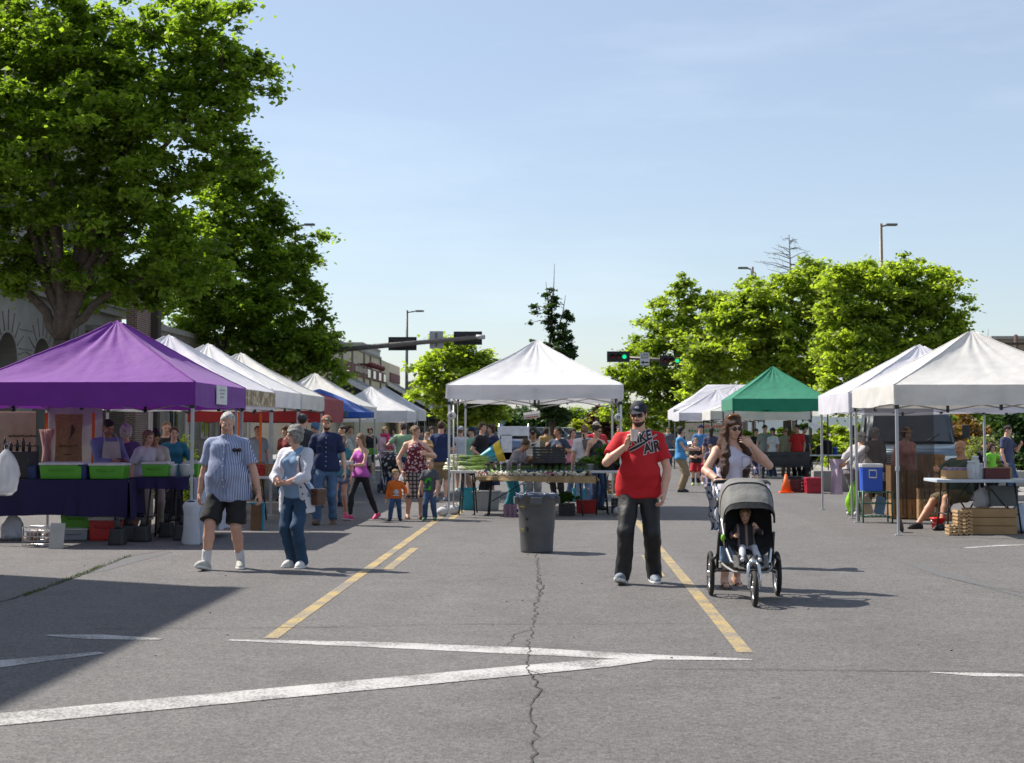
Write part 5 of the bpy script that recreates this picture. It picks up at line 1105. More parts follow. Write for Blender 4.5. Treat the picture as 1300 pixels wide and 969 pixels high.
# left row
PX = -4.93
canopy('large purple pop up canopy at the left edge of the market', PX-3.05, PX, 19.4, 22.45, 2.17, 1.85, 3.14, F_PURPLE, seed=1, sag=.09)
canopy('white canopy directly behind the purple one with a wheat printed banner', -5.15-3.0, -5.15, 23.0, 25.9, 2.20, 1.88, 3.16, F_LILAC, seed=2, legs=('fr', 'br', 'bl'))
canopy('third canopy on the left, plain white with a wide side valance', -5.2-3.0, -5.2, 26.0, 28.75, 2.25, 1.95, 3.19, F_WHITE, seed=3)
canopy('fourth canopy on the left, greyish white and partly hidden by its neighbour', -5.2-3.0, -5.2, 28.85, 31.6, 2.25, 1.95, 3.17, F_CREAM, seed=4)
canopy('low red canopy between the white and the blue covers', -5.25-3.0, -5.25, 31.9, 34.7, 2.22, 1.72, 2.75, F_RED, seed=5)
canopy('cream canopy with a sharp peak behind the blue umbrella', -5.45-3.05, -5.45, 39.4, 42.6, 2.2, 1.85, 3.17, F_CREAM, seed=6)
canopy('bright white canopy in front of the sloping grey awnings', -5.65-3.05, -5.65, 53.0, 56.2, 2.25, 1.85, 3.2, F_WHITE, seed=7)
canopy('farthest white canopy on the left, slightly taller than its neighbour', -5.75-3.05, -5.75, 58.2, 61.4, 2.35, 1.95, 3.35, F_WHITE, seed=8)
# centre
canopy('white pop up canopy standing alone in the middle of the street', G(568, 656.5).x, G(790, 656.5).x, 25.85, 30.3, 2.33, 2.08, 3.30, F_WHITE, seed=9, p=1.22, sag=.10, legm=M_ALU)
# right row
canopy('nearest right canopy, cream white with a tall ridge at the picture edge', 4.88, 7.95, 21.5, 24.5, 2.19, 1.90, 3.10, F_CREAM, seed=10, sag=.08)
canopy('white lilac canopy just behind the nearest right one', 5.0, 8.15, 25.5, 28.4, 2.18, 1.84, 3.12, F_LILAC, seed=11)
canopy('green pop up canopy over the barbecue stall', GX(931, 46.4), GX(1052, 46.4), 46.4, 49.5, 2.53, 2.17, 3.65, F_GREEN, seed=12, legs=('fl', 'bl', 'br', 'fr'), legm=M_BLK)
canopy('grey white canopy tucked in behind the green one at its left', GX(903, 50.5), GX(903, 50.5)+3.4, 50.5, 53.4, 2.2, 1.9, 2.9, F_CREAM, seed=13, legm=M_BLK)
canopy('small peaked white canopy left of the green one', GX(863, 55.5), GX(863, 55.5)+3.2, 55.5, 58.6, 2.2, 1.9, 3.15, F_LILAC, seed=14, legm=M_BLK)
canopy('long white canopy with a flat ridge behind the small peaked one', GX(856, 61), GX(856, 61)+5.6, 61, 64.2, 2.4, 2.0, 3.5, F_LILAC, seed=15, ridge=.45)
def umbrella(label, x, y, r, zt, ze, m, seed=1):
    t = thing('market_umbrella', label, 'umbrella', (x, y, 0), 0, 'market umbrellas'); b = MB(); n = 8
    def f(u, v):
        a = u*2*math.pi; k = 1-.05*(1-abs(math.cos(a*n/2))); rr = v*r; z = zt-(zt-ze)*v**1.15-.06*math.sin(math.pi*v)*(1-abs(math.cos(a*n/2))); return (rr*math.cos(a)*k, rr*math.sin(a)*k, z)
    b.grid(f, 48, 10); b.build('cover', m, t, smooth=True); b = MB(); b.grid(lambda u, v: Vector(f(u, 1))+Vector((0, 0, -.14*v)), 48, 2); b.build('valance', m, t, smooth=True)
    b = MB(); b.tube([(0, 0, 0), (0, 0, zt)], .022, 8); b.build('pole', M_ALU, t); b = MB(); b.lathe((0, 0, 0), [(.28, 0), (.26, .06), (.06, .1), (.05, .3)], 14); b.build('base', M_BLK, t)
    b = MB()
    for k in range(n): a = 2*math.pi*k/n+math.pi/n*0; b.tube([(0, 0, zt-.05), (r*.97*math.cos(a), r*.97*math.sin(a), ze-.02)], .009, 4)
    b.build('rib', M_STEELP, t)
umbrella('navy grey umbrella between the red canopy and the bright blue umbrella', -6.5, 35.9, 1.22, 2.40, 2.0, F_NAVY); umbrella('bright blue market umbrella beside the red canopy', -6.35, 38.0, 1.45, 2.62, 2.0, F_BLUE)
# ---------------------------------------------------------------- tables, boxes
M_TABW = mat('table_white', (.62, .62, .60), .5, var=.08, bump=.1, bscale=80); M_WOODT = mat('wood_pale', (.36, .24, .13), .7, var=.2, scale=5)
def ftable(label, c, w_, d, h, m=M_TABW, rz=0, round_=False, group='folding tables of the stalls'):
    t = thing('folding_table', label, 'table', (c[0], c[1], 0), R(rz), group); b = MB()
    if round_: b.lathe((0, 0, h-.045), [(w_/2-.02, 0), (w_/2, .012), (w_/2, .035), (w_/2-.012, .045)], 32)
    else: b.box((0, 0, h-.022), (w_, d, .045), bev=.012)
    b.build('tabletop', m, t)
    for sx in (-1, 1):
        b = MB(); x = sx*(w_/2-.22) if not round_ else sx*w_*.2; dd = d/2-.08 if not round_ else w_*.28
        b.tube([(x, -dd*.6, h-.05), (x+sx*.05, -dd, 0)], .014, 6); b.tube([(x, dd*.6, h-.05), (x+sx*.05, dd, 0)], .014, 6); b.tube([(x+sx*.03, -dd*.85, h*.35), (x+sx*.03, dd*.85, h*.35)], .011, 6); b.build('leg', M_BLK, t)
    b = MB()
    for sx in (-1, 1): b.tube([((sx*(w_/2-.22)) if not round_ else sx*w_*.2, 0, h*.35), (sx*.12, 0, h-.06)], .010, 6)
    b.build('brace', M_BLK, t); return t
def drape(label, x0, x1, y0, y1, z, drop, m, seed=1, sides='fblr', cat='tablecloth', jag=0):
    cx, cy = (x0+x1)/2, (y0+y1)/2; b = MB(); w_, d = x1-x0, y1-y0
    b.grid(lambda u, v: ((u-.5)*w_, (v-.5)*d, z+.006+.004*mnoise.noise(Vector((u*6, v*6, seed)))), 24, 12)
    P_ = [(-w_/2, -d/2), (w_/2, -d/2), (w_/2, d/2), (-w_/2, d/2)]; S_ = {'f': (0, 1), 'r': (1, 2), 'b': (2, 3), 'l': (3, 0)}
    for s_ in sides:
        i, j = S_[s_]; a, c = Vector((*P_[i], 0)), Vector((*P_[j], 0)); L_ = (c-a).length; nr = (c-a).cross(Vector((0, 0, 1))).normalized()
        def f(u, v, a=a, c=c, L_=L_, nr=nr, i=i):
            dz = drop*v*(1+.06*mnoise.noise(Vector((u*L_*2, i, seed)))+jag*math.sin(u*3.0+seed)); return a.lerp(c, u)+nr*(.012+.035*v*math.sin(u*L_*13+2*mnoise.noise(Vector((u*L_*3, i, seed)))*3)+.03*v)+Vector((0, 0, z+.006-dz))
        b.grid(f, max(6, int(L_*26)), 8)
    o = b.build('tablecloth', m, smooth=True); o.location = (cx, cy, 0); return tag(o, label, cat)
def cooler(label, c, w_, d, h, m, lid=None, rz=0, group='cool boxes'):
    t = thing('cool_box', label, 'cooler', c, R(rz), group); b = MB(); b.box((0, 0, h*.42), (w_, d, h*.84), bev=.02, taper=.93); b.build('body', m, t)
    b = MB(); b.box((0, 0, h*.92), (w_+.02, d+.02, h*.16), bev=.018); b.box((0, 0, h*1.005), (w_*.8, d*.75, .012), bev=.004); b.build('lid', lid or mat('lid_white', (.55, .55, .53), .5), t)
    b = MB(); b.tube([(-w_*.28, -d/2+.012, h*.62), (-w_*.24, -d/2-.018, h*.55), (w_*.24, -d/2-.018, h*.55), (w_*.28, -d/2+.012, h*.62)], .008, 6); b.build('handle', m, t)
    for sx in (-1, 1):
        b = MB(); b.box((sx*(w_/2+.006), 0, h*.66), (.03, d*.4, .035), bev=.008); b.build('side_grip', m, t)
    return t
def bin_(label, c, w_, d, h, m, name='storage_bin', cat='bin', rz=0, group='bins and crates of the stalls', fill=None):
    t = thing(name, label, cat, c, R(rz), group); b = MB(); th = .012; k = .88
    def ring(s, z, ins=0): return [(sx*(w_/2*s-ins), sy*(d/2*s-ins), z) for sx, sy in ((-1, -1), (1, -1), (1, 1), (-1, 1))]
    vs_ = [[b.bm.verts.new(p) for p in r] for r in (ring(k, 0), ring(1, h), ring(1, h, th), ring(k, .012, th))]
    b.bm.faces.new(vs_[0][::-1]); b.bm.faces.new(vs_[3])
    for a in range(3):
        for i in range(4): b.bm.faces.new((vs_[a][i], vs_[a][(i+1) % 4], vs_[a+1][(i+1) % 4], vs_[a+1][i]))
    bmesh.ops.bevel(b.bm, geom=b.bm.edges[:], offset=.006, segments=2, affect='EDGES'); b.build('body', m, t)
    b = MB(); pts = [Vector(p) for p in ring(1.0, h-.008, -.008)]; b.tube(pts, .012, 6, closed=True); b.build('rim', m, t)
    if fill: b = MB(); b.box((0, 0, h*.8), (w_*.9, d*.9, .06), bev=.02); b.build('contents', fill, t)
    return t
def slatbox(label, c, w_, d, h, m, name='produce_crate', cat='crate', rz=0, n=4, group='bins and crates of the stalls'):
    t = thing(name, label, cat, c, R(rz), group); b = MB(); s = h/n
    for k in range(n):
        z = s*(k+.5)
        for sy in (-1, 1): b.box((0, sy*(d/2-.006), z), (w_, .012, s*.68))
        for sx in (-1, 1): b.box((sx*(w_/2-.006), 0, z), (.012, d-.026, s*.68))
    b.box((0, 0, .008), (w_-.03, d-.03, .012)); 
    for sx in (-1, 0, 1):
        for sy in (-1, 1): b.box((sx*(w_/2-.035), sy*(d/2-.0), h/2), (.035, .03, h))
    b.build('body', m, t); return t
M_GRN = mat('plastic_green', (.09, .34, .025), .45, var=.06); M_RED = mat('plastic_red', (.45, .02, .02), .4, var=.06); M_TEAL = mat('plastic_teal', (.01, .24, .34), .45, var=.06); M_BLU = mat('plastic_blue', (.02, .08, .40), .4, var=.05); M_GRY = mat('plastic_grey', (.30, .31, .33), .5, var=.08); M_MAU = mat('plastic_mauve', (.20, .11, .16), .5); M_NAVYC = cloth('table_navy', (.014, .008, .055)); M_BRN = mat('cardboard', (.36, .22, .10), .85, var=.1, bump=.1); M_DB = mat('box_navy', (.015, .03, .12), .5); M_MAR = mat('box_maroon', (.10, .025, .025), .7); M_WHP = mat('plastic_white', (.62, .63, .64), .45); M_CLEAR = mat('plastic_clear', (.75, .8, .85), .15, alpha=.45, var=.02); M_DKB = mat('iron_dark', (.03, .03, .032), .6, .3)
# --- purple stall
zT = .84
def onz(px0, px1, Y): return GX(px0, Y), GX(px1, Y)
x0, x1 = GX(-60, 19.9), GX(163, 19.9)
ftable('folding table under the dark navy cloth in the purple stall', ((x0+x1)/2, 20.3), x1-x0-.05, .72, zT)
drape('dark navy cloth hanging over the front table of the purple stall', x0, x1, 19.93, 20.68, zT, .55, M_NAVYC, 3, jag=.12)
x0b, x1b = GX(166, 20.3), GX(241, 20.3)
ftable('small folding table at the right corner of the purple stall', ((x0b+x1b)/2, 20.65), x1b-x0b-.06, .66, zT+.02)
drape('short navy cloth on the small corner table of the purple stall', x0b, x1b, 20.31, 21.0, zT+.02, .16, M_NAVYC, 4, sides='fl')
drape('white cloth hanging at the right end of the purple stall tables', x1b+.02, x1b+.34, 20.5, 21.4, zT+.0, .72, cloth('table_white', (.45, .45, .52)), 5)
def tb(label, p0, p1, ztop, zb, Y, m, **k):
    a, c = GX(p0, Y), GX(p1, Y); return cooler(label, ((a+c)/2, Y+.18, zb), c-a, .34, ztop-zb, m, **k)
tb('widest green cool box on the navy table', 50, 105, zT+.24, zT+.012, 20.0, M_GRN); tb('green cool box in front of the man in the apron', 113, 157, zT+.23, zT+.012, 20.0, M_GRN)
tb('smaller green cool box in front of the blond vendor', 180, 213, zT+.24, zT+.035, 20.35, M_GRN); tb('green cool box half hidden by the tent leg and the white tubs', 234, 252, zT+.24, zT+.02, 20.75, M_GRN)
tb('green cool box stored under the navy table', 78, 117, .38, .17, 20.2, M_GRN); tb('grey box at the bottom under the stored green one', 75, 113, .165, .0, 20.15, M_GRY)
tb('red cool box on the ground under the navy table', 114, 150, .33, .0, 20.1, M_RED); tb('dark red box behind the red cool box', 146, 164, .30, .0, 20.7, mat('plastic_darkred', (.18, .01, .015), .5), )
bin_('navy blue box at the left of the widest green cool box', (GX(46, 20.2), 20.2, zT+.012), .12, .3, .19, M_DB, rz=0); bin_('narrow navy box between the two big green cool boxes', (GX(109, 20.1), 20.15, zT+.012), .09, .28, .20, M_DB)
for i, (px, lb) in enumerate(((210, 'white plastic tub beside the small green cool box'), (226, 'white plastic tub next to the tent leg'))):
    t = thing('plastic_tub', lb, 'tub', (GX(px+8, 20.5), 20.55, zT+.04), 0, 'white tubs'); b = MB(); b.lathe((0, 0, 0), [(.06, 0), (.075, .15), (.08, .155), (.08, .17), (.01, .175)], 18); b.build('body', M_WHP, t)
# black wire rack with bottles at the far left
t = thing('display_rack', 'black rack full of small bottles at the left end of the navy table', 'rack', (GX(14, 20.2), 20.25, zT+.012)); b = MB(); b.box((0, 0, .19), (.62, .34, .38), bev=.015); b.build('body', M_BLK, t); b = MB()
for i in range(7): b.lathe((-.26+i*.088, -.05, .38), [(.022, 0), (.024, .07+.03*(i % 3)), (.012, .1+.03*(i % 3)), (.012, .13+.03*(i % 3))], 8)
b.build('bottle_row', M_BLK, t); b = MB()
for sx in (-1, 1): b.tube([(sx*.31, -.17, 0), (sx*.31, -.17, .45), (sx*.31, .17, .45), (sx*.31, .17, 0)], .008, 5)
b.build('rack_frame', M_DKB, t)
def bag(label, top, w_, h, m, seed=1, name='plastic_bag', cat='bag', loops=True):
    t = thing(name, label, cat, top); rs = random.Random(seed); b = MB(); n = 28
    prof = [(.07, 0), (.16, -.06), (.27, -.15), (.34, -.27), (.40, -.4), (.44, -.55), (.47, -.68), (.46, -.8), (.43, -.9), (.32, -.98), (.01, -1.0)]
    rings = []
    for r_, z in prof:
        ring = []
        for k in range(n):
            a = 2*math.pi*k/n; q_ = 1+.35*mnoise.noise(Vector((math.cos(a)*1.3, math.sin(a)*1.3, z*2.5+seed)))+.30*mnoise.noise(Vector((math.cos(a)*4.2, math.sin(a)*4.2, z*5+seed)))+.05*math.sin(a*9+z*3); ring.append(b.bm.verts.new((r_*w_*q_*math.cos(a), r_*w_*.6*q_*math.sin(a), z*h*(1+.07*mnoise.noise(Vector((math.cos(a)*3, math.sin(a)*3, seed+z*3)))))))
        rings.append(ring)
    for i in range(len(rings)-1):
        for k in range(n): b.bm.faces.new((rings[i][k], rings[i][(k+1) % n], rings[i+1][(k+1) % n], rings[i+1][k]))
    b.build('body', m, t, smooth=True)
    if loops:
        for s_ in (-1, 1): b = MB(); b.tube([(s_*.06*w_, 0, -.02*h), (s_*.1*w_, 0, .08*h), (0, 0, .14*h)], .006, 5); b.build('handle', m, t)
    return t
M_BAGC = mat('bag_film', (.62, .64, .68), .3, alpha=.7, trans=.3, var=.05, bump=.3, bscale=18)
bag('thin plastic bag hanging in front of the black rack', (GX(8, 19.6), 19.62, 1.27), .36, .62, M_BAGC, 3)
M_BAGW = mat('bag_white', (.62, .62, .66), .5, trans=.25, bump=.4, bscale=14)
# banners and sacks hanging in the purple stall
def hang(label, name, cat, px0, px1, py0, py1, Y, m, curve=.02, lines=None, taper=0.0, group=None, th=.01):
    a, c = A(px0, py0, Y), A(px1, py1, Y); w_, h = c.x-a.x, a.z-c.z; t = thing(name, label, cat, ((a.x+c.x)/2, Y, c.z), 0, group); b = MB()
    f = lambda u, v: ((u-.5)*w_*(1-taper*(1-abs(2*v-1)**2)), curve*math.sin(u*9)*.4+curve*mnoise.noise(Vector((u*3, v*3, px0))), v*h)
    b.grid(f, 16, 12); g = Vector((0, th, 0)); b.grid(lambda u, v: Vector(f(u, v))+g, 16, 12); b.build('cloth_panel', m, t, smooth=True)
    if lines:
        b = MB()
        for (u, v, lw, lh) in lines: b.box(((u-.5)*w_, -.02, v*h), (lw*w_, .006, lh*h))
        b.build('printing', mat('print_dark', (.06, .045, .03), .8), t)
    return t
hang('beige banner with two lines of small dark script at the left edge', 'cloth_banner', 'banner', -25, 44, 522, 606, 22.2, mat('banner_beige', (.42, .31, .24), .85, trans=.2), lines=[(.78, .62, .5, .014)]+[(.55+.075*i, .62+.006*(i % 2), .05, .02) for i in range(7)]+[(.52+.07*i, .47+.005*(i % 3), .05, .022) for i in range(8)])
sk_ = hang('burlap coffee sack with dark stencilled print hanging on the tent wall', 'burlap_sack', 'sack', 70, 104, 526, 589, 22.1, mat('burlap', (.34, .23, .11), .95, var=.2, scale=20, bump=.6, bscale=200), taper=.06)
b = MB(); b.poly([(.06, -.03, .62), (.11, -.03, .52), (.02, -.03, .36), (.05, -.03, .50)], -.006, (0, 1, 0)); rr = random.Random(5)
for i in range(11): x = -.13+i*.027; b.box((x, -.03, .27+rr.uniform(-.006, .006)), (.007, .006, rr.uniform(.02, .05)), rot=Matrix.Rotation(rr.uniform(-.6, .6), 3, 'Y')); b.box((x+.008, -.03, .265), (.014, .006, .006))
b.box((0, -.03, .14), (.12, .006, .012)); b.build('printing', mat('print_dark', (.06, .045, .03), .8), sk_)
hang('white tent side wall behind the burlap sack', 'side_wall', 'tent wall', 58, 128, 518, 612, 22.38, fabric('wall', (.55, .55, .56), .35), curve=.04)
for px, Y, lb in ((59, 22.0, 'orange ratchet strap left of the burlap sack'), (119, 22.2, 'orange ratchet strap right of the burlap sack'), (331, 26.2, 'orange ratchet strap behind the elderly couple'), (303, 25.0, 'orange strap just behind the striped shirt shoulder')):
    a = A(px, 524, Y); o = MB().box((0, 0, (a.z+.95)/2), (.045, .012, a.z-.95)).build('ratchet_strap', mat('strap_orange', (.75, .15, .02), .6), None); o.location = (a.x, Y, 0); tag(o, lb, 'strap', 'orange straps')
hang('crumpled pinkish cloth hanging behind the orange strap', 'hanging_cloth', 'cloth', 49, 68, 545, 604, 21.9, mat('bag_pink', (.55, .36, .34), .6, trans=.3, bump=.4, bscale=14), curve=.06, taper=.5, th=.03)
# leg weights
def weight(label, px, py, h=.34, w_=.17, m=None):
    p = G(px, py); t = thing('leg_weight', label, 'weight', p, 0, 'canopy leg weights'); b = MB(); b.box((0, 0, h*.32), (w_, w_, h*.64), bev=.03, taper=1.25); b.lathe((0, 0, h*.6), [(w_*.32, 0), (w_*.2, h*.2), (w_*.2, h*.36), (.01, h*.4)], 12); b.build('body', m or M_BLK, t); b = MB(); b.tube([(-.04, 0, h*.95), (-.04, 0, h*1.08), (.04, 0, h*1.08), (.04, 0, h*.95)], .009, 6); b.build('handle', m or M_BLK, t)
for px, py, lb in ((149, 692, 'black leg weight beside the red cool box'), (164, 687, 'black leg weight under the end of the navy cloth'), (181, 688, 'black leg weight under the small corner table'), (212, 682, 'black leg weight at the far side of the corner table'), (231, 686, 'black leg weight next to the white sandbag sleeve')): weight(lb, px, py)
t = thing('sandbag', 'tall white sandbag sleeve tied round the purple canopy leg', 'sandbag', G(243, 692), 0); b = MB()
b.lathe((0, -.02, 0), [(.12, 0), (.13, .03), (.11, .2), (.10, .42), (.125, .52), (.10, .56), (.05, .60)], 22, cap=True); o = b.build('body', cloth('sandbag', (.46, .47, .50)), t)
for v in o.data.vertices: v.co.x *= 1+.1*mnoise.noise(v.co*9); v.co.y *= .8+.1*mnoise.noise(v.co*7)
b = MB(); b.tube([(.06*math.cos(a*.6), -.02+.06*math.sin(a*.6), .575+.01*math.sin(a)) for a in range(11)], .012, 6); b.build('tie', M_BLK, t)
def board(label, px0, px1, py0, py1, m, lean=14, rz=0, name='notice_board', th=.025, frame=None, Yo=0):
    p = G((px0+px1)/2, py1); a, c = GX(px0, p.y), GX(px1, p.y); h = A(px0, py0, p.y).z; t = thing(name, label, 'board', p, R(rz)); b = MB(); b.box((0, 0, h/2), (abs(c-a), th, h), bev=.004); o = b.build('panel', m, t); t.rotation_euler = (R(-lean), 0, R(rz))
    if frame: b = MB(); b.box((0, -.004, h+.01), (abs(c-a)+.04, th+.02, .03)); b.box((abs(c-a)/2+.01, -.004, h/2), (.03, th+.02, h)); b.build('frame', frame, t)
    return t
board('white poster board leaning behind the sandbag sleeve', 248, 270, 622, 690, mat('poster_pale', (.50, .54, .62), .7), 10); board('tall brown display board with a teal edge behind the elderly man', 318, 333, 640, 674, mat('board_brown', (.16, .09, .04), .8), 6, frame=M_TEAL)
board('white wooden frame under the navy table', 62, 80, 664, 697, mat('frame_white', (.42, .41, .38), .7), 12)
t = thing('wire_basket', 'pale wire basket of goods under the navy table', 'basket', G(52, 694), 0, 'bins and crates of the stalls'); b = MB()
for k in range(5): b.tube([(-.2, -.13, .02+.06*k), (.2, -.13, .02+.06*k), (.2, .13, .02+.06*k), (-.2, .13, .02+.06*k)], .006, 5, closed=True)
for i in range(9): x = -.2+.05*i; b.tube([(x, -.13, .02), (x, -.13, .26)], .004, 4)
b.build('wire', M_ALU, t); b = MB()
for i in range(12): b.ell((rr.uniform(-.15, .15), rr.uniform(-.09, .09), rr.uniform(.08, .22)), (.05, .04, .04), 2, jit=.2, seed=i)
b.build('contents', mat('goods_mixed', (.30, .20, .18), .8, var=.6, scale=9), t)
bag('white paper sack on the ground at the far left under the table', (GX(18, 20.2), 20.2, .36), .34, .36, M_BAGW, 5, loops=False)
# sign card on the valance, banner with wheat print
s_ = thing('sign_card', 'white card pinned to the side of the purple valance', 'sign', (PX+.06, 20.75, 1.90)); b = MB(); b.box((0, 0, .13), (.012, .62, .27)); b.build('card', mat('sign_white', (.66, .66, .66), .5), s_); b = MB()
for k in range(3): b.box((.009, 0, .20-.05*k), (.004, .34-.06*k, .012))
b.build('printing', mat('print_grey', (.25, .25, .28), .7), s_)
s_ = thing('wheat_banner', 'banner printed with golden wheat ears on the white valance', 'banner', (-5.15+.06, 24.5, 1.93)); b = MB(); b.box((0, 0, .13), (.014, 2.5, .25)); b.build('panel', mat('wheat_print', (.30, .22, .12), .8, pattern=('noise', 7, .5), col2=(.55, .47, .33), var=.4, scale=12), s_)
# stall goods deeper along the left row
for i, (px, Y, w_, m, lb) in enumerate(((330, 24.6, 1.2, M_TABW, 'white folding table between the elderly couple and the orange strap'), (372, 27.4, 1.5, M_TABW, 'folding table behind the grey haired woman'), (452, 45.5, 2.2, M_TABW, 'folding table behind the girl in the purple tank top'), (486, 55, 2.4, M_TABW, 'folding table under the bright white canopy'))):
    ftable(lb, (GX(px, Y)-w_*.3, Y), w_, .7, .76, m)
drape('brown striped cloth on the table behind the girl in purple', GX(452, 45.5)-1.7, GX(452, 45.5)+.4, 45.1, 45.9, .77, .35, cloth('stall_cloth', (.20, .17, .15)), 8)
for i, (px, Y, z, m, lb) in enumerate(((322, 24.5, .76, M_RED, 'red crate on the table behind the striped shirt'), (345, 24.6, .76, M_BRN, 'brown carton between the elderly couple'), (356, 27.3, .76, M_TEAL, 'teal crate behind the grey haired woman'), (398, 27.4, .76, M_MAR, 'maroon crate between the grey haired woman and the bearded man'), (455, 45.4, .78, M_BRN, 'carton on the brown striped cloth'), (470, 45.4, .78, M_GRN, 'green crate on the brown striped cloth'), (488, 54.9, .77, M_BRN, 'carton under the bright white canopy'), (505, 54.9, .77, M_RED, 'red crate under the bright white canopy'), (465, 44.6, 0, M_GRY, 'grey bin on the ground beside the dog stroller'), (436, 40.5, 0, M_GRY, 'grey bin on the ground behind the girl in purple'))):
    slatbox(lb, (GX(px, Y), Y, z), .42, .32, .2, m)
board('orange backed display board far left under the bright white canopy', 489, 502, 536, 563, mat('board_orange', (.50, .26, .06), .8), 0); board('second orange display board beneath the farthest left canopy', 508, 524, 537, 562, mat('board_orange', (.50, .26, .06), .8), 0)
# ---------------------------------------------------------------- centre stall
YC = 26.0
xa, xb = GX(607, YC), GX(752, YC); zc = .70
ftable('long front table of the vegetable stall', ((xa+xb)/2, YC+.38), xb-xa, .74, zc, M_WOODT)
drape('brown burlap cloth along the front of the vegetable stall', xa-.03, xb+.06, YC-.02, YC+.75, zc, .09, mat('burlap', (.34, .23, .11), .95), 11, jag=.3)
xl0, xl1 = GX(570, YC+.2), GX(614, YC+.2); ftable('small white table at the left of the vegetable stall', ((xl0+xl1)/2, YC+.75), xl1-xl0, .9, .80); xr0, xr1 = GX(745, YC+.4), GX(784, YC+.4); ftable('small white table holding the herb tubs', ((xr0+xr1)/2, YC+.8), xr1-xr0, .7, .80)
rs = random.Random(21); M_ONG = mat('onion_green', (.30, .42, .10), .6, var=.2, trans=.2); M_ONW = mat('onion_white', (.74, .74, .55), .5, var=.1); M_ASP = mat('asparagus', (.07, .13, .03), .6, var=.3, scale=40); M_ASPT = mat('asparagus_tip', (.045, .035, .035), .7); M_RAD = mat('radish', (.30, .02, .09), .4); M_BUNCHW = mat('onion_bulb', (.62, .58, .50), .45, var=.1); M_ROOT = mat('onion_root', (.50, .44, .34), .9)
# spring onion bunches piled high on the left table
def onion_bunch(label, loc, rz, tilt):
    t = thing('green_onion_bunch', label, 'vegetables', loc, R(rz), 'bunches of long green onions'); g = MB(); w2 = MB()
    for i in range(16):
        y, z = rs.uniform(-.06, .06), rs.uniform(-.035, .04); s_ = rs.uniform(.9, 1.1); dy = y*1.6+rs.uniform(-.03, .03); dz = z*1.5+tilt
        w2.tube([(-.30*s_, y, z), (-.16*s_, y*.8, z*.8)], [.013, .009], 5); g.tube([(-.16*s_, y*.8, z*.8), (.05, y*.6, z*.6+tilt*.3), (.34*s_, dy, dz-.02)], [.009, .008, .003], 5)
    w2.build('white_stem', M_ONW, t); g.build('leaf_blade', M_ONG, t)
    b = MB(); b.tube([(-.02, .05*math.cos(a), .035*math.sin(a)) for a in [k*math.pi/5 for k in range(10)]], .005, 5, closed=True); b.build('band', mat('rubber_band', (.10, .2, .45), .6), t)
LR = ['at the bottom left of the pile', 'at the bottom middle of the pile', 'at the bottom right of the pile', 'in the second row, left', 'in the second row, right', 'in the middle of the pile', 'on the back of the pile', 'near the top, tilted left', 'near the top, tilted right', 'topmost on the pile']
for i, (dx, dy, z) in enumerate(((-.28, 0, .86), (-.12, .05, .86), (.08, 0, .87), (-.24, .2, .92), (0, .18, .93), (-.1, .1, .96), (-.1, .35, .92), (-.2, .22, 1.0), (.02, .22, 1.02), (-.1, .24, 1.07))):
    onion_bunch('long green onion bunch '+LR[i], ((xl0+xl1)/2+.06+dx*.7, YC+.55+dy, z-.03), rs.uniform(-12, 12), rs.uniform(-.03, .05))
# standing asparagus bundles along the back of the front table
def asparagus(loc):
    t = thing('asparagus_bundle', 'x', 'vegetables', loc, 0, 'standing asparagus bundles'); b = MB(); tp_ = MB()
    for i in range(19):
        a = i*2.4; r = .042*math.sqrt(i/19); x, y = r*math.cos(a), r*math.sin(a); h = rs.uniform(.19, .225); b.tube([(x, y, 0), (x*1.1, y*1.1, h*.8)], [.0095, .008], 5); tp_.tube([(x*1.1, y*1.1, h*.8), (x*1.15, y*1.15, h*.92), (x*1.2, y*1.2, h)], [.009, .009, .003], 5)
    b.build('spears', M_ASP, t); tp_.build('tips', M_ASPT, t); b = MB(); b.lathe((0, 0, .06), [(.055, 0), (.055, .02)], 14, cap=False); b.build('band', mat('band_blue', (.08, .22, .42), .6), t); return t
asp = None; ptsA = [619, 632, 640, 653, 664, 671, 679, 688, 697, 706, 714, 722, 733, 741]
nbA = ['leftmost of the standing bundles, beside the green onions', 'second bundle from the green onions', 'third bundle from the green onions, in front of the bending vendor', 'bundle just right of the bending vendor', 'bundle under the left corner of the black crate', 'bundle left of the black crate centre', 'bundle under the black crate centre', 'bundle right of the black crate centre', 'bundle under the right half of the black crate', 'bundle below the right end of the black crate', 'bundle just past the black crate', 'bundle behind the radishes at the right', 'second bundle from the herb tubs', 'rightmost standing bundle, beside the herb tubs']
for i, px in enumerate(ptsA):
    loc = (GX(px, YC+.55), YC+.55+rs.uniform(-.03, .03), zc+.03)
    if asp is None: asp = asparagus(loc); asp['label'] = 'asparagus, '+nbA[0]
    else: dup(asp, loc, R(rs.uniform(0, 360)), 'asparagus, '+nbA[i])
t = thing('produce_tray', 'shallow black tray holding the standing asparagus bundles', 'tray', ((GX(612, YC)+GX(748, YC))/2, YC+.56, zc+.008)); b = MB(); ww = GX(748, YC)-GX(612, YC); b.box((0, 0, .008), (ww, .3, .012)); b.box((0, -.15, .045), (ww, .012, .09)); b.box((0, .15, .045), (ww, .012, .09)); b.build('body', M_BLK, t)
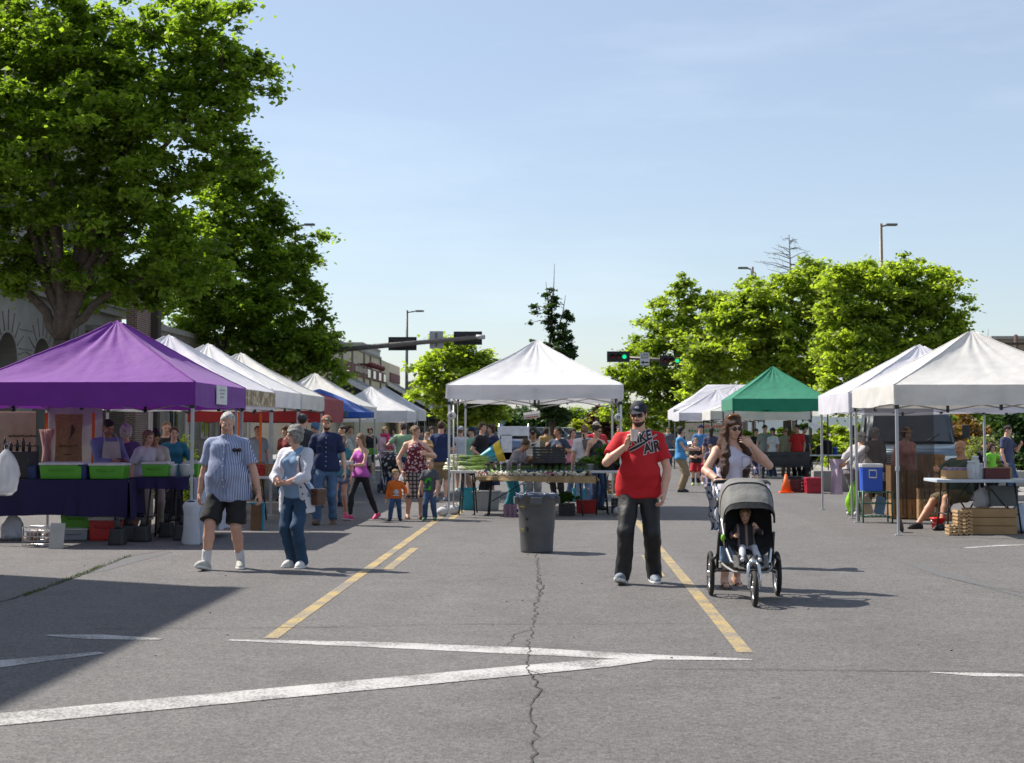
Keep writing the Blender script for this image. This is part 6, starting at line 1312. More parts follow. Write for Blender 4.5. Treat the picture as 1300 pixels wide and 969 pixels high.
def bulb_bunch(label, loc, m, group, seed, lm=M_ONG):
    r2 = random.Random(seed); t = thing('bulb_bunch', label, 'vegetables', loc, R(r2.uniform(-30, 30)), group); b = MB(); rt2 = MB(); g = MB()
    for i in range(10):
        x, z, y = r2.uniform(-.09, .09), r2.uniform(0.015, .075), r2.uniform(-.03, .02); b.ell((x, y, z), (.026, .026, .024), 2); rt2.tube([(x, y-.02, z), (x+r2.uniform(-.03, .03), y-.07, z-.03), (x+r2.uniform(-.04, .04), y-.10, z-.07 if z > .05 else .004)], [.007, .004, .002], 4)
        g.tube([(x, y+.02, z), (x*.5, y+.12, .04+z*.3), (x*.9+r2.uniform(-.05, .05), y+.30, .05+r2.uniform(0, .07))], [.008, .008, .003], 5)
    b.build('bulbs', m, t); rt2.build('roots', M_ROOT, t); g.build('leaves', lm, t)
order = [(612, M_RAD, 'purple onion bunch at the left end of the burlap cloth'), (622, M_BUNCHW, 'white onion bunch beside the purple one'), (631, M_BUNCHW, 'white onion bunch third from the left end'), (640, M_BUNCHW, 'white onion bunch in front of the bending vendor'), (650, M_BUNCHW, 'white onion bunch right of the bending vendor'), (660, M_BUNCHW, 'white onion bunch left of the rubbish bin'), (669, M_BUNCHW, 'white onion bunch hanging over the table edge'), (680, M_BUNCHW, 'white onion bunch right above the rubbish bin'), (690, M_BUNCHW, 'white onion bunch left of the radishes'), (699, M_RAD, 'red radish bunch in the middle of the white onions'), (709, M_BUNCHW, 'white onion bunch right of the radishes'), (718, M_BUNCHW, 'white onion bunch second right of the radishes'), (728, M_BUNCHW, 'white onion bunch third from the right end'), (738, M_BUNCHW, 'white onion bunch at the right end of the burlap cloth')]
for i, (px, m, lb) in enumerate(order): bulb_bunch(lb, (GX(px, YC+.12), YC+.12+rs.uniform(-.03, .05), zc+.012), m, 'bulb bunches on the burlap', i)
slatbox('black plastic crate standing on the vegetable table', ((GX(676, YC+.5)+GX(718, YC+.5))/2, YC+.62, .93), GX(718, YC+.5)-GX(676, YC+.5), .38, .30, M_BLK, n=6)
b = MB(); b.box((0, 0, .11), (.60, .3, .22), bev=.01); o = b.build('carton', mat('carton_dark', (.10, .085, .07), .8)); o.location = ((GX(676, YC+.5)+GX(718, YC+.5))/2, YC+.80, zc+.012); tag(o, 'dark carton carrying the black plastic crate', 'box')
def herbtub(label, px, r, h, hr, seed, m=M_GRY, lm=None, dy=0):
    p = (GX(px, YC+.7), YC+.7+dy, .80); t = thing('herb_tub', label, 'potted herbs', p, 0, 'tubs of herbs'); b = MB(); b.lathe((0, 0, 0), [(r*.8, 0), (r, h), (r*1.06, h), (r*1.06, h+.02), (r*.95, h+.02)], 20); b.build('tub', m, t)
    cl = clumps([(0, 0, h+hr*.55, r*1.5, r*1.2, hr*.7)], 34, seed, (.06, .13)); V, Q = leaves(cl, 3400, .020, seed); rawmesh('herb_foliage', V, Q, lm or leafmat('leaf_herb', (.045, .12, .018), .3), t)
herbtub('tub of low light green herbs right of the asparagus', 746, .13, .10, .10, 1, lm=leafmat('leaf_herb_light', (.10, .19, .03), .35)); herbtub('grey tub of low herbs in the middle of the white side table', 757, .12, .12, .12, 2, dy=.15); herbtub('tallest bushy dark green herbs beside the man in red', 771, .16, .12, .30, 3, M_BLK); herbtub('dark herb tub at the right end hidden by the man in red', 786, .13, .12, .22, 4, M_BLK, dy=.1)
def gbin(fn, label, px0, px1, pt, pb, m, dep=.4, dy=0, **k):
    p = G((px0+px1)/2, pb); Y = p.y+dy; a, c = GX(px0, Y), GX(px1, Y); h = A(px0, pt, Y).z; return fn(label, ((a+c)/2, Y+dep/2, 0), c-a, dep, h, m, **k)
gbin(bin_, 'teal bin under the small left table', 583, 604, 620, 648, M_TEAL); gbin(bin_, 'grey tote beside the teal bin', 600, 634, 624, 649, M_GRY, fill=M_WHP); gbin(slatbox, 'mauve crate left of the rubbish bin', 639, 656, 641, 657, M_MAU, .35); gbin(slatbox, 'black crate of greens right of the rubbish bin', 709, 730, 640, 655, M_BLK, .4)
gbin(bin_, 'bright red bin under the right side of the stall', 731, 757, 636, 652, M_RED, .4); gbin(bin_, 'teal bin behind the red bin', 727, 747, 621, 640, M_TEAL, .4, dy=.8); gbin(bin_, 'blue bin under the white side table', 752, 766, 616, 646, M_BLU, .4, dy=.4); gbin(bin_, 'teal bin under the middle of the long table', 664, 677, 615, 634, M_TEAL, .4, dy=.3)
gbin(slatbox, 'brown wicker crate by the right leg of the centre tent', 771, 788, 610, 627, mat('wicker', (.22, .13, .06), .85, bump=.5, bscale=60), .35, dy=-1.5+1.5); gbin(slatbox, 'dark crate on the ground by the right tent leg', 776, 790, 633, 652, M_BLK, .35)
bush_t = thing('leafy_greens', 'leafy greens spilling from the black crate on the ground', 'vegetables', (GX(719, 26.2), 26.4, .28)); V, Q = leaves(clumps([(0, 0, .04, .2, .12, .08)], 20, 5, (.04, .08)), 1200, .03, 5); rawmesh('leaves', V, Q, leafmat('leaf_herb', (.03, .085, .012), .3), bush_t)
for i, (px, py, r) in enumerate(((562, 656, .085), (576, 654, .09), (786, 655, .08))):
    p = G(px, py); t = thing('sandbag', ['round white weight left of the centre tent leg', 'round white weight right of the centre tent left leg', 'round white weight at the right leg of the centre tent'][i], 'weight', (p.x, p.y+.05, r), 0, 'round white weights'); b = MB(); b.ell((0, 0, 0), (r*1.35, r, r), 3, jit=.12, seed=i); b.build('body', cloth('sandbag', (.46, .47, .50)), t); b = MB(); b.tube([(r*.9, 0, r*.6), (r*.4, 0, r*1.3), (0, 0, r*.95)], .012, 5); b.build('tie', M_ALU, t)
def roll(label, px, py, Y, s=1):
    c = A(px, py, Y); t = thing('paper_roll', label, 'paper roll', c, 0, 'paper rolls on the tent legs'); b = MB(); b.lathe((0, 0, 0), [(.028, -.13), (.068, -.13), (.068, .13), (.028, .13)], 18, 'Y', cap=False); b.lathe((0, 0, 0), [(.027, .13), (.027, -.13)], 14, 'Y', cap=False); b.build('paper', mat('paper', (.66, .66, .64), .8), t)
    b = MB(); b.tube([(0, -.15, 0), (0, .15, 0), (-.0, .16, .2)], .012, 6); b.build('holder', M_ALU, t); b = MB(); b.lathe((0, 0, 0), [(.001, -.131), (.026, -.131)], 14, 'Y', cap=False); b.build('core', mat('core_dark', (.08, .06, .04), .8), t)
roll('paper towel roll on the left leg of the centre tent', 573.5, 528, 25.7); roll('paper towel roll on the right leg of the centre tent', 785, 530, 25.7)
# thin inner bag pole behind left leg
t = thing('bag_stand', 'white pole with a bag roll beside the left leg of the centre tent', 'stand', (GX(576, 26.4), 26.4, 0)); b = MB(); b.tube([(0, 0, 0), (0, 0, 2.1)], .016, 6); b.tube([(-.06, 0, 2.05), (.06, 0, 2.05)], .012, 6); b.tube([(.07, 0, .62), (.07, 0, 2.05)], .010, 6); b.build('pole', M_STEELP, t)
# hanging scale sign above vendor
c = A(675.5, 529, 27.2); t = thing('hanging_sign', 'white tilted placard hanging above the vegetable vendor', 'sign', c); t.rotation_euler = (R(20), R(-8), 0); b = MB(); b.box((0, 0, .03), (.31, .14, .09), bev=.01); b.build('panel', mat('sign_white', (.66, .66, .66), .5), t); b = MB(); b.box((0, -.085, .02), (.22, .004, .015)); b.build('printing', mat('print_red', (.5, .08, .06), .7), t); b = MB(); b.tube([(0, 0, .07), (0, 0, .5)], .005, 4); b.build('string', M_BLK, t)
t = thing('folded_parasol', 'teal and yellow folded parasol lying behind the green onions', 'parasol', (GX(606, 27.6), 27.6, .98)); t.rotation_euler = (0, R(-19), 0); 
for a_, c_, m in ((0, .36, M_TEAL), (.363, .50, mat('parasol_yellow', (.60, .45, .04), .7))):
    b = MB(); ra, rb = .035+a_*.32, .035+c_*.32; b.grid(lambda u, v: ((a_+(c_-a_)*v), (ra+(rb-ra)*v)*math.cos(u*6.2832)*(1+.12*math.sin(u*37)), (ra+(rb-ra)*v)*math.sin(u*6.2832)*(1+.12*math.sin(u*37))), 36, 4); b.build('fabric', m, t, smooth=True)
b = MB(); b.tube([(-.1, 0, 0), (.6, 0, 0)], .012, 6); b.build('shaft', M_ALU, t)
# ---------------------------------------------------------------- rubbish bin
p = G(681.5, 701); rb = .235
t = thing('rubbish_bin', 'grey plastic rubbish bin with a dark liner in the middle of the road', 'rubbish bin', (p.x, p.y, 0)); M_BIN = mat('bin_grey', (.092, .094, .098), .55, var=.18, scale=5, bump=.12, bscale=30); hB = .735
b = MB(); b.lathe((0, 0, 0), [(rb*.82, .0), (rb*.86, .012), (rb*.87, .03), (rb*.915, .28), (rb*.925, .285), (rb*.93, .30), (rb*.985, hB-.16), (rb*1.0, hB-.15), (rb*1.04, hB-.14), (rb*1.05, hB-.03), (rb*1.09, hB-.028), (rb*1.10, hB-.005), (rb*1.07, hB), (rb*1.02, hB-.01), (rb*.95, .3), (rb*.8, .05)], 48, cap=True); b.build('body', M_BIN, t)
for a in (-90, 90, 8, 188): 
    ca, sa = math.cos(R(a)), math.sin(R(a)); b = MB(); b.box((ca*rb*1.10, sa*rb*1.10, hB-.085), (.06, .14, .09), rz=R(a), bev=.012); b.build('handle', M_BIN, t)
b = MB()
def lin(u, v):
    a = u*2*math.pi; r = rb*(1.115+.02*math.sin(a*9)+.015*math.sin(a*23+1)); z = hB+.012*math.sin(a*11)-(.035+.012*math.sin(a*7))*max(0, v-.35)/.65
    if v < .35: r = rb*(.9+.2*v/.35); z = hB-.04*(1-v/.35)+.014*math.sin(a*13)*v/.35
    return (r*math.cos(a), r*math.sin(a), z)
b.grid(lin, 90, 8); b.build('liner', mat('liner_blue', (.06, .085, .16), .2, var=.2, bump=.6, bscale=50), t, smooth=True)
b = MB(); b.poly([(-.20, -rb*.99, hB-.155), (-.15, -rb*1.04, hB-.155), (-.15, -rb*1.04, hB-.165), (-.2, -rb*.99, hB-.165)], .02, (0, -.5, .5)); b.box((-.175, -.205, .29), (.03, .02, .03)); b.build('yellow_scuff', mat('scuff_yellow', (.5, .36, .03), .7), t)
b = MB(); rr = random.Random(2)
for z in (.29, .42, .55): 
    for k in range(3): a = R(-125+k*3); b.box((math.cos(a)*rb*(.93+.06*z), math.sin(a)*rb*(.93+.06*z), z+rr.uniform(-.02, .02)), (.02, .012, rr.uniform(.02, .05)), rz=a+math.pi/2)
b.build('dirt_mark', mat('dirt_dark', (.02, .02, .02), .9), t)
# ---------------------------------------------------------------- right stalls
zR = .80
xs, xe = GX(1186, 21.9), GX(1300, 21.9)
ftable('oval white table of the honey and egg stall at the right edge', ((xs+xe)/2+.05, 22.2), xe-xs+.1, .8, zR, mat('table_bluegrey', (.45, .50, .56), .5))
def rbox(label, px0, px1, zt_, zb_, Y, m, dep=.3, name='wooden_box', cat='box', bev=.006, group='boxes at the right stalls'):
    a, c = GX(px0, Y), GX(px1, Y); t = thing(name, label, cat, ((a+c)/2, Y+dep/2, zb_), 0, group); w_, h = c-a, zt_-zb_; b = MB()
    b.box((0, -dep/2+.006, h/2), (w_, .012, h)); b.box((0, dep/2-.006, h/2), (w_, .012, h)); b.box((-w_/2+.006, 0, h/2), (.012, dep-.026, h)); b.box((w_/2-.006, 0, h/2), (.012, dep-.026, h)); b.box((0, 0, .008), (w_-.03, dep-.03, .012)); b.build('body', m, t); return t, w_, h
t, w_, h = rbox('carton of packed egg boxes in front of the seated man', 1200, 1235, zR+.13, zR+.004, 22.0, M_BRN); b = MB()
for i in range(5):
    for j in range(3): b.box((-w_/2+.06+i*(w_-.12)/4, -.1+.1*j, h+.015), (.07, .08, .05), bev=.015)
b.build('egg_box', mat('egg_box_purple', (.22, .17, .26), .7, var=.3, scale=12), t)
t, w_, h = rbox('maroon carton at the right of the plastic jars', 1250, 1281, zR+.15, zR+.004, 22.0, M_MAR)
b = MB(); b.box((0, 0, h+.005), (w_+.01, .31, .012)); b.build('lid', M_MAR, t)
t, w_, h = rbox('flat cardboard lid lying at the back of the oval table', 1268, 1284, zR+.17, zR+.004, 22.3, M_BRN)
for i, (px, n, hh_) in enumerate(((1233, 0, .26), (1240, 1, .34), (1247, 2, .22))):
    t = thing('plastic_jar', ['clear plastic jar in front of the seated man', 'tallest clear plastic jar on the oval table', 'clear plastic jar beside the maroon carton'][i], 'jar', (GX(px, 21.95), 22.0+.06*i, zR+.004), 0, 'clear jars'); b = MB(); b.lathe((0, 0, 0), [(.055, 0), (.06, .01), (.06, hh_*.8), (.045, hh_*.88), (.045, hh_*.92)], 18); b.build('body', M_CLEAR, t); b = MB(); b.lathe((0, 0, hh_*.92), [(.05, 0), (.05, .03), (.001, .032)], 16); b.build('lid', M_WHP, t)
stk = []
for k in range(3):
    for j, (p0, p1) in enumerate(((1229, 1259), (1259, 1289))):
        rbox('flat cardboard tray, %s layer of the %s stack under the oval table' % (('bottom', 'middle', 'top')[k], ('left', 'right')[j]), p0, p1, .12+.125*k, .004+.125*k, 21.75, M_BRN, .42)
def eggflats(label, px, n, s=.29, h0=.052, Y=21.72):
    t = thing('egg_tray_stack', label, 'egg trays', (GX(px, Y), Y, 0), 0, 'stacks of egg trays')
    for k in range(n):
        b = MB(); b.grid(lambda u, v: ((u-.5)*s*.75, (v-.5)*s, .03+h0*k+.016*math.sin(u*18.8)*math.sin(v*25)), 18, 24); b.grid(lambda u, v: ((u-.5)*s*.75*(1+.0*v), -s/2, .012+h0*k+.034*v+.010*math.sin(u*18.8)), 18, 2); b.grid(lambda u, v: (-s*.375, (u-.5)*s, .012+h0*k+.034*v+.010*math.sin(u*25)), 18, 2); b.build('egg_tray', mat('egg_tray', (.44, .28, .13), .9, var=.15), t, smooth=True)
eggflats('tall stack of brown egg trays left of the cardboard stack', 1220, 7); eggflats('low stack of brown egg trays nearest the red bucket', 1208, 3, .24, Y=21.6)
t, w_, h = rbox('grey lidded storage box under the right end of the oval table', 1256, 1291, .66, .39, 22.2, mat('box_grey', (.12, .13, .125), .6)); b = MB(); b.box((0, 0, h+.012), (w_+.03, .34, .03), bev=.008); b.build('lid', mat('box_grey', (.12, .13, .125), .6), t)
bag('crumpled white and blue bag on the ground at the right edge', (GX(1296, 22.2), 22.2, .44), .46, .44, mat('bag_bluewhite', (.50, .56, .66), .5, bump=.4, bscale=14), 12, loops=False); bag('crumpled white bag under the oval table', (GX(1247, 22.3), 22.35, .66), .3, .30, M_BAGW, 13, loops=False)
p = G(1191, 673); t = thing('bucket', 'bright red bucket on the ground by the seated man', 'bucket', (p.x, p.y, 0)); b = MB(); b.lathe((0, 0, 0), [(.085, 0), (.115, .17), (.125, .172), (.125, .19), (.112, .19), (.085, .01)], 24, cap=True); b.build('body', mat('bucket_red', (.75, .02, .02), .4, var=.04), t); b = MB(); b.tube([(-.12, 0, .18), (-.10, -.07, .12), (0, -.125, .09), (.10, -.07, .12), (.12, 0, .18)], .004, 5); b.build('handle', M_ALU, t)
# chair for the seated man
pch = Vector((GX(1215, 23.2), 23.2, 0)); t = thing('folding_chair', 'black folding chair under the seated man', 'chair', pch, R(-62)); b = MB(); b.box((0, 0, .44), (.46, .42, .03), bev=.012); b.build('seat', M_BLK, t); b = MB(); b.box((0, .22, .72), (.44, .025, .3), bev=.01, rot=Matrix.Rotation(R(-10), 3, 'X')); b.build('backrest', M_BLK, t)
for sx in (-1, 1): b = MB(); b.tube([(sx*.22, -.2, 0), (sx*.22, .18, .5), (sx*.22, .26, .88)], .012, 6); b.build('leg', M_DKB, t); b = MB(); b.tube([(sx*.2, .22, 0), (sx*.2, -.15, .43)], .012, 6); b.build('leg', M_DKB, t)
# blue picnic cooler on the green stand
p = G(1107, 664); Yc = p.y; xA, xB2 = GX(1094, Yc), GX(1131, Yc); zc2 = A(1100, 624, Yc).z
t = thing('metal_stand', 'green metal plant stand carrying the blue cooler', 'stand', ((xA+xB2)/2, Yc+.15, 0)); b = MB(); ww = xB2-xA
for z in (zc2-.015, .10, .32):
    b.tube([(-ww/2, -.17, z), (ww/2, -.17, z), (ww/2, .17, z), (-ww/2, .17, z)], .012, 6, closed=True)
    for k in range(7): x = -ww/2+ww*(k+.5)/7; b.tube([(x, -.17, z), (x, .17, z)], .008, 4)
b.build('shelf', mat('metal_green', (.06, .13, .09), .5, .3), t); 
for sx in (-1, 1):
    for sy in (-1, 1): b = MB(); b.tube([(sx*ww/2, sy*.17, 0), (sx*ww/2, sy*.17, zc2)], .014, 6); b.build('leg', mat('metal_green', (.06, .13, .09), .5, .3), t)
cw = GX(1120, Yc)-GX(1094, Yc); hcool = A(1100, 589, Yc).z-zc2
t = thing('cool_box', 'bright blue cooler with a white lid on the green metal stand', 'cooler', (xA+cw/2, Yc+.14, zc2+.002), 0, 'cool boxes'); b = MB(); b.box((0, 0, hcool*.43), (cw, .3, hcool*.86), bev=.018, taper=.95); b.build('body', mat('cooler_blue', (.02, .09, .50), .4, var=.04), t); b = MB(); b.box((0, 0, hcool*.93), (cw+.015, .32, hcool*.13), bev=.015); b.build('lid', M_WHP, t); b = MB()
for (x, z, dx, dz) in ((0, .12, .12, .012), (0, -.0, .12, .012), (-.06, .06, .012, .12), (.06, .06, .012, .12)): b.box((x, -.158, hcool*.5+z), (dx, .008, dz+.01))
b.build('label_frame', M_WHP, t)
for i, (px, m, lb) in enumerate(((1104, mat('card_tan', (.45, .33, .22), .8), 'tan picture board leaning in the green stand'), (1116, mat('card_blue', (.12, .20, .30), .7), 'slate blue board leaning in the green stand'))):
    b = MB(); b.box((0, 0, .17), (.17, .015, .3)); o = b.build('panel_board', m); o.location = (GX(px, Yc), Yc+.14, .12); o.rotation_euler = (R(-12), R((-12, 14)[i]), 0); tag(o, lb, 'board')
b = MB(); b.lathe((0, 0, 0), [(.001, -.012), (.12, -.012), (.13, 0), (.12, .012), (.001, .012)], 24, 'Y', cap=False); o = b.build('leg_disc_weight', mat('iron_rust', (.06, .045, .04), .7, .4)); pp = G(1143, 676); o.location = (pp.x, pp.y, .125); o.rotation_euler = (R(-18), R(30), R(55)); o.scale = (1, 1, 1); tag(o, 'round dark iron plate leaning on the leg of the nearest right canopy', 'weight')
# dark mesh curtain hanging from the back of the nearest right canopy
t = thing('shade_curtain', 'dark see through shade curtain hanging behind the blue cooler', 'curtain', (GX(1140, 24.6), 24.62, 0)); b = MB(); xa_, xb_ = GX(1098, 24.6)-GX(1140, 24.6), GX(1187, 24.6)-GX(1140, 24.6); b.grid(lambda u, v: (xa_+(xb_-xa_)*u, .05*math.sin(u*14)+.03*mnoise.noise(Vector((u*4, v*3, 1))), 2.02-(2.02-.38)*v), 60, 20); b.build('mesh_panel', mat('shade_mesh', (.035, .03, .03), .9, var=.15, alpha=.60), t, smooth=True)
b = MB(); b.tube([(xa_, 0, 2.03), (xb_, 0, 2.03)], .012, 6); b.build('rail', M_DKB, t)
# honey boxes and wood crates
def woodcrate(label, px0, px1, pt, pb, Y, base=0, rail=True):
    a, c = GX(px0, Y), GX(px1, Y); zb_ = A(px0, pb, Y).z if base is None else base; zt_ = A(px0, pt, Y).z; w_, h = c-a, zt_-zb_; t = thing('wooden_crate', label, 'crate', ((a+c)/2, Y+.2, zb_), 0, 'slatted wooden crates'); b = MB(); mw = mat('wood_crate', (.30, .17, .075), .8, var=.25, scale=7, bump=.2)
    n = max(4, int(w_/.085))
    for k in range(n):
        x = -w_/2+w_*(k+.5)/n
        for y in (-.19, .19): b.box((x, y, h/2), (w_/n*.8, .014, h))
    for y in (-.2, .2):
        for z in (.05, h*.5, h-.04): b.box((0, y-.012*(1 if y < 0 else -1), z), (w_, .014, .05))
    for sx in (-1, 1): b.box((sx*(w_/2-.01), 0, h/2), (.014, .37, h*.96))
    b.build('body', mw, t); return t
woodcrate('tall slatted wooden crate right of the dark curtain', 1172, 1199, 577, 618, 25.2, .50+.04); woodcrate('slatted crate behind the shoulder of the seated man', 1203, 1222, 585, 620, 25.6, .5); woodcrate('wooden crate at ground level right of the dark curtain', 1166, 1206, 619, 650, 25.0, 0.0)
woodcrate('slatted crate seen through the left part of the dark curtain', 1130, 1150, 590, 650, 25.4, 0); woodcrate('slatted crate seen through the right part of the dark curtain', 1152, 1170, 598, 650, 25.3, 0)
# barbecue trailer under the green canopy, cone, red cooler
Yq = 46.6; xa_, xb_ = GX(966, Yq), GX(1028, Yq); t = thing('barbecue_trailer', 'long black barbecue smoker under the green canopy', 'barbecue', ((xa_+xb_)/2, Yq+.3, 0)); ww = xb_-xa_; z0, z1 = A(990, 592, Yq).z, A(990, 574, Yq).z
b = MB(); b.box((0, 0, (z0+z1)/2), (ww, .6, z1-z0), bev=.03); b.build('body', M_BLK, t); b = MB(); b.box((0, -.31, z0+.12), (ww*.98, .03, .05)); b.box((0, -.40, z0-.02), (ww, .2, .03)); b.build('shelf', M_DKB, t)
for sx in (-1, 1): b = MB(); b.box((sx*ww*.46, 0, z0/2), (.07, .5, z0)); b.build('leg', M_DKB, t)
b = MB()
for k in range(3): b.tube([(-ww*.3+k*ww*.3-.08, -.31, z1-.12), (-ww*.3+k*ww*.3-.08, -.36, z1-.12), (-ww*.3+k*ww*.3+.08, -.36, z1-.12), (-ww*.3+k*ww*.3+.08, -.31, z1-.12)], .012, 5)
b.build('handle', M_DKB, t)
p = G(998, 626); t = thing('traffic_cone', 'orange traffic cone standing in front of the black barbecue', 'traffic cone', (p.x, p.y, 0)); hc_ = A(998, 602, p.y).z; b = MB(); b.lathe((0, 0, .03), [(.13, 0), (.025, hc_-.03), (.001, hc_-.03)], 20); b.build('body', mat('cone_orange', (.85, .13, .01), .5, var=.05), t); b = MB(); b.box((0, 0, .016), (.34, .34, .03), bev=.008); b.build('base', mat('cone_orange', (.85, .13, .01), .5), t)
p = G(1035, 627); cooler('red cool box on the ground right of the barbecue', (p.x, p.y+.3, 0), GX(1045, p.y)-GX(1025, p.y), .42, A(1035, 607, p.y).z, mat('plastic_crimson', (.36, .01, .03), .4), mat('plastic_crimson', (.36, .01, .03), .4))
b = MB(); b.box((0, 0, .04), (2.2, .12, .06)); o = b.build('wooden_plank', mat('plank_grey', (.45, .44, .42), .8)); o.location = (GX(996, 47), 46.9, 0); tag(o, 'pale plank lying on the road behind the orange cone', 'plank')
ftable('folding table to the right of the barbecue smoker', (GX(1048, 47.5), 47.5), 1.3, .6, .75); 
for i, (px, m, w_, h, lb) in enumerate(((1040, M_BLK, .2, .25, 'black pot on the table right of the barbecue'), (1050, M_DKB, .3, .42, 'tall dark pot right of the barbecue'), (1060, M_BLU, .16, .2, 'blue pot at the end of the barbecue table'))):
    t = thing('cooking_pot', lb, 'pot', (GX(px, 47.4), 47.4, .752), 0, 'cooking pots'); b = MB(); b.lathe((0, 0, 0), [(w_*.5, 0), (w_*.52, h), (w_*.54, h), (w_*.54, h+.02), (.02, h+.05)], 18); b.build('body', m, t); b = MB()
    for sx in (-1, 1): b.tube([(sx*w_*.5, -.05, h*.75), (sx*w_*.66, 0, h*.75), (sx*w_*.5, .05, h*.75)], .01, 5)
    b.build('handle', m, t)
for i, (px, pt, pb, m, lb) in enumerate(((1012, 606, 626, M_BLK, 'black crate on the ground behind the cone'), (1019, 610, 627, M_MAR, 'maroon crate left of the red cool box'))):
    p = G(px, pb); slatbox(lb, (p.x, p.y+.8, 0), .42, .34, A(px, pt, p.y).z, m)
c = A(1034, 541, 45.8); t = thing('hanging_bag', 'white sheet of paper hanging near the right corner of the green canopy', 'paper sheet', c); b = MB(); b.poly([(-.18, 0, .12), (.19, 0, .05), (.19, 0, -.02), (.02, 0, -.17), (-.02, 0, -.14), (-.16, 0, .0)], .02, (0, 1, 0)); b.build('panel', mat('sign_white', (.66, .66, .66), .5), t); b = MB(); b.tube([(-.1, .01, .08), (-.05, .01, .45)], .006, 4); b.build('string', M_DKB, t)
# vendor banner with red and green writing under the far white canopies
a_, c_ = A(870, 537, 57), A(935, 560, 57); t = thing('stall_banner', 'pale banner with red and green lettering behind the shopper in blue', 'banner', ((a_.x+c_.x)/2, 57, c_.z)); ww, hh_ = c_.x-a_.x, a_.z-c_.z; b = MB(); b.box((0, 0, hh_/2), (ww, .02, hh_)); b.build('panel', mat('banner_pale', (.42, .40, .34), .8), t)
for z, m, n, x0 in ((hh_*.8, mat('print_red', (.5, .08, .06), .7), 9, -.1), (hh_*.56, mat('print_green', (.05, .22, .09), .7), 12, -.42)):
    b = MB()
    for i in range(n): b.box((x0*ww+i*.10*1.1-.0, -.018, z), (.07, .01, rr.uniform(.07, .12)))
    b.build('lettering', m, t)
for i, (px, Y) in enumerate(((898, 60), (866, 60))):
    ftable(['table under the small peaked white canopy', 'table at the left of the far right tents'][i], (GX(px, Y), Y), 1.8, .7, .76)
# low planter wall and bench behind right stalls
b = MB(); b.box((0, 0, .26), (9, .4, .52), bev=.03); o = b.build('planter_wall', M_CONC); o.location = (GX(1275, 36), 37.0, 0); tag(o, 'low concrete planter wall behind the right stalls', 'wall')
# bags hanging on the R2 leg
hang('lilac cloth hanging from the hands of the grandmother in grey', 'lilac_cloth', 'cloth', 1054, 1071, 583, 628, 26.35, cloth('lilac', (.50, .40, .50)), curve=.07, taper=.2, th=.05); bag('lime green shopping bag on the ground behind the stooping women', (GX(1089, 26.3), 26.6, .62), .30, .62, mat('bag_lime', (.28, .62, .03), .5, trans=.2), 16, name='shopping_bag')
# ---------------------------------------------------------------- the people
def at(px, py): p = G(px, py); return (p.x, p.y, 0)
def atY(px, Y): return (GX(px, Y), Y, 0)
def loc2(info, wpt, rz):
    o = info if isinstance(info, Vector) else Vector(info); return tuple(Matrix.Rotation(R(-rz), 3, 'Z') @ (Vector(wpt)-o))
M_DENIM = cloth('denim', (.035, .075, .16), var=.22, scale=5); M_DENIML = cloth('denim_light', (.13, .21, .33), var=.25, scale=5); M_BLACKC = cloth('black', (.014, .014, .016), var=.2); M_JET = cloth('jet_trousers', (.013, .013, .014), var=.25, rough=.6)
M_WHITEC = cloth('white', (.60, .60, .62)); M_KHAKI = cloth('khaki', (.27, .20, .11)); M_NAVYS = cloth('navy_shirt', (.012, .022, .075)); M_SHOEW = mat('shoe_white', (.58, .57, .55), .6, var=.08); M_SHOEG = mat('shoe_grey', (.19, .21, .25), .7, var=.15); M_SHOEB = mat('shoe_black', (.02, .02, .022), .5); M_SHOEBR = mat('shoe_brown', (.12, .07, .04), .6); M_PINKS = mat('shoe_pink', (.62, .05, .16), .6)
# 1 elderly man
pos = at(289, 722.5)
M_STRIPE = cloth('blue_stripe', (.50, .54, .66), pattern=('stripes', 62, .55), col2=(.10, .14, .30), bump=.2)
I = person('elderly white haired man in a blue striped shirt and black shorts walking', pos, -4, 1.77, 'm', 'old', W=1.12, belly=.075, lean=7, flare=.028, head=(14, 14, 6), feet={'l': (-.20, -.14, .0, -14, 14), 'r': (.115, .10, .0, 16, 0)}, wl=(-.315, -.03, .83), wr=(.36, -.06, .84), pl=(-.6, .7, 0), pr=(.6, .7, 0), curl=(.9, .8),
    top=('shirt', M_STRIPE), hem=-.085*1.77, bot=('shorts', cloth('black_shorts', (.012, .012, .013))), shoe=(mat('shoe_greywhite', (.42, .41, .37), .7, var=.25, scale=14), mat('sole_white', (.7, .69, .66), .7)), socks=M_WHITEC, sock_h=.14, hair=('thin', 'white'), q=1, group='elderly couple walking')
rt = I['root']
def onshirt(info, x, z, off=.004):
    """point of the shirt's front at local x, z"""
    o = info['shirt']; me = o.data; co = np.empty(len(me.vertices)*3, np.float32); me.vertices.foreach_get('co', co); co = co.reshape(-1, 3)
    m = (np.abs(co[:, 0]-x) < .03) & (np.abs(co[:, 2]-z) < .03)
    return Vector((x, (co[m, 1].min() if m.any() else -.15)-off, z))
b = MB()
for k in range(7): p = onshirt(I, .005, 1.36-k*.075); b.lathe((p.x, p.y, p.z), [(.001, -.003), (.007, -.003), (.007, .003)], 8, 'Y')
b.build('button', mat('button_white', (.7, .7, .7), .4), rt)
b = MB(); b.tube([onshirt(I, 0.0, 1.43-k*.05, .002) for k in range(13)], .0035, 4); b.tube([onshirt(I, .026, 1.42-k*.05, .002) for k in range(13)], .0025, 4)
pc = [onshirt(I, x, z, .003) for x, z in ((.10, 1.30), (.15, 1.295), (.20, 1.29), (.20, 1.23), (.20, 1.17), (.15, 1.155), (.10, 1.17), (.10, 1.235), (.10, 1.30))]; b.tube(pc, .0028, 4); b.build('shirt_placket', cloth('seam_blue', (.22, .26, .40)), rt)
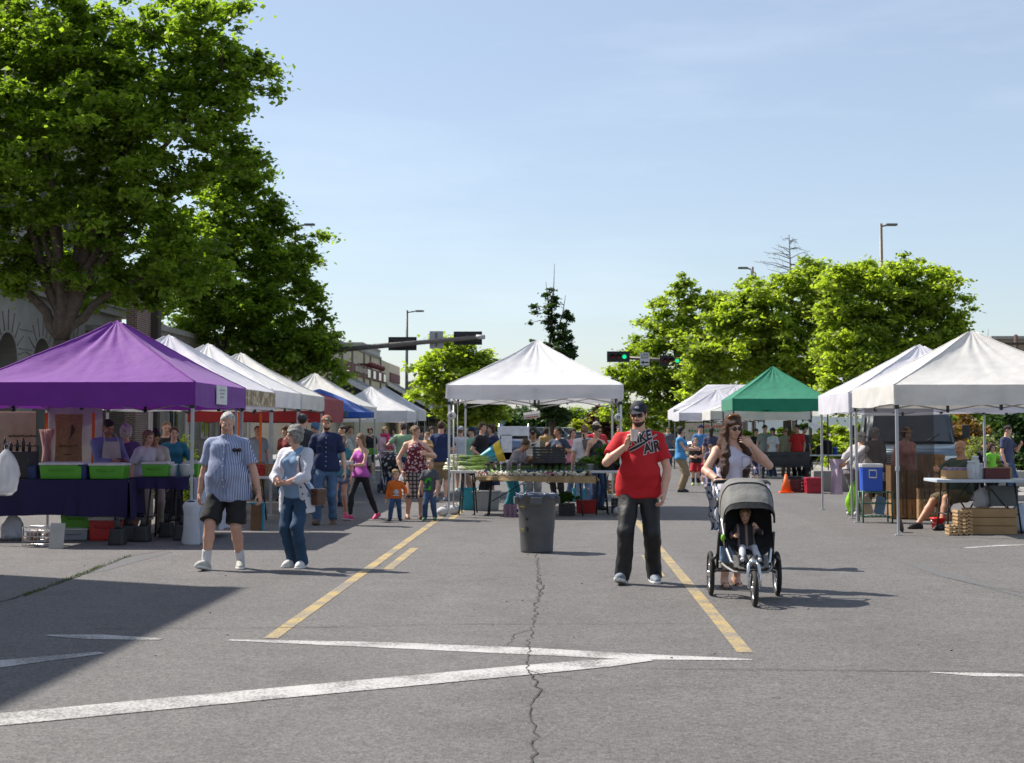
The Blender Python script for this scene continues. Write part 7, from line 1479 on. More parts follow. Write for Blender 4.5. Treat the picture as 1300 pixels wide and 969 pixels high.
p = onshirt(I, .145, 1.31, .015); b = MB()
for sx in (-1, 1): b.ell(p+Vector((sx*.028, 0, 0)), (.028, .012, .022), 2)
b.tube([p+Vector((-.05, 0, .01)), p+Vector((.05, 0, .01))], .005, 5); b.tube([p, p+Vector((.015, 0, -.06))], .006, 5); b.build('hanging_sunglasses', mat('lens_dark', (.03, .012, .01), .08), rt)
w_ = I['wrist']['r']; b = MB(); d = (w_-I['elbow']['r']).normalized(); u = d.orthogonal().normalized(); v = d.cross(u); b.tube([w_-d*.035+(u*math.cos(a)+v*math.sin(a))*.033 for a in [k*math.pi/8 for k in range(16)]], .007, 6, closed=True); b.build('wristwatch', mat('watch_steel', (.5, .48, .42), .25, .9), rt)
# 2 elderly woman
pos = at(376, 720)
I = person('elderly grey haired woman in a white cardigan and blue top with jeans, looking left', pos, -22, 1.61, 'f', 'old', W=1.06, belly=.03, lean=4, head=(-52, 2, 4), feet={'l': (-.06, .02, 0, -8, 0), 'r': (.115, -.05, 0, 10, 0)}, wl=(-.06, -.29, .93), wr=(.05, -.31, .945), pl=(-.8, .5, -.2), pr=(.9, .5, -.3), hl=(.75, -.35, .1), hr=(-.8, -.35, .1), palm=((0, -.2, 1), (0, -.2, 1)), curl=(.45, .55),
    top=('vest', cloth('pale_blue', (.19, .30, .45))), top2=('coat', cloth('cardigan_white', (.60, .60, .66), bump=.6, bscale=60)), bot=('long', cloth('jeans_teal', (.02, .055, .11), var=.15)), shoe=(M_SHOEW, mat('sole_white', (.7, .69, .66), .7)), hair=('bob', 'grey'), q=1, group='elderly couple walking')
rt = I['root']; T = I['T']; b = MB(); b.tube([T(.085, .05, .425), T(.095, -.04, .44), T(.12, -.125, .38), T(.16, -.17, .26), T(.205, -.165, .12), T(.245, -.10, .0), T(.25, .0, -.04)], .010, 6); 
o = b.build('shoulder_bag_strap', mat('leather_brown', (.075, .03, .015), .5), None); b = MB(); b.box((0, 0, 0), (.09, .20, .19), bev=.042); b.box((.0, -.0, .06), (.10, .205, .07), bev=.025); o2 = b.build('shoulder_bag', mat('leather_brown', (.075, .03, .015), .5, bump=.2)); tag(o2, 'small brown leather shoulder bag hanging at the hip of the grey haired woman', 'bag')
Mw = Matrix.Translation(pos) @ Matrix.Rotation(R(-22), 4, 'Z'); o2.matrix_world = Mw @ Matrix.Translation(I['T'](.245, .06, -.06)) ; o.name = 'strap'; o.parent = o2; o.matrix_parent_inverse = Matrix.Identity(4); o.matrix_local = o2.matrix_world.inverted() @ Mw
b = MB()
for k in range(4): p = T(.15+.018*k, -.152+.004*k, .07-.075*k); b.lathe((p.x, p.y, p.z), [(.001, -.003), (.011, -.003), (.011, .003)], 8, 'Y')
b.build('button', mat('button_dark', (.05, .05, .06), .4), rt)
# 3 man in red
pos = at(812, 740); cupw = A(803, 551, pos[1]-.22); hw = A(795, 566, pos[1]-.22)
M_REDT = cloth('red_tee', (.50, .010, .016), bump=.2)
I = person('bearded man in a red t shirt, black cap and sunglasses holding a paper cup', pos, -3, 1.845, 'm', 'fair', W=1.03, belly=.035, lean=1, head=(-9, 6, 0), feet={'l': (-.165, -.13, .0, -16, 16), 'r': (.145, .06, .0, 8, 0)}, wl=loc2(pos, hw, -3), wr=(.245, -.13, .90), pl=(-.9, .25, -.8), pr=(.8, .7, 0), hl=(.35, -.1, .95), curl=(1.0, .75), palm=((.6, -.5, -.2), None),
    top=('tee', M_REDT), hem=-.055*1.845, bot=('loose', M_JET), shoe=(M_SHOEG, mat('sole_white', (.7, .69, .66), .7)), hair=('crop', 'dark'), hat=('cap', mat('cap_black', (.014, .017, .026), .8), mat('badge_grey', (.25, .27, .32), .6)), glasses='sun', beard='dark', q=1, group='adults walking towards the camera')
rt = I['root']; sh = I['shirt']; HP = I['H']
def on_cloth(info, bm, M, m, name, off=.003, parent=None):
    """lay flat lettering onto the front of a shirt"""
    me0 = info['shirt'].data; bv = BVHTree.FromPolygons([v.co.copy() for v in me0.vertices], [list(p.vertices) for p in me0.polygons]); bm.transform(M)
    for v in bm.verts:
        hit = bv.ray_cast(Vector((v.co.x, -1.0, v.co.z)), Vector((0, 1, 0)))
        if hit[0]: v.co.y = hit[0].y-off
    me = bpy.data.meshes.new(name); bm.to_mesh(me); bm.free(); me.materials.append(m); o = bpy.data.objects.new(name, me); COL.objects.link(o); o.parent = parent or info['root']; return o
MI = mat('print_ink_black', (.012, .012, .014), .6); MWI = mat('print_ink_white', (.60, .55, .55), .6)
def place(x, z, tilt): return Matrix.Translation((x, 0, z)) @ Matrix.Rotation(R(-tilt), 4, 'Y') @ Matrix.Rotation(R(90), 4, 'X')
for (s_, sz, x, z, tl_) in (('NIKE', .135, .005, 1.448, 15), ('AIR', .135, .125, 1.352, 15)):
    on_cloth(I, text_mesh(s_, sz, 0, .013, .15, maxedge=.02), place(x, z, tl_) @ Matrix.Scale(.80, 4, (1, 0, 0)), MWI, 'lettering_outline', .003); on_cloth(I, text_mesh(s_, sz, 0, .0055, .15, maxedge=.02), place(x, z, tl_) @ Matrix.Scale(.80, 4, (1, 0, 0)), MI, 'lettering', .0055)
def swoosh(k, off, m, nm):
    P0 = []; n = 16
    for i in range(n+1): u = i/n; P0.append((-.10+.28*u, 1.315+.165*u**1.1-k, u))
    up = [(x+0.0, z+(.022*(1-u)**.7*min(1, u*6+.5)+.001)+2*k, u) for x, z, u in P0]; lo_ = [(x, z-(.012*math.sin(math.pi*min(1, u*1.1+.1))), u) for x, z, u in P0]
    bm = bmesh.new(); a = [bm.verts.new((x, z, 0)) for x, z, u in up]; c = [bm.verts.new((x, z, 0)) for x, z, u in lo_]
    for i in range(n): bm.faces.new((a[i], a[i+1], c[i+1], c[i]))
    on_cloth(I, bm, Matrix.Rotation(R(90), 4, 'X'), m, nm, off)
swoosh(.007, .0045, MWI, 'emblem_outline'); swoosh(0, .007, MI, 'emblem')
t = thing('paper_cup', 'small white paper cup in the raised hand of the man in red', 'cup', tuple(Vector(pos)+Matrix.Rotation(R(-3), 3, 'Z')@(I['wrist']['l']+Vector((.075, -.05, .045))))); t.rotation_euler = (0, R(4), 0); b = MB(); b.lathe((0, 0, 0), [(.030, 0), (.032, .005), (.043, .115), (.046, .118), (.041, .118), (.030, .01)], 24); b.build('body', mat('paper_cup', (.72, .66, .62), .6), t)
# 4 woman pushing the stroller
pos = at(930, 746); pos = (pos[0], pos[1], 0); SX = G(957, 765).x; hwl = A(913, 611, pos[1]-.42); hwr = A(955, 566, pos[1]-.15)
I = person('long haired woman in a white tank top and sunglasses pushing the stroller', pos, 10, 1.70, 'f', 'fair', W=1.04, lean=3, head=(12, 6, 0), feet={'l': (-.08, -.0, 0, -6, 0), 'r': (.10, .20, 0, 6, -18)}, wl=loc2(pos, hwl, 10), wr=loc2(pos, hwr, 10), pl=(-.9, .5, -.2), pr=(.75, -.2, -.9), hl=(.85, -.4, .05), hr=(-.75, -.2, .5), palm=((0, -.1, -1), (-.2, .8, 0)), curl=(1.0, .7),
    top=('tank', cloth('tank_white', (.62, .58, .68))), hem=-.06*1.7, bot=('capri', M_DENIML), bare=True, hair=('long', 'auburn'), glasses='sun', q=1, group='adults walking towards the camera')
rt = I['root']; b = MB(); pc = [onshirt(I, x, z, .003) for x, z in ((.055, 1.27), (.15, 1.27), (.15, 1.17), (.10, 1.155), (.055, 1.17), (.055, 1.27))]; b.tube(pc, .003, 4); b.build('breast_pocket', cloth('seam_lilac', (.38, .34, .44)), rt)
w_ = I['wrist']['l']; d = (w_-I['elbow']['l']).normalized(); u = d.orthogonal().normalized(); v = d.cross(u); b = MB()
for q_ in (.02, .035): b.tube([w_-d*q_+(u*math.cos(a)+v*math.sin(a))*.030 for a in [k*math.pi/8 for k in range(16)]], .005, 6, closed=True)
b.build('bracelet', mat('bracelet_dark', (.03, .02, .02), .4), rt)
b = MB(); hp = I['hp']; b.tube([hp(-.62, -.1, .85), hp(-.3, -.25, 1.12), hp(.3, -.25, 1.12), hp(.62, -.1, .85)], .012, 6); b.build('hair_clip', mat('tortoise', (.3, .12, .03), .2), rt)
t = thing('patterned_wrap', 'blue and white patterned cloth hanging at the hip of the long haired woman', 'cloth', (pos[0]-.22, pos[1]-.12, .56)); b = MB(); b.grid(lambda u, v: (-.0+.10*u-.04*v+.012*math.sin(v*14), .05*math.sin(u*6), .46*v), 10, 16); b.grid(lambda u, v: (-.0+.10*u-.04*v+.012*math.sin(v*14), .05*math.sin(u*6)+.012, .46*v), 10, 16); b.build('panel', cloth('wrap_pattern', (.58, .58, .60), pattern=('noise', 26, .53), col2=(.05, .08, .22)), t, smooth=True)
# ---- stroller
def stroller():
    fx, fy = G(958, 770.5).x, G(958, 770.5).y; t = thing('stroller', 'grey three wheeled jogging stroller with a silver frame in front of the long haired woman', 'stroller', (fx, fy, 0), R(-1)); MF = mat('frame_silver', (.62, .63, .65), .28, .85, var=.04); MT = mat('tyre', (.02, .02, .02), .8, var=.2); MC_ = cloth('canopy_grey', (.165, .16, .15), bump=.4, rough=.8); MK = cloth('black_canvas', (.02, .02, .021)); MP = mat('plastic_dark', (.03, .03, .032), .45)
    yr, hx, r1, r2 = .86, .305, .205, .155
    def wheel(x, y, r, name='wheel', wd=.045):
        b = MB(); n = 36; b.tube([(x, y+(r-.022)*math.cos(2*math.pi*k/n), r+(r-.022)*math.sin(2*math.pi*k/n)) for k in range(n)], .022, 8, closed=True); w1 = b.build(name, MT, t)
        b = MB(); b.tube([(x, y+(r-.045)*math.cos(2*math.pi*k/n), r+(r-.045)*math.sin(2*math.pi*k/n)) for k in range(n)], .009, 6, closed=True); b.lathe((x, y, r), [(.001, -.03), (.024, -.03), (.024, .03), (.001, .03)], 12, 'X', cap=False)
        for k in range(14): a = 2*math.pi*k/14; b.tube([(x+(.012 if k % 2 else -.012), y+.02*math.cos(a), r+.02*math.sin(a)), (x, y+(r-.05)*math.cos(a), r+(r-.05)*math.sin(a))], .003, 4)
        b.build('rim', MF, w1)
    wheel(-hx, yr, r1); wheel(hx, yr, r1); wheel(0, .0, r2, 'front_wheel')
    b = MB()  # front fork
    for sx in (-1, 1): b.tube([(sx*.045, 0, r2), (sx*.052, .02, r2+.10), (sx*.045, .05, r2*2+.04), (sx*.02, .08, r2*2+.075)], .014, 8)
    b.tube([(-.03, .075, r2*2+.07), (.03, .075, r2*2+.07)], .018, 8); b.tube([(0, .08, r2*2+.05), (0, .12, .40)], .02, 8); b.build('fork', MF, t)
    b = MB(); b.tube([(-hx, yr, r1), (-hx+.05, yr-.02, r1+.03), (hx-.05, yr-.02, r1+.03), (hx, yr, r1)], .016, 8); 
    for sx in (-1, 1): b.tube([(sx*(hx-.05), yr-.02, r1+.03), (sx*.13, .35, .31), (0, .12, .33)], .017, 8)
    b.build('lower_frame', MP, t)
    # the silver loop: from the canopy joint down to the foot end and round
    b = MB(); L_ = [(-.222, .74, .86), (-.212, .60, .66), (-.195, .44, .47), (-.165, .30, .36), (-.10, .235, .318), (0, .215, .308), (.10, .235, .318), (.165, .30, .36), (.195, .44, .47), (.212, .60, .66), (.222, .74, .86)]
    b.tube(L_, .017, 10); b.build('side_frame', MF, t)
    b = MB()
    for sx in (-1, 1): b.tube([(sx*.222, .74, .86), (sx*.240, .88, .98), (sx*.250, 1.0, 1.025)], .015, 8)
    b.build('handle_arm', MF, t); b = MB(); b.tube([(-.255, .98, 1.02), (-.24, 1.02, 1.04), (-.15, 1.04, 1.045), (.15, 1.04, 1.045), (.24, 1.02, 1.04), (.255, .98, 1.02)], .019, 8); b.build('handlebar', MK, t)
    # seat tub
    b = MB(); S_ = [(.30, .40, .185), (.40, .44, .20), (.50, .47, .205), (.58, .55, .21), (.66, .70, .215), (.74, .90, .215)]
    def seat(u, v):
        k = u*(len(S_)-1); i = min(int(k), len(S_)-2); f = k-i; y = S_[i][0]+(S_[i+1][0]-S_[i][0])*f; z = S_[i][1]+(S_[i+1][1]-S_[i][1])*f; w_ = S_[i][2]+(S_[i+1][2]-S_[i][2])*f; s = v*2-1
        return (s*w_, y-.11*abs(s)**4*(.3+u), z+.10*abs(s)**4*(1-u*.8))
    b.grid(seat, 20, 20); b.build('seat', MK, t, smooth=True)
    b = MB(); b.grid(lambda u, v: ((v*2-1)*.155, .30-.10*u+.006*math.sin(v*40), .42-.10*u), 8, 14); b.build('footrest', MC_, t, smooth=True)
    b = MB()
    for k in range(5): b.box((-.10+.05*k, .235, .375), (.018, .06, .09), bev=.004, rot=Matrix.Rotation(R(-38), 3, 'X'))
    b.build('footrest_strap', MK, t)
    # canopy hood
    b = MB()
    def hood(u, v):
        a = math.pi*(v); prog = u; yy = .36+.52*prog; top_ = (.835+.245*math.sin(.5*math.pi*min(1, prog*1.35+.12)))-(.06 if prog > .9 else 0)*(prog-.9)*10; base = .70+.10*prog; w_ = .222+.018*math.sin(prog*3.0)
        x = -w_*math.copysign(abs(math.cos(a))**.55, math.cos(a)); z = base+(top_-base)*abs(math.sin(a))**.62+.008*mnoise.noise(Vector((u*5, v*9, 3)))+.008*math.sin(prog*19)*math.sin(a)
        return (x, yy-.05*math.sin(a)*(1-prog), z)
    b.grid(hood, 26, 44); h_ = b.build('canopy_hood', MC_, t, smooth=True); b = MB(); b.tube([hood(0, k/40) for k in range(41)], .010, 6); b.tube([Vector(hood(.38, k/40))+Vector((0, 0, .004)) for k in range(41)], .006, 6); b.build('hood_piping', MK, h_)
    b = MB(); b.grid(lambda u, v: Vector(hood(0, .08+.84*v))+Vector((0, -.012-.030*u, -.045*u*math.sin(math.pi*(.08+.84*v)))), 4, 30); b.build('visor', MK, h_, smooth=True)
    b = MB(); b.grid(lambda u, v: ((v*2-1)*.22, .88+.012*math.sin(v*9), .97-.52*u), 10, 12); b.build('seat_back_panel', MK, t, smooth=True)
    for sx in (-1, 1):
        b = MB(); b.grid(lambda u, v: (sx*(.215-.01*v), .42+.46*u, .44+.30*v+.02+u*.12), 8, 8); b.build('side_panel', MK, t, smooth=True)
        b = MB(); b.lathe((sx*.235, .76, .86), [(.001, -.02), (.045, -.02), (.045, .02), (.001, .02)], 16, 'X', cap=False); b.build('hinge', MP, t)
        b = MB(); b.tube([(sx*.28, yr-.10, r1+.05), (sx*.30, yr-.16, r1+.14), (sx*.26, yr-.22, r1+.18)], .02, 6); b.tube([(sx*.245, .60, .60), (sx*.25, yr-.06, r1+.05)], .014, 6); b.build('suspension_arm', MP, t)
    # basket
    b = MB(); b.grid(lambda u, v: ((v*2-1)*(.235-.06*(1-u)), .24+.56*u, .225+.09*(2*v-1)**4+.04*(1-u)+.006*math.sin(v*20)), 14, 20); b.grid(lambda u, v: ((v*2-1)*(.175+.0*u), .24-.0*u+.004*math.sin(v*15), .265+.10*(2*v-1)**4*(1-u)+.075*u), 6, 20); b.build('basket', mat('basket_dark', (.045, .032, .024), .8), t, smooth=True)
    b = MB(); b.tube([(-.24, .80, .33), (-.20, .42, .30), (-.15, .25, .275), (0, .225, .27), (.15, .25, .275), (.20, .42, .30), (.24, .80, .33)], .011, 6); b.build('basket_rim', mat('plastic_greyrim', (.25, .25, .25), .5), t)
    b = MB(); b.ell((-.225, .44, .56), (.022, .02, .035), 2); b.build('toy_clip', mat('toy_green', (.22, .5, .03), .5), t)
    b = MB()
    for sx in (-1, 1): b.tube([(sx*.05, .70, .80), (sx*.055, .60, .66), (sx*.02, .55, .58)], .012, 5)
    b.build('harness', MK, t); return t, fx, fy
st_, fx, fy = stroller()
person('baby in a black and white top sitting inside the stroller', (fx, fy, 0), 0, .74, 'm', 'fair', age='toddler', py=.54, pz=.455, lean=-14, head=(-8, 14, 0), feet={'l': (-.07, .27, .36, -8, 10), 'r': (.07, .27, .36, 8, 10)}, kneepole=(0, -.5, 1), wl=(-.12, .40, .58), wr=(.08, .40, .66), pl=(-.8, 0, -.8), pr=(.8, 0, -.8), top=('long', cloth('baby_top', (.03, .03, .035), pattern=('stripes', 14, .3), col2=(.3, .2, .18))), bot=('long', cloth('baby_trousers', (.52, .52, .55))), hair=('crop', 'sandy'), group=None, shoe=M_WHITEC)
# ---- bearded man in navy and the family behind
NV = person('bearded man in a cap and navy button shirt with faded jeans behind the elderly woman', at(414, 666), 3, 1.80, 'm', 'fair', feet={'l': (-.14, -.12, 0, -8, 8), 'r': (.10, .12, 0, 8, -8)}, wl=(-.30, .03, .86), wr=(.30, -.05, .86), top=('shirt', M_NAVYS), hem=-.07, bot=('long', cloth('jeans_faded', (.07, .125, .22), var=.4, scale=4)), shoe=(M_SHOEBR, M_SHOEBR), hair=('short', 'dark'), hat=('cap', cloth('cap_camo', (.20, .16, .08), pattern=('noise', 22, .5), col2=(.5, .12, .08)), M_WHITEC), beard='brown', head=(4, 4, 0), seed=31)
I = NV; b = MB()
for k in range(7): p = onshirt(I, .004, 1.40-k*.075, .003); b.lathe((p.x, p.y, p.z), [(.001, -.003), (.008, -.003), (.008, .003)], 8, 'Y')
b.build('button', mat('button_white', (.7, .7, .7), .4), I['root']); b = MB()
for sx in (-1, 1): b.tube([onshirt(I, sx*x, z, .003) for x, z in ((.05, 1.27), (.15, 1.27), (.15, 1.15), (.10, 1.135), (.05, 1.15), (.05, 1.27))], .003, 4)
b.build('breast_pocket', cloth('seam_navy', (.05, .07, .14)), I['root'])
I = person('girl in a bright purple tank top and black leggings carrying a white box', at(458, 660), -38, 1.50, 'f', 'fair', W=.9, feet={'l': (-.05, -.20, 0, -10, 8), 'r': (.09, .30, .02, 6, -28)}, wl=(-.10, -.30, .93), wr=(.08, -.30, .93), hl=(.3, -1, 0), hr=(-.3, -1, 0), palm=((0, 0, 1), (0, 0, 1)), curl=(.4, .4), top=('tank', cloth('purple_tank', (.45, .09, .42))), bot=('leggings', M_BLACKC), shoe=(M_PINKS, M_SHOEW), hair=('longback', 'sandy'), seed=32, head=(-10, 4, 0))
pb = Vector(at(458, 660))+Matrix.Rotation(R(-38), 3, 'Z')@Vector((-.02, -.40, .96)); t = thing('takeaway_box', 'white takeaway box carried by the girl in the purple tank top', 'box', pb, R(-38)); b = MB(); b.box((0, 0, 0), (.26, .22, .055), bev=.008, taper=.85); b.build('base', M_WHP, t); b = MB(); b.box((0, 0, .035), (.27, .23, .03), bev=.01); b.build('lid', M_WHP, t)
person('girl in a teal top with bare legs and pink shoes walking beside the bearded man', at(433, 657), -5, 1.48, 'f', 'fair', W=.88, feet={'l': (-.08, -.10, 0, 0, 6), 'r': (.06, .10, 0, 8, -10)}, top=('tee', cloth('teal_tee', (.05, .22, .26))), bot=('short', M_DENIML), shoe=(M_PINKS, M_SHOEW), hair=('longback', 'sandy'), seed=33, head=(-20, 5, 0))
person('dark ponytailed woman in a pale patterned blouse behind the two girls', atY(436, 29.5), -40, 1.66, 'f', 'fair', top=('tee', cloth('blouse_pale', (.42, .44, .40), pattern=('spots', 30, .3), col2=(.20, .24, .22))), bot=('long', M_DENIML), shoe=M_SHOEB, hair=('bun', 'dark'), seed=34, head=(-20, 0, 0))
person('blond toddler in an orange sweatshirt and jeans walking next to the plaid trousered woman', at(502, 661), 6, .90, 'm', 'fair', age='toddler', feet={'l': (-.09, -.07, 0, -12, 6), 'r': (.075, .03, 0, 12, 0)}, wl=(-.17, .0, .32), wr=(.17, -.10, .44), top=('long', cloth('orange_sweat', (.62, .13, .01))), bot=('long', M_DENIM), shoe=M_SHOEB, hair=('short', 'blond'), head=(28, 2, 0), seed=35)
p = Vector(at(502, 661)); b = MB(); b.lathe((0, 0, 0), [(.001, -.004), (.045, -.004), (.045, .004)], 16, 'Y'); b.box((0, -.004, -.055), (.10, .006, .018)); o = b.build('printed_patch', mat('patch_pale', (.45, .47, .5), .7)); tb_ = [o_ for o_ in bpy.data.objects if o_.get('label', '').startswith('blond toddler')][0]; o.parent = tb_; o.location = (.01, -.098, .485)
I = person('woman in a maroon floral sleeveless top and dark plaid cropped trousers holding a toddler', at(527, 659), 14, 1.64, 'f', 'fair', W=1.22, belly=.03, head=(42, 2, 0), feet={'l': (-.13, .02, 0, -6, 0), 'r': (.10, .0, 0, 14, 0)}, wl=(-.25, -.10, .83), wr=(.16, -.28, 1.12), pl=(-.8, .6, 0), pr=(.9, .3, -.6), curl=(1, .6), top=('tank', cloth('floral_maroon', (.13, .012, .025), pattern=('spots', 19, .36), col2=(.52, .40, .42))), bot=('widecapri', cloth('plaid_trousers', (.34, .30, .26), pattern=('plaid', 15, .36), col2=(.03, .03, .035))), bare=True, hair=('short', 'sandy'), seed=36)
bag('white plastic bag with red print hanging from the hand of the plaid trousered woman', (GX(514, 26.2), 26.15, .78), .30, .52, M_BAGW, 21)
b = MB(); b.box((0, 0, 0), (.05, .01, .10), bev=.003); b.box((.045, 0, -.05), (.02, .01, .06)); bb_ = [o_ for o_ in bpy.data.objects if o_.get('label', '').startswith('white plastic bag with red')][0]; o = b.build('red_print', mat('print_red', (.5, .08, .06), .7), bb_); o.location = (.02, -.155*.62, -.28); o.rotation_euler = (0, R(25), 0)
person('small child in a tan outfit carried on the arm of the plaid trousered woman', (GX(543, 26.1), 26.0, .86), -30, .66, 'm', 'fair', age='toddler', feet={'l': (-.05, -.05, -.08, 0, -20), 'r': (.05, -.04, -.08, 0, -20)}, wl=(-.10, -.14, .44), wr=(.10, -.12, .40), top=('long', cloth('tan_romper', (.42, .28, .13))), bot=('long', cloth('tan_romper', (.42, .28, .13))), shoe=M_SHOEBR, hair=('short', 'sandy'), head=(-10, 0, 0), seed=37)
I = person('boy in jeans and a grey t shirt with a bright green print', at(546, 661), -4, 1.08, 'm', 'fair', age='child', feet={'l': (-.09, 0, 0, -8, 0), 'r': (.08, .02, 0, 8, 0)}, wl=(-.19, -.02, .46), wr=(.12, -.13, .50), top=('tee', cloth('grey_tee', (.07, .08, .09))), bot=('long', M_DENIM), shoe=mat('shoe_green', (.04, .12, .05), .6), hair=('crop', 'sandy'), head=(20, 8, 0), seed=38)
on_cloth(I, (lambda bm: (bmesh.ops.create_grid(bm, x_segments=8, y_segments=10, size=.5), bm)[1])(bmesh.new()), Matrix.Translation((-.03, 0, .62)) @ Matrix.Rotation(R(90), 4, 'X') @ Matrix.Diagonal((.11, .20, 1, 1)), cloth('print_green2', (.05, .42, .03), pattern=('noise', 16, .5), col2=(.03, .04, .04)), 'shirt_print', .004)
# ---- crowd behind on the left
def crowd(label, px, Y, rz, H, sex, hair, top, bot, sk='fair', **k): return person(label, atY(px, Y), rz, H, sex, sk, hair=hair, top=top, bot=bot, **k)
tee = lambda n, c, **k: ('tee', cloth(n, c, **k))
crowd('woman with blond hair and a hot pink scarf beside the woman in light green', 489, 37.5, 30, 1.66, 'f', ('longback', 'blond'), ('long', cloth('pale_pink', (.55, .36, .42))), ('long', M_DENIM), shoe=M_SHOEB, wl=(-.05, -.3, 1.0), wr=(.18, -.28, 1.0), seed=41)
s0 = [o for o in bpy.data.objects if 'hot pink scarf' in str(o.get('label', ''))][0]; b = MB(); b.tube([(.09*math.cos(a), .02+.08*math.sin(a), 1.41+.01*math.sin(a*3)) for a in [k*math.pi/7 for k in range(14)]], .035, 8, closed=True); b.tube([(.03, -.09, 1.40), (.04, -.15, 1.2), (.03, -.16, .95)], [.04, .055, .05], 8); b.build('scarf', cloth('hot_pink', (.65, .03, .16)), s0)
crowd('man in light green seen from behind, arm held out to the pink scarf', 512, 37.0, 190, 1.74, 'm', ('short', 'brown'), ('tee', cloth('light_green', (.33, .48, .28))), ('long', M_DENIM), shoe=M_SHOEB, wl=(-.28, .02, .9), wr=(.42, -.25, 1.08), W=1.05, seed=42)
crowd('man in a navy t shirt with his back turned behind the floral top woman', 560, 31.5, 175, 1.76, 'm', ('crop', 'brown'), tee('navy_tee', (.015, .03, .10)), ('shorts', M_KHAKI), shoe=M_SHOEG, wl=(-.2, -.25, 1.1), seed=43)
crowd('woman in a yellow green top and floral trousers with long brown hair, back turned', 562, 34.5, 170, 1.66, 'f', ('longback', 'brown'), ('tee', cloth('lime_top', (.42, .50, .13))), ('capri', cloth('floral_capri', (.12, .34, .28), pattern=('spots', 9, .35), col2=(.55, .22, .22))), bare=True, W=1.15, seed=44)
crowd('person in a white shirt and plaid kilt like shorts seen between the tent legs', 585, 36.5, 178, 1.66, 'm', ('short', 'sandy'), ('tee', M_WHITEC), ('skirt', cloth('kilt', (.20, .20, .24), pattern=('plaid', 12, .4), col2=(.03, .03, .06))), hat=('cap', M_WHITEC), shoe=M_SHOEW, seed=45)
crowd('man in a mint green shirt and dark cap under the left of the centre tent', 599, 35.0, -60, 1.64, 'm', ('short', 'dark'), ('tee', cloth('mint', (.24, .48, .33))), ('shorts', M_BLACKC), hat=('cap', M_NAVYS), shoe=M_SHOEW, seed=46)
crowd('dark haired man in a black and grey t shirt facing the woman in navy', 612, 33.0, 60, 1.74, 'm', ('short', 'brown'), ('tee', M_BLACKC), ('long', M_BLACKC), shoe=M_SHOEB, wl=(-.2, -.1, .95), wr=(.2, -.1, .92), seed=47)
crowd('woman in a navy dress laughing with her hand raised beside the man in black', 624, 33.6, -50, 1.70, 'f', ('bob', 'auburn'), ('tee', cloth('navy_dress', (.015, .03, .09))), ('longskirt', cloth('navy_dress', (.015, .03, .09))), shoe=M_SHOEB, wl=(-.10, -.20, 1.38), hem=-.1, W=1.08, seed=48)
crowd('woman in a black t shirt in the shade beyond the dog stroller', 470, 47.0, 15, 1.66, 'f', ('bob', 'brown'), tee('black_tee', (.015, .015, .015)), ('long', M_BLACKC), shoe=M_SHOEB, seed=49)
crowd('person sitting low in a green top behind the girl in purple', 462, 46.0, 30, 1.62, 'f', ('short', 'brown'), ('tee', cloth('sage_top', (.20, .30, .22))), ('shorts', M_KHAKI), pz=.45, feet={'l': (-.12, -.42, 0, 0, 0), 'r': (.14, -.40, 0, 0, 0)}, kneepole=(0, -1, 1), shoe=M_SHOEW, seed=50)
b = MB(); b.box((0, 0, .19), (.5, .45, .36), bev=.03); o = b.build('stool', M_GRY); o.location = (GX(462, 46), 46.05, 0); tag(o, 'low grey stool beneath the person in the green top', 'stool')
crowd('tall man in a dark grey t shirt and black cap behind the grey haired woman', 384, 26.8, 150, 1.86, 'm', ('crop', 'dark'), ('tee', cloth('charcoal_tee', (.04, .045, .055))), ('long', M_DENIM), hat=('cap', mat('cap_charcoal', (.05, .05, .055), .8)), shoe=M_SHOEB, W=1.08, wl=(-.15, -.25, 1.1), seed=51)
crowd('man in a blue cap looking down behind the bearded man', 399, 29.0, 30, 1.72, 'm', ('short', 'brown'), tee('dark_top', (.03, .035, .04)), ('long', M_BLACKC), hat=('cap', mat('cap_blue', (.06, .14, .25), .8)), shoe=M_SHOEB, head=(0, 20, 0), seed=52)
crowd('person in a light blue shirt in the shade of the second white canopy', 327, 32.5, 30, 1.66, 'm', ('thin', 'sandy'), tee('light_blue', (.30, .38, .50)), ('long', M_KHAKI), shoe=M_SHOEB, seed=53)
crowd('shopper in a red top in the shade below the red canopy', 363, 31.6, -30, 1.66, 'f', ('bob', 'brown'), tee('dull_red', (.20, .03, .03)), ('long', M_DENIM), shoe=M_SHOEB, seed=54)
crowd('vendor in a pale shirt standing under the cream canopy behind the umbrellas', 445, 41.5, 20, 1.70, 'm', ('short', 'dark'), tee('pale_shirt', (.40, .40, .38)), ('long', M_DENIM), shoe=M_SHOEB, seed=55)
crowd('shopper in a grey top far back under the bright white canopy', 535, 55, 160, 1.68, 'f', ('bob', 'dark'), tee('mid_grey', (.18, .18, .19)), ('long', M_DENIM), shoe=M_SHOEB, seed=56)
crowd('shopper in a khaki top far back under the farthest left canopy', 526, 60, 20, 1.70, 'm', ('short', 'brown'), tee('khaki_top', (.26, .22, .13)), ('long', M_BLACKC), shoe=M_SHOEB, seed=57)
crowd('person in a violet top with dark hair far behind the orange display boards', 500, 58, -20, 1.64, 'f', ('bob', 'black'), tee('violet_top', (.22, .10, .28)), ('long', M_DENIM), shoe=M_SHOEB, seed=58)
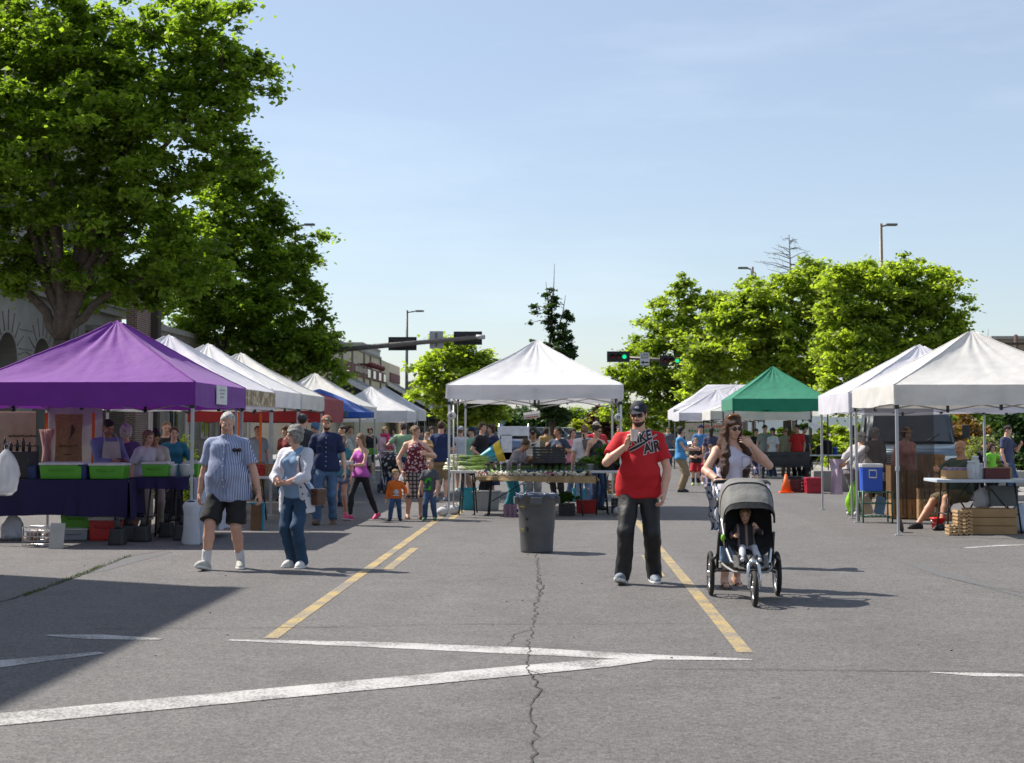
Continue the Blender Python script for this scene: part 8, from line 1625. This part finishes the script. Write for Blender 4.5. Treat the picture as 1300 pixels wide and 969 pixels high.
# black dog stroller / pushchair behind
t = thing('pushchair', 'dark pushchair with white spots beside the woman with the pink scarf', 'pushchair', (GX(497, 35.5), 35.5, 0), R(20)); b = MB(); b.ell((0, 0, .72), (.26, .32, .26), 3, jit=.1); b.box((0, 0, .5), (.42, .5, .2), bev=.05); b.build('seat_tub', cloth('pushchair_black', (.02, .02, .022), pattern=('spots', 9, .28), col2=(.5, .5, .5)), t)
for sx in (-1, 1):
    for sy in (-1, 1): b = MB(); b.tube([(sx*.24, sy*.3+.1*math.cos(a), .11+.1*math.sin(a)) for a in [k*math.pi/8 for k in range(16)]], .018, 6, closed=True); b.build('wheel', M_BLK, t); 
b = MB()
for sx in (-1, 1): b.tube([(sx*.24, -.3, .11), (sx*.22, .3, .9), (sx*.2, .42, 1.0)], .013, 6); b.tube([(sx*.24, .3, .11), (sx*.22, -.05, .5)], .013, 6)
b.tube([(-.2, .42, 1.0), (.2, .42, 1.0)], .016, 6); b.build('frame', M_ALU, t)
# ---- purple stall people
crowd('man in a blue shirt and white apron looking at his phone in the purple stall', 136, 21.6, 40, 1.72, 'm', ('short', 'black'), ('long', cloth('apron_shirt', (.17, .22, .38))), ('long', M_BLACKC), sk='tan', shoe=M_SHOEB, wl=(-.05, -.32, 1.06), wr=(.15, -.33, 1.06), W=1.1, head=(10, 22, 0), seed=61)
s0 = [o for o in bpy.data.objects if 'white apron' in str(o.get('label', ''))][0]; b = MB(); b.grid(lambda u, v: ((u-.5)*(.24+.2*v), -.175-.02*math.cos((u-.5)*3)-.02*v+.01*math.sin(u*9), 1.36-.72*v), 12, 16); b.grid(lambda u, v: ((u-.5)*(.24+.2*v), -.165-.02*math.cos((u-.5)*3)-.02*v, 1.36-.72*v), 12, 16)
for sx in (-1, 1): b.tube([(sx*.11, -.18, 1.35), (sx*.09, -.10, 1.47), (sx*.05, .06, 1.50)], .010, 5)
b.build('apron', cloth('apron_white', (.50, .47, .42)), s0, smooth=True)
pw = Vector(atY(136, 21.6))+Matrix.Rotation(R(40), 3, 'Z')@Vector((.06, -.42, 1.08)); b = MB(); b.box((0, 0, 0), (.075, .15, .012), bev=.004); o = b.build('mobile_phone', M_BLK); o.location = pw; o.rotation_euler = (R(20), 0, R(40)); tag(o, 'black mobile phone in the hands of the man in the apron', 'phone')
crowd('white haired woman in a purple top seen from behind in the purple stall', 160, 22.2, 200, 1.64, 'f', ('curly', 'white'), tee('plum_top', (.10, .06, .17)), ('long', M_DENIM), shoe=M_SHOEB, W=1.1, seed=62)
crowd('long blond haired vendor in a white blouse and long beige skirt leaning forward', 178, 21.3, 60, 1.58, 'f', ('longback', 'sandy'), ('tee', cloth('blouse_white', (.48, .44, .50))), ('longskirt', cloth('skirt_beige', (.42, .34, .26))), bare=True, lean=16, seed=63)
s0 = [o for o in bpy.data.objects if 'long beige skirt' in str(o.get('label', ''))][0]; b = MB(); b.lathe((0, 0, .22), [(.21, 0), (.20, .3), (.17, .6), (.15, .66)], 24, cap=False); b.build('skirt_lower', cloth('skirt_beige', (.42, .34, .26)), s0)
crowd('dark haired vendor bending down beside the blond one', 196, 21.6, 20, 1.60, 'f', ('bun', 'black'), tee('cream_top', (.45, .40, .36)), ('long', cloth('beige_long', (.36, .30, .24))), shoe=M_SHOEB, lean=18, head=(0, 24, 0), sk='tan', seed=64)
crowd('smiling brown haired woman in a teal blouse behind the corner table', 221, 23.4, 12, 1.62, 'f', ('short', 'brown'), ('long', cloth('teal_blouse', (.01, .12, .19))), ('long', M_BLACKC), shoe=M_SHOEB, wl=(-.2, -.25, 1.0), wr=(.22, -.28, 1.0), W=1.08, head=(12, 4, 0), seed=65)
crowd('balding man behind the teal bloused woman', 211, 24.6, 25, 1.72, 'm', ('thin', 'sandy'), tee('black_tee', (.015, .015, .015)), ('long', M_BLACKC), shoe=M_SHOEB, head=(0, 10, 0), seed=66)
# ---- centre stall people
I = crowd('young vegetable vendor in a black cap and white tee over camouflage sleeves', 677, 27.75, 0, 1.62, 'm', ('crop', 'black'), ('long', cloth('camo_sleeve', (.10, .09, .05), pattern=('noise', 18, .5), col2=(.20, .17, .11))), ('long', cloth('pale_trousers', (.38, .38, .40))), sk='tan', hat=('cap', mat('cap_jet', (.012, .012, .013), .7), M_GRY), shoe=M_SHOEB, wl=(.02, -.28, .98), wr=(-.02, -.30, 1.0), pl=(-1, 0, -.4), pr=(1, 0, -.4), head=(-4, 20, 0), seed=71)
def gridbm(nx=10, ny=12):
    bm = bmesh.new(); bmesh.ops.create_grid(bm, x_segments=nx, y_segments=ny, size=.5); return bm
on_cloth(I, gridbm(), Matrix.Translation((0, 0, 1.19)) @ Matrix.Rotation(R(90), 4, 'X') @ Matrix.Diagonal((.26, .32, 1, 1)), cloth('tee_front_white', (.58, .57, .55)), 'shirt_front', .004)
def bird(info, x, z, s):
    bm = bmesh.new(); P_ = [(-.5, .06), (-.2, .12), (-.05, .30), (.10, .34), (.02, .18), (.18, .20), (.5, .36), (.25, .04), (.05, -.04), (-.12, -.14), (-.16, -.03), (-.30, .0)]; bm.faces.new([bm.verts.new((p[0], p[1], 0)) for p in P_]); bmesh.ops.triangulate(bm, faces=bm.faces)
    on_cloth(info, bm, Matrix.Translation((x, 0, z)) @ Matrix.Rotation(R(90), 4, 'X') @ Matrix.Scale(s, 4), MI, 'bird_print', .009)
bird(I, 0, 1.24, .15); on_cloth(I, gridbm(8, 2), Matrix.Translation((0, 0, 1.195)) @ Matrix.Rotation(R(90), 4, 'X') @ Matrix.Diagonal((.14, .022, 1, 1)), mat('print_grey', (.25, .25, .28), .7), 'print_line', .009)
crowd('vendor with tied back brown hair in a grey striped top bending over the onions', 646, 27.4, 60, 1.52, 'f', ('bun', 'brown'), ('long', cloth('grey_stripe', (.30, .28, .31), pattern=('plaid', 8, .2), col2=(.22, .20, .23))), ('long', cloth('teal_trousers', (.02, .20, .26))), sk='tan', lean=38, head=(0, 20, 0), wl=(-.1, -.42, .85), wr=(.15, -.42, .85), shoe=M_SHOEB, seed=72)
I = crowd('dark ponytailed woman in a navy printed t shirt looking left behind the black crate', 709, 31.0, -20, 1.64, 'f', ('pony', 'black'), ('tee', cloth('navy_print_tee', (.03, .045, .085), pattern=('spots', 7, .18), col2=(.45, .12, .15))), ('long', M_BLACKC), sk='tan', wl=(-.22, -.22, 1.2), wr=(.18, -.25, 1.15), head=(-45, 5, 0), shoe=M_SHOEB, seed=73)
crowd('girl in a pink t shirt partly behind the backpack wearer', 727, 33, 20, 1.60, 'f', ('longback', 'brown'), tee('pink_tee', (.58, .22, .26)), ('long', M_DENIML), shoe=M_SHOEW, seed=74)
crowd('short haired shopper in a white shirt with a grey backpack seen from behind', 742, 29.6, 185, 1.66, 'm', ('short', 'sandy'), ('tee', cloth('white_print', (.56, .57, .63), pattern=('noise', 16, .58), col2=(.35, .42, .58))), ('long', M_DENIML), shoe=M_SHOEW, W=1.05, seed=75)
pbp = Vector(atY(748, 29.6))+Vector((.0, -.20, 1.20)); t = thing('backpack', 'small grey triangular backpack worn by the shopper in white', 'backpack', pbp, 0); b = MB(); b.poly([(-.15, 0, .16), (.17, 0, .13), (.15, 0, -.12), (.06, 0, -.24), (-.02, 0, -.22), (-.13, 0, 0)], .13, (0, 1, 0)); bmesh.ops.bevel(b.bm, geom=b.bm.edges[:], offset=.03, segments=3, affect='EDGES'); b.build('body', cloth('pack_grey', (.13, .13, .14)), t, smooth=True)
for sx in (-1, 1): MB().tube([(sx*.1, .08, .15), (sx*.12, .13, .24), (sx*.12, .22, .26)], .016, 6).build('strap', M_BLACKC, t)
crowd('woman in a black tank top and sunglasses reaching toward the herbs', 757, 28.2, 35, 1.66, 'f', ('bun', 'black'), ('tank', cloth('black_tank', (.02, .022, .035))), ('long', M_DENIM), glasses='sun', wr=(.2, -.42, 1.0), shoe=M_SHOEB, W=1.05, head=(20, 8, 0), seed=76)
crowd('balding man in a red t shirt behind the woman in the black tank top', 757, 31.5, 30, 1.76, 'm', ('thin', 'grey'), ('tee', cloth('scarlet_tee', (.50, .02, .03))), ('long', M_KHAKI), shoe=M_SHOEB, W=1.12, seed=77)
crowd('man in a light blue shirt between the tent leg and the man in red', 787, 38, -30, 1.70, 'm', ('short', 'dark'), ('tee', cloth('sky_shirt', (.22, .36, .52))), ('long', M_KHAKI), shoe=M_SHOEB, seed=78)
# ---- right of the man in red
crowd('person in a blue sleeveless top and khaki trousers standing side on with dark wavy hair', 864, 36.4, 75, 1.66, 'f', ('bob', 'dark'), ('vest', cloth('sky_blue', (.06, .26, .50))), ('loose', M_KHAKI), wl=(.02, -.34, 1.06), wr=(.18, -.36, 1.06), shoe=M_SHOEB, W=1.15, seed=81)
crowd('boy in a black sports jersey, red shorts and black knee socks', 883, 41.0, -8, 1.36, 'm', ('short', 'sandy'), ('tee', cloth('black_jersey', (.02, .02, .022))), ('shorts', cloth('red_shorts', (.42, .015, .02))), age='child', socks=M_BLACKC, sock_h=.28, shoe=mat('shoe_neon', (.55, .65, .25), .6), seed=82, wl=(-.04, -.2, .78), wr=(.06, -.2, .8))
crowd('man in a blue shirt and dark cap behind the boy in red shorts', 889, 43.5, 25, 1.74, 'm', ('short', 'dark'), ('tee', cloth('cobalt', (.06, .20, .42))), ('long', M_DENIM), hat=('cap', M_NAVYS), shoe=M_SHOEB, seed=83)
crowd('little girl in a hot pink and orange outfit beside the boy in red shorts', 894, 41.8, 15, 1.16, 'f', ('longback', 'blond'), ('tee', cloth('coral', (.65, .16, .14))), ('shorts', cloth('hot_pink', (.65, .03, .16))), age='child', shoe=M_SHOEW, seed=84)
crowd('woman with long dark hair in a navy top just left of the stroller mother', 903, 40.0, 160, 1.66, 'f', ('longback', 'dark'), tee('navy_knit', (.05, .05, .10)), ('long', M_DENIM), shoe=M_SHOEB, seed=85)
crowd('child in blue shorts half hidden by the stroller mother', 902, 38.6, 20, 1.20, 'm', ('short', 'brown'), tee('grey_knit', (.14, .13, .17)), ('shorts', cloth('bright_blue', (.03, .16, .45))), age='child', shoe=M_SHOEW, seed=86)
crowd('person in a dark plaid shirt hidden directly behind the stroller mother', 931, 16.6, 0, 1.62, 'm', ('short', 'dark'), ('long', cloth('plaid_shirt', (.04, .05, .11), pattern=('plaid', 10, .22), col2=(.38, .30, .34))), ('shorts', M_DENIM), wl=(-.28, .02, .86), wr=(.26, .05, 1.0), shoe=M_SHOEG, W=1.1, seed=87, hem=-.1)
# ---- under the green canopy
crowd('customer in a dark top at the left end of the barbecue', 960, 48.4, 10, 1.62, 'f', ('bun', 'black'), tee('shade_black', (.02, .02, .02)), ('long', M_BLACKC), shoe=M_SHOEB, seed=91)
crowd('person in a wide dark hat and grey shirt behind the barbecue', 971, 48.0, 5, 1.74, 'm', ('short', 'dark'), tee('stone_grey', (.26, .28, .27)), ('long', M_DENIM), hat=('sun', mat('hat_dark', (.04, .035, .03), .9)), shoe=M_SHOEB, seed=92)
crowd('long dark haired woman in a white t shirt at the barbecue', 981, 47.5, -50, 1.64, 'f', ('longback', 'black'), ('tee', M_WHITEC), ('long', M_DENIM), sk='tan', shoe=M_SHOEB, seed=93)
crowd('person in a straw hat, red glasses and beige shirt behind the barbecue', 997, 48.0, 0, 1.64, 'm', ('short', 'brown'), ('shirt', cloth('beige_shirt', (.36, .31, .21))), ('long', M_KHAKI), hat=('sun', mat('hat_straw', (.50, .30, .14), .9)), glasses='sun', shoe=M_SHOEB, seed=94)
crowd('dark haired man in a red t shirt behind the right of the barbecue', 1012, 47.6, -35, 1.74, 'm', ('short', 'black'), ('tee', cloth('bright_red', (.55, .02, .02))), ('long', M_BLACKC), sk='tan', shoe=M_SHOEB, seed=95)
crowd('person in black right behind the man in the red t shirt', 1021, 48.2, 40, 1.70, 'm', ('short', 'black'), tee('shade_black', (.02, .02, .02)), ('long', M_BLACKC), shoe=M_SHOEB, seed=96)
# ---- right stalls
I = person('stooping grandmother in a grey striped blouse with her hands behind her back', atY(1082, 26.6), 130, 1.58, 'f', 'old', W=1.12, lean=26, wl=(-.05, .26, .93), wr=(.05, .28, .93), pl=(-.8, .6, 0), pr=(.8, .6, 0), top=('long', cloth('grey_stripe2', (.46, .44, .44), pattern=('stripes', 26, .3), col2=(.30, .28, .30))), bot=('loose', cloth('grey_trousers', (.17, .15, .165))), shoe=M_SHOEW, hair=('bob', 'grey'), hat=('sun', cloth('hat_darkgrey', (.10, .085, .09))), seed=101)
person('woman in a floppy brown hat bending next to the striped blouse grandmother', atY(1106, 27.0), 150, 1.64, 'f', 'old', W=1.1, lean=20, top=('long', cloth('brown_blouse', (.10, .085, .08))), bot=('long', M_KHAKI), shoe=M_SHOEW, hair=('bob', 'grey'), hat=('sun', cloth('hat_brown', (.13, .10, .09))), seed=102)
person('person in a salmon shirt and jeans seen through the dark shade curtain', atY(1147, 25.9), 30, 1.62, 'f', 'fair', W=1.1, lean=6, top=('long', cloth('salmon', (.60, .27, .22))), bot=('long', M_DENIM), shoe=mat('shoe_yellow', (.45, .45, .08), .6), hair=('bob', 'brown'), hat=('sun', mat('hat_straw', (.50, .30, .14), .9)), seed=103)
person('bald man in a dark green shirt and olive shorts sitting behind the oval table', (GX(1213, 23.1), 23.05, 0), -62, 1.76, 'm', 'tan', W=1.18, belly=.06, py=.05, pz=.56, lean=-4, head=(6, 6, 0), feet={'l': (-.20, -.62, 0, -10, 0), 'r': (.20, -.52, 0, 10, 0)}, kneepole=(0, -.6, 1), wl=(.02, -.32, .90), wr=(-.02, -.34, .92), pl=(-1, 0, -.3), pr=(1, 0, -.3), curl=(1.1, 1.1), hl=(1, -.2, 0), hr=(-1, -.2, 0), top=('long', cloth('dark_green', (.035, .055, .04))), hem=-.02, bot=('shorts', cloth('olive_shorts', (.10, .075, .035))), shoe=M_SHOEB, hair=('bald', 'grey'), seed=104)
crowd('child in black half hidden behind the child in bright green', 1250, 35.8, -20, 1.30, 'm', ('short', 'black'), tee('shade_black', (.02, .02, .02)), ('long', M_BLACKC), age='child', shoe=M_SHOEB, seed=105)
crowd('child in a bright lime t shirt and black trousers in the sun far right', 1258, 35.0, 30, 1.25, 'm', ('curly', 'brown'), ('tee', cloth('lime_tee', (.22, .62, .05))), ('long', M_BLACKC), age='child', shoe=M_SHOEB, wr=(.2, -.3, .9), seed=106)
crowd('teenage boy in a navy t shirt and jeans drinking at the far right', 1278, 34.0, 50, 1.68, 'm', ('short', 'dark'), tee('slate_navy', (.045, .055, .11)), ('long', M_DENIM), shoe=M_SHOEB, wr=(.1, -.28, 1.2), head=(0, 15, 0), seed=107)
for i, (px, Y, rz, H_, sx_, top_, lb) in enumerate(((848, 62, 10, 1.7, 'm', (.1, .12, .16), 'distant shopper in slate blue beyond the tall wavy haired person'), (913, 58, 200, 1.7, 'm', (.3, .3, .3), 'distant shopper in grey near the pale banner'), (924, 59, 20, 1.62, 'f', (.35, .1, .1), 'distant shopper in dull red near the pale banner'), (803, 66, 30, 1.7, 'm', (.12, .12, .13), 'distant shopper in black behind the man in red'), (548, 44, 10, 1.68, 'f', (.4, .4, .42), 'distant shopper in light grey beyond the boy with the green print'), (693, 44, 190, 1.66, 'f', (.35, .22, .08), 'distant shopper in mustard near the flowering shrub'))):
    crowd(lb, px, Y, rz, H_, sx_, ('short' if sx_ == 'm' else 'bob', 'dark'), tee('far_%d' % i, top_), ('long', M_DENIM), shoe=M_SHOEB, seed=120+i)
for o in bpy.data.objects:
    if len(str(o.get('label', '')).split()) > 16: print('LONG', o['label'])
    if o.type == 'EMPTY' and o.parent is None and not o.get('label'): print('NO LABEL', o.name)
SC.cycles.samples = 128
SC.cycles.use_denoising = True
SC.cycles.max_bounces = 6; SC.cycles.transparent_max_bounces = 12
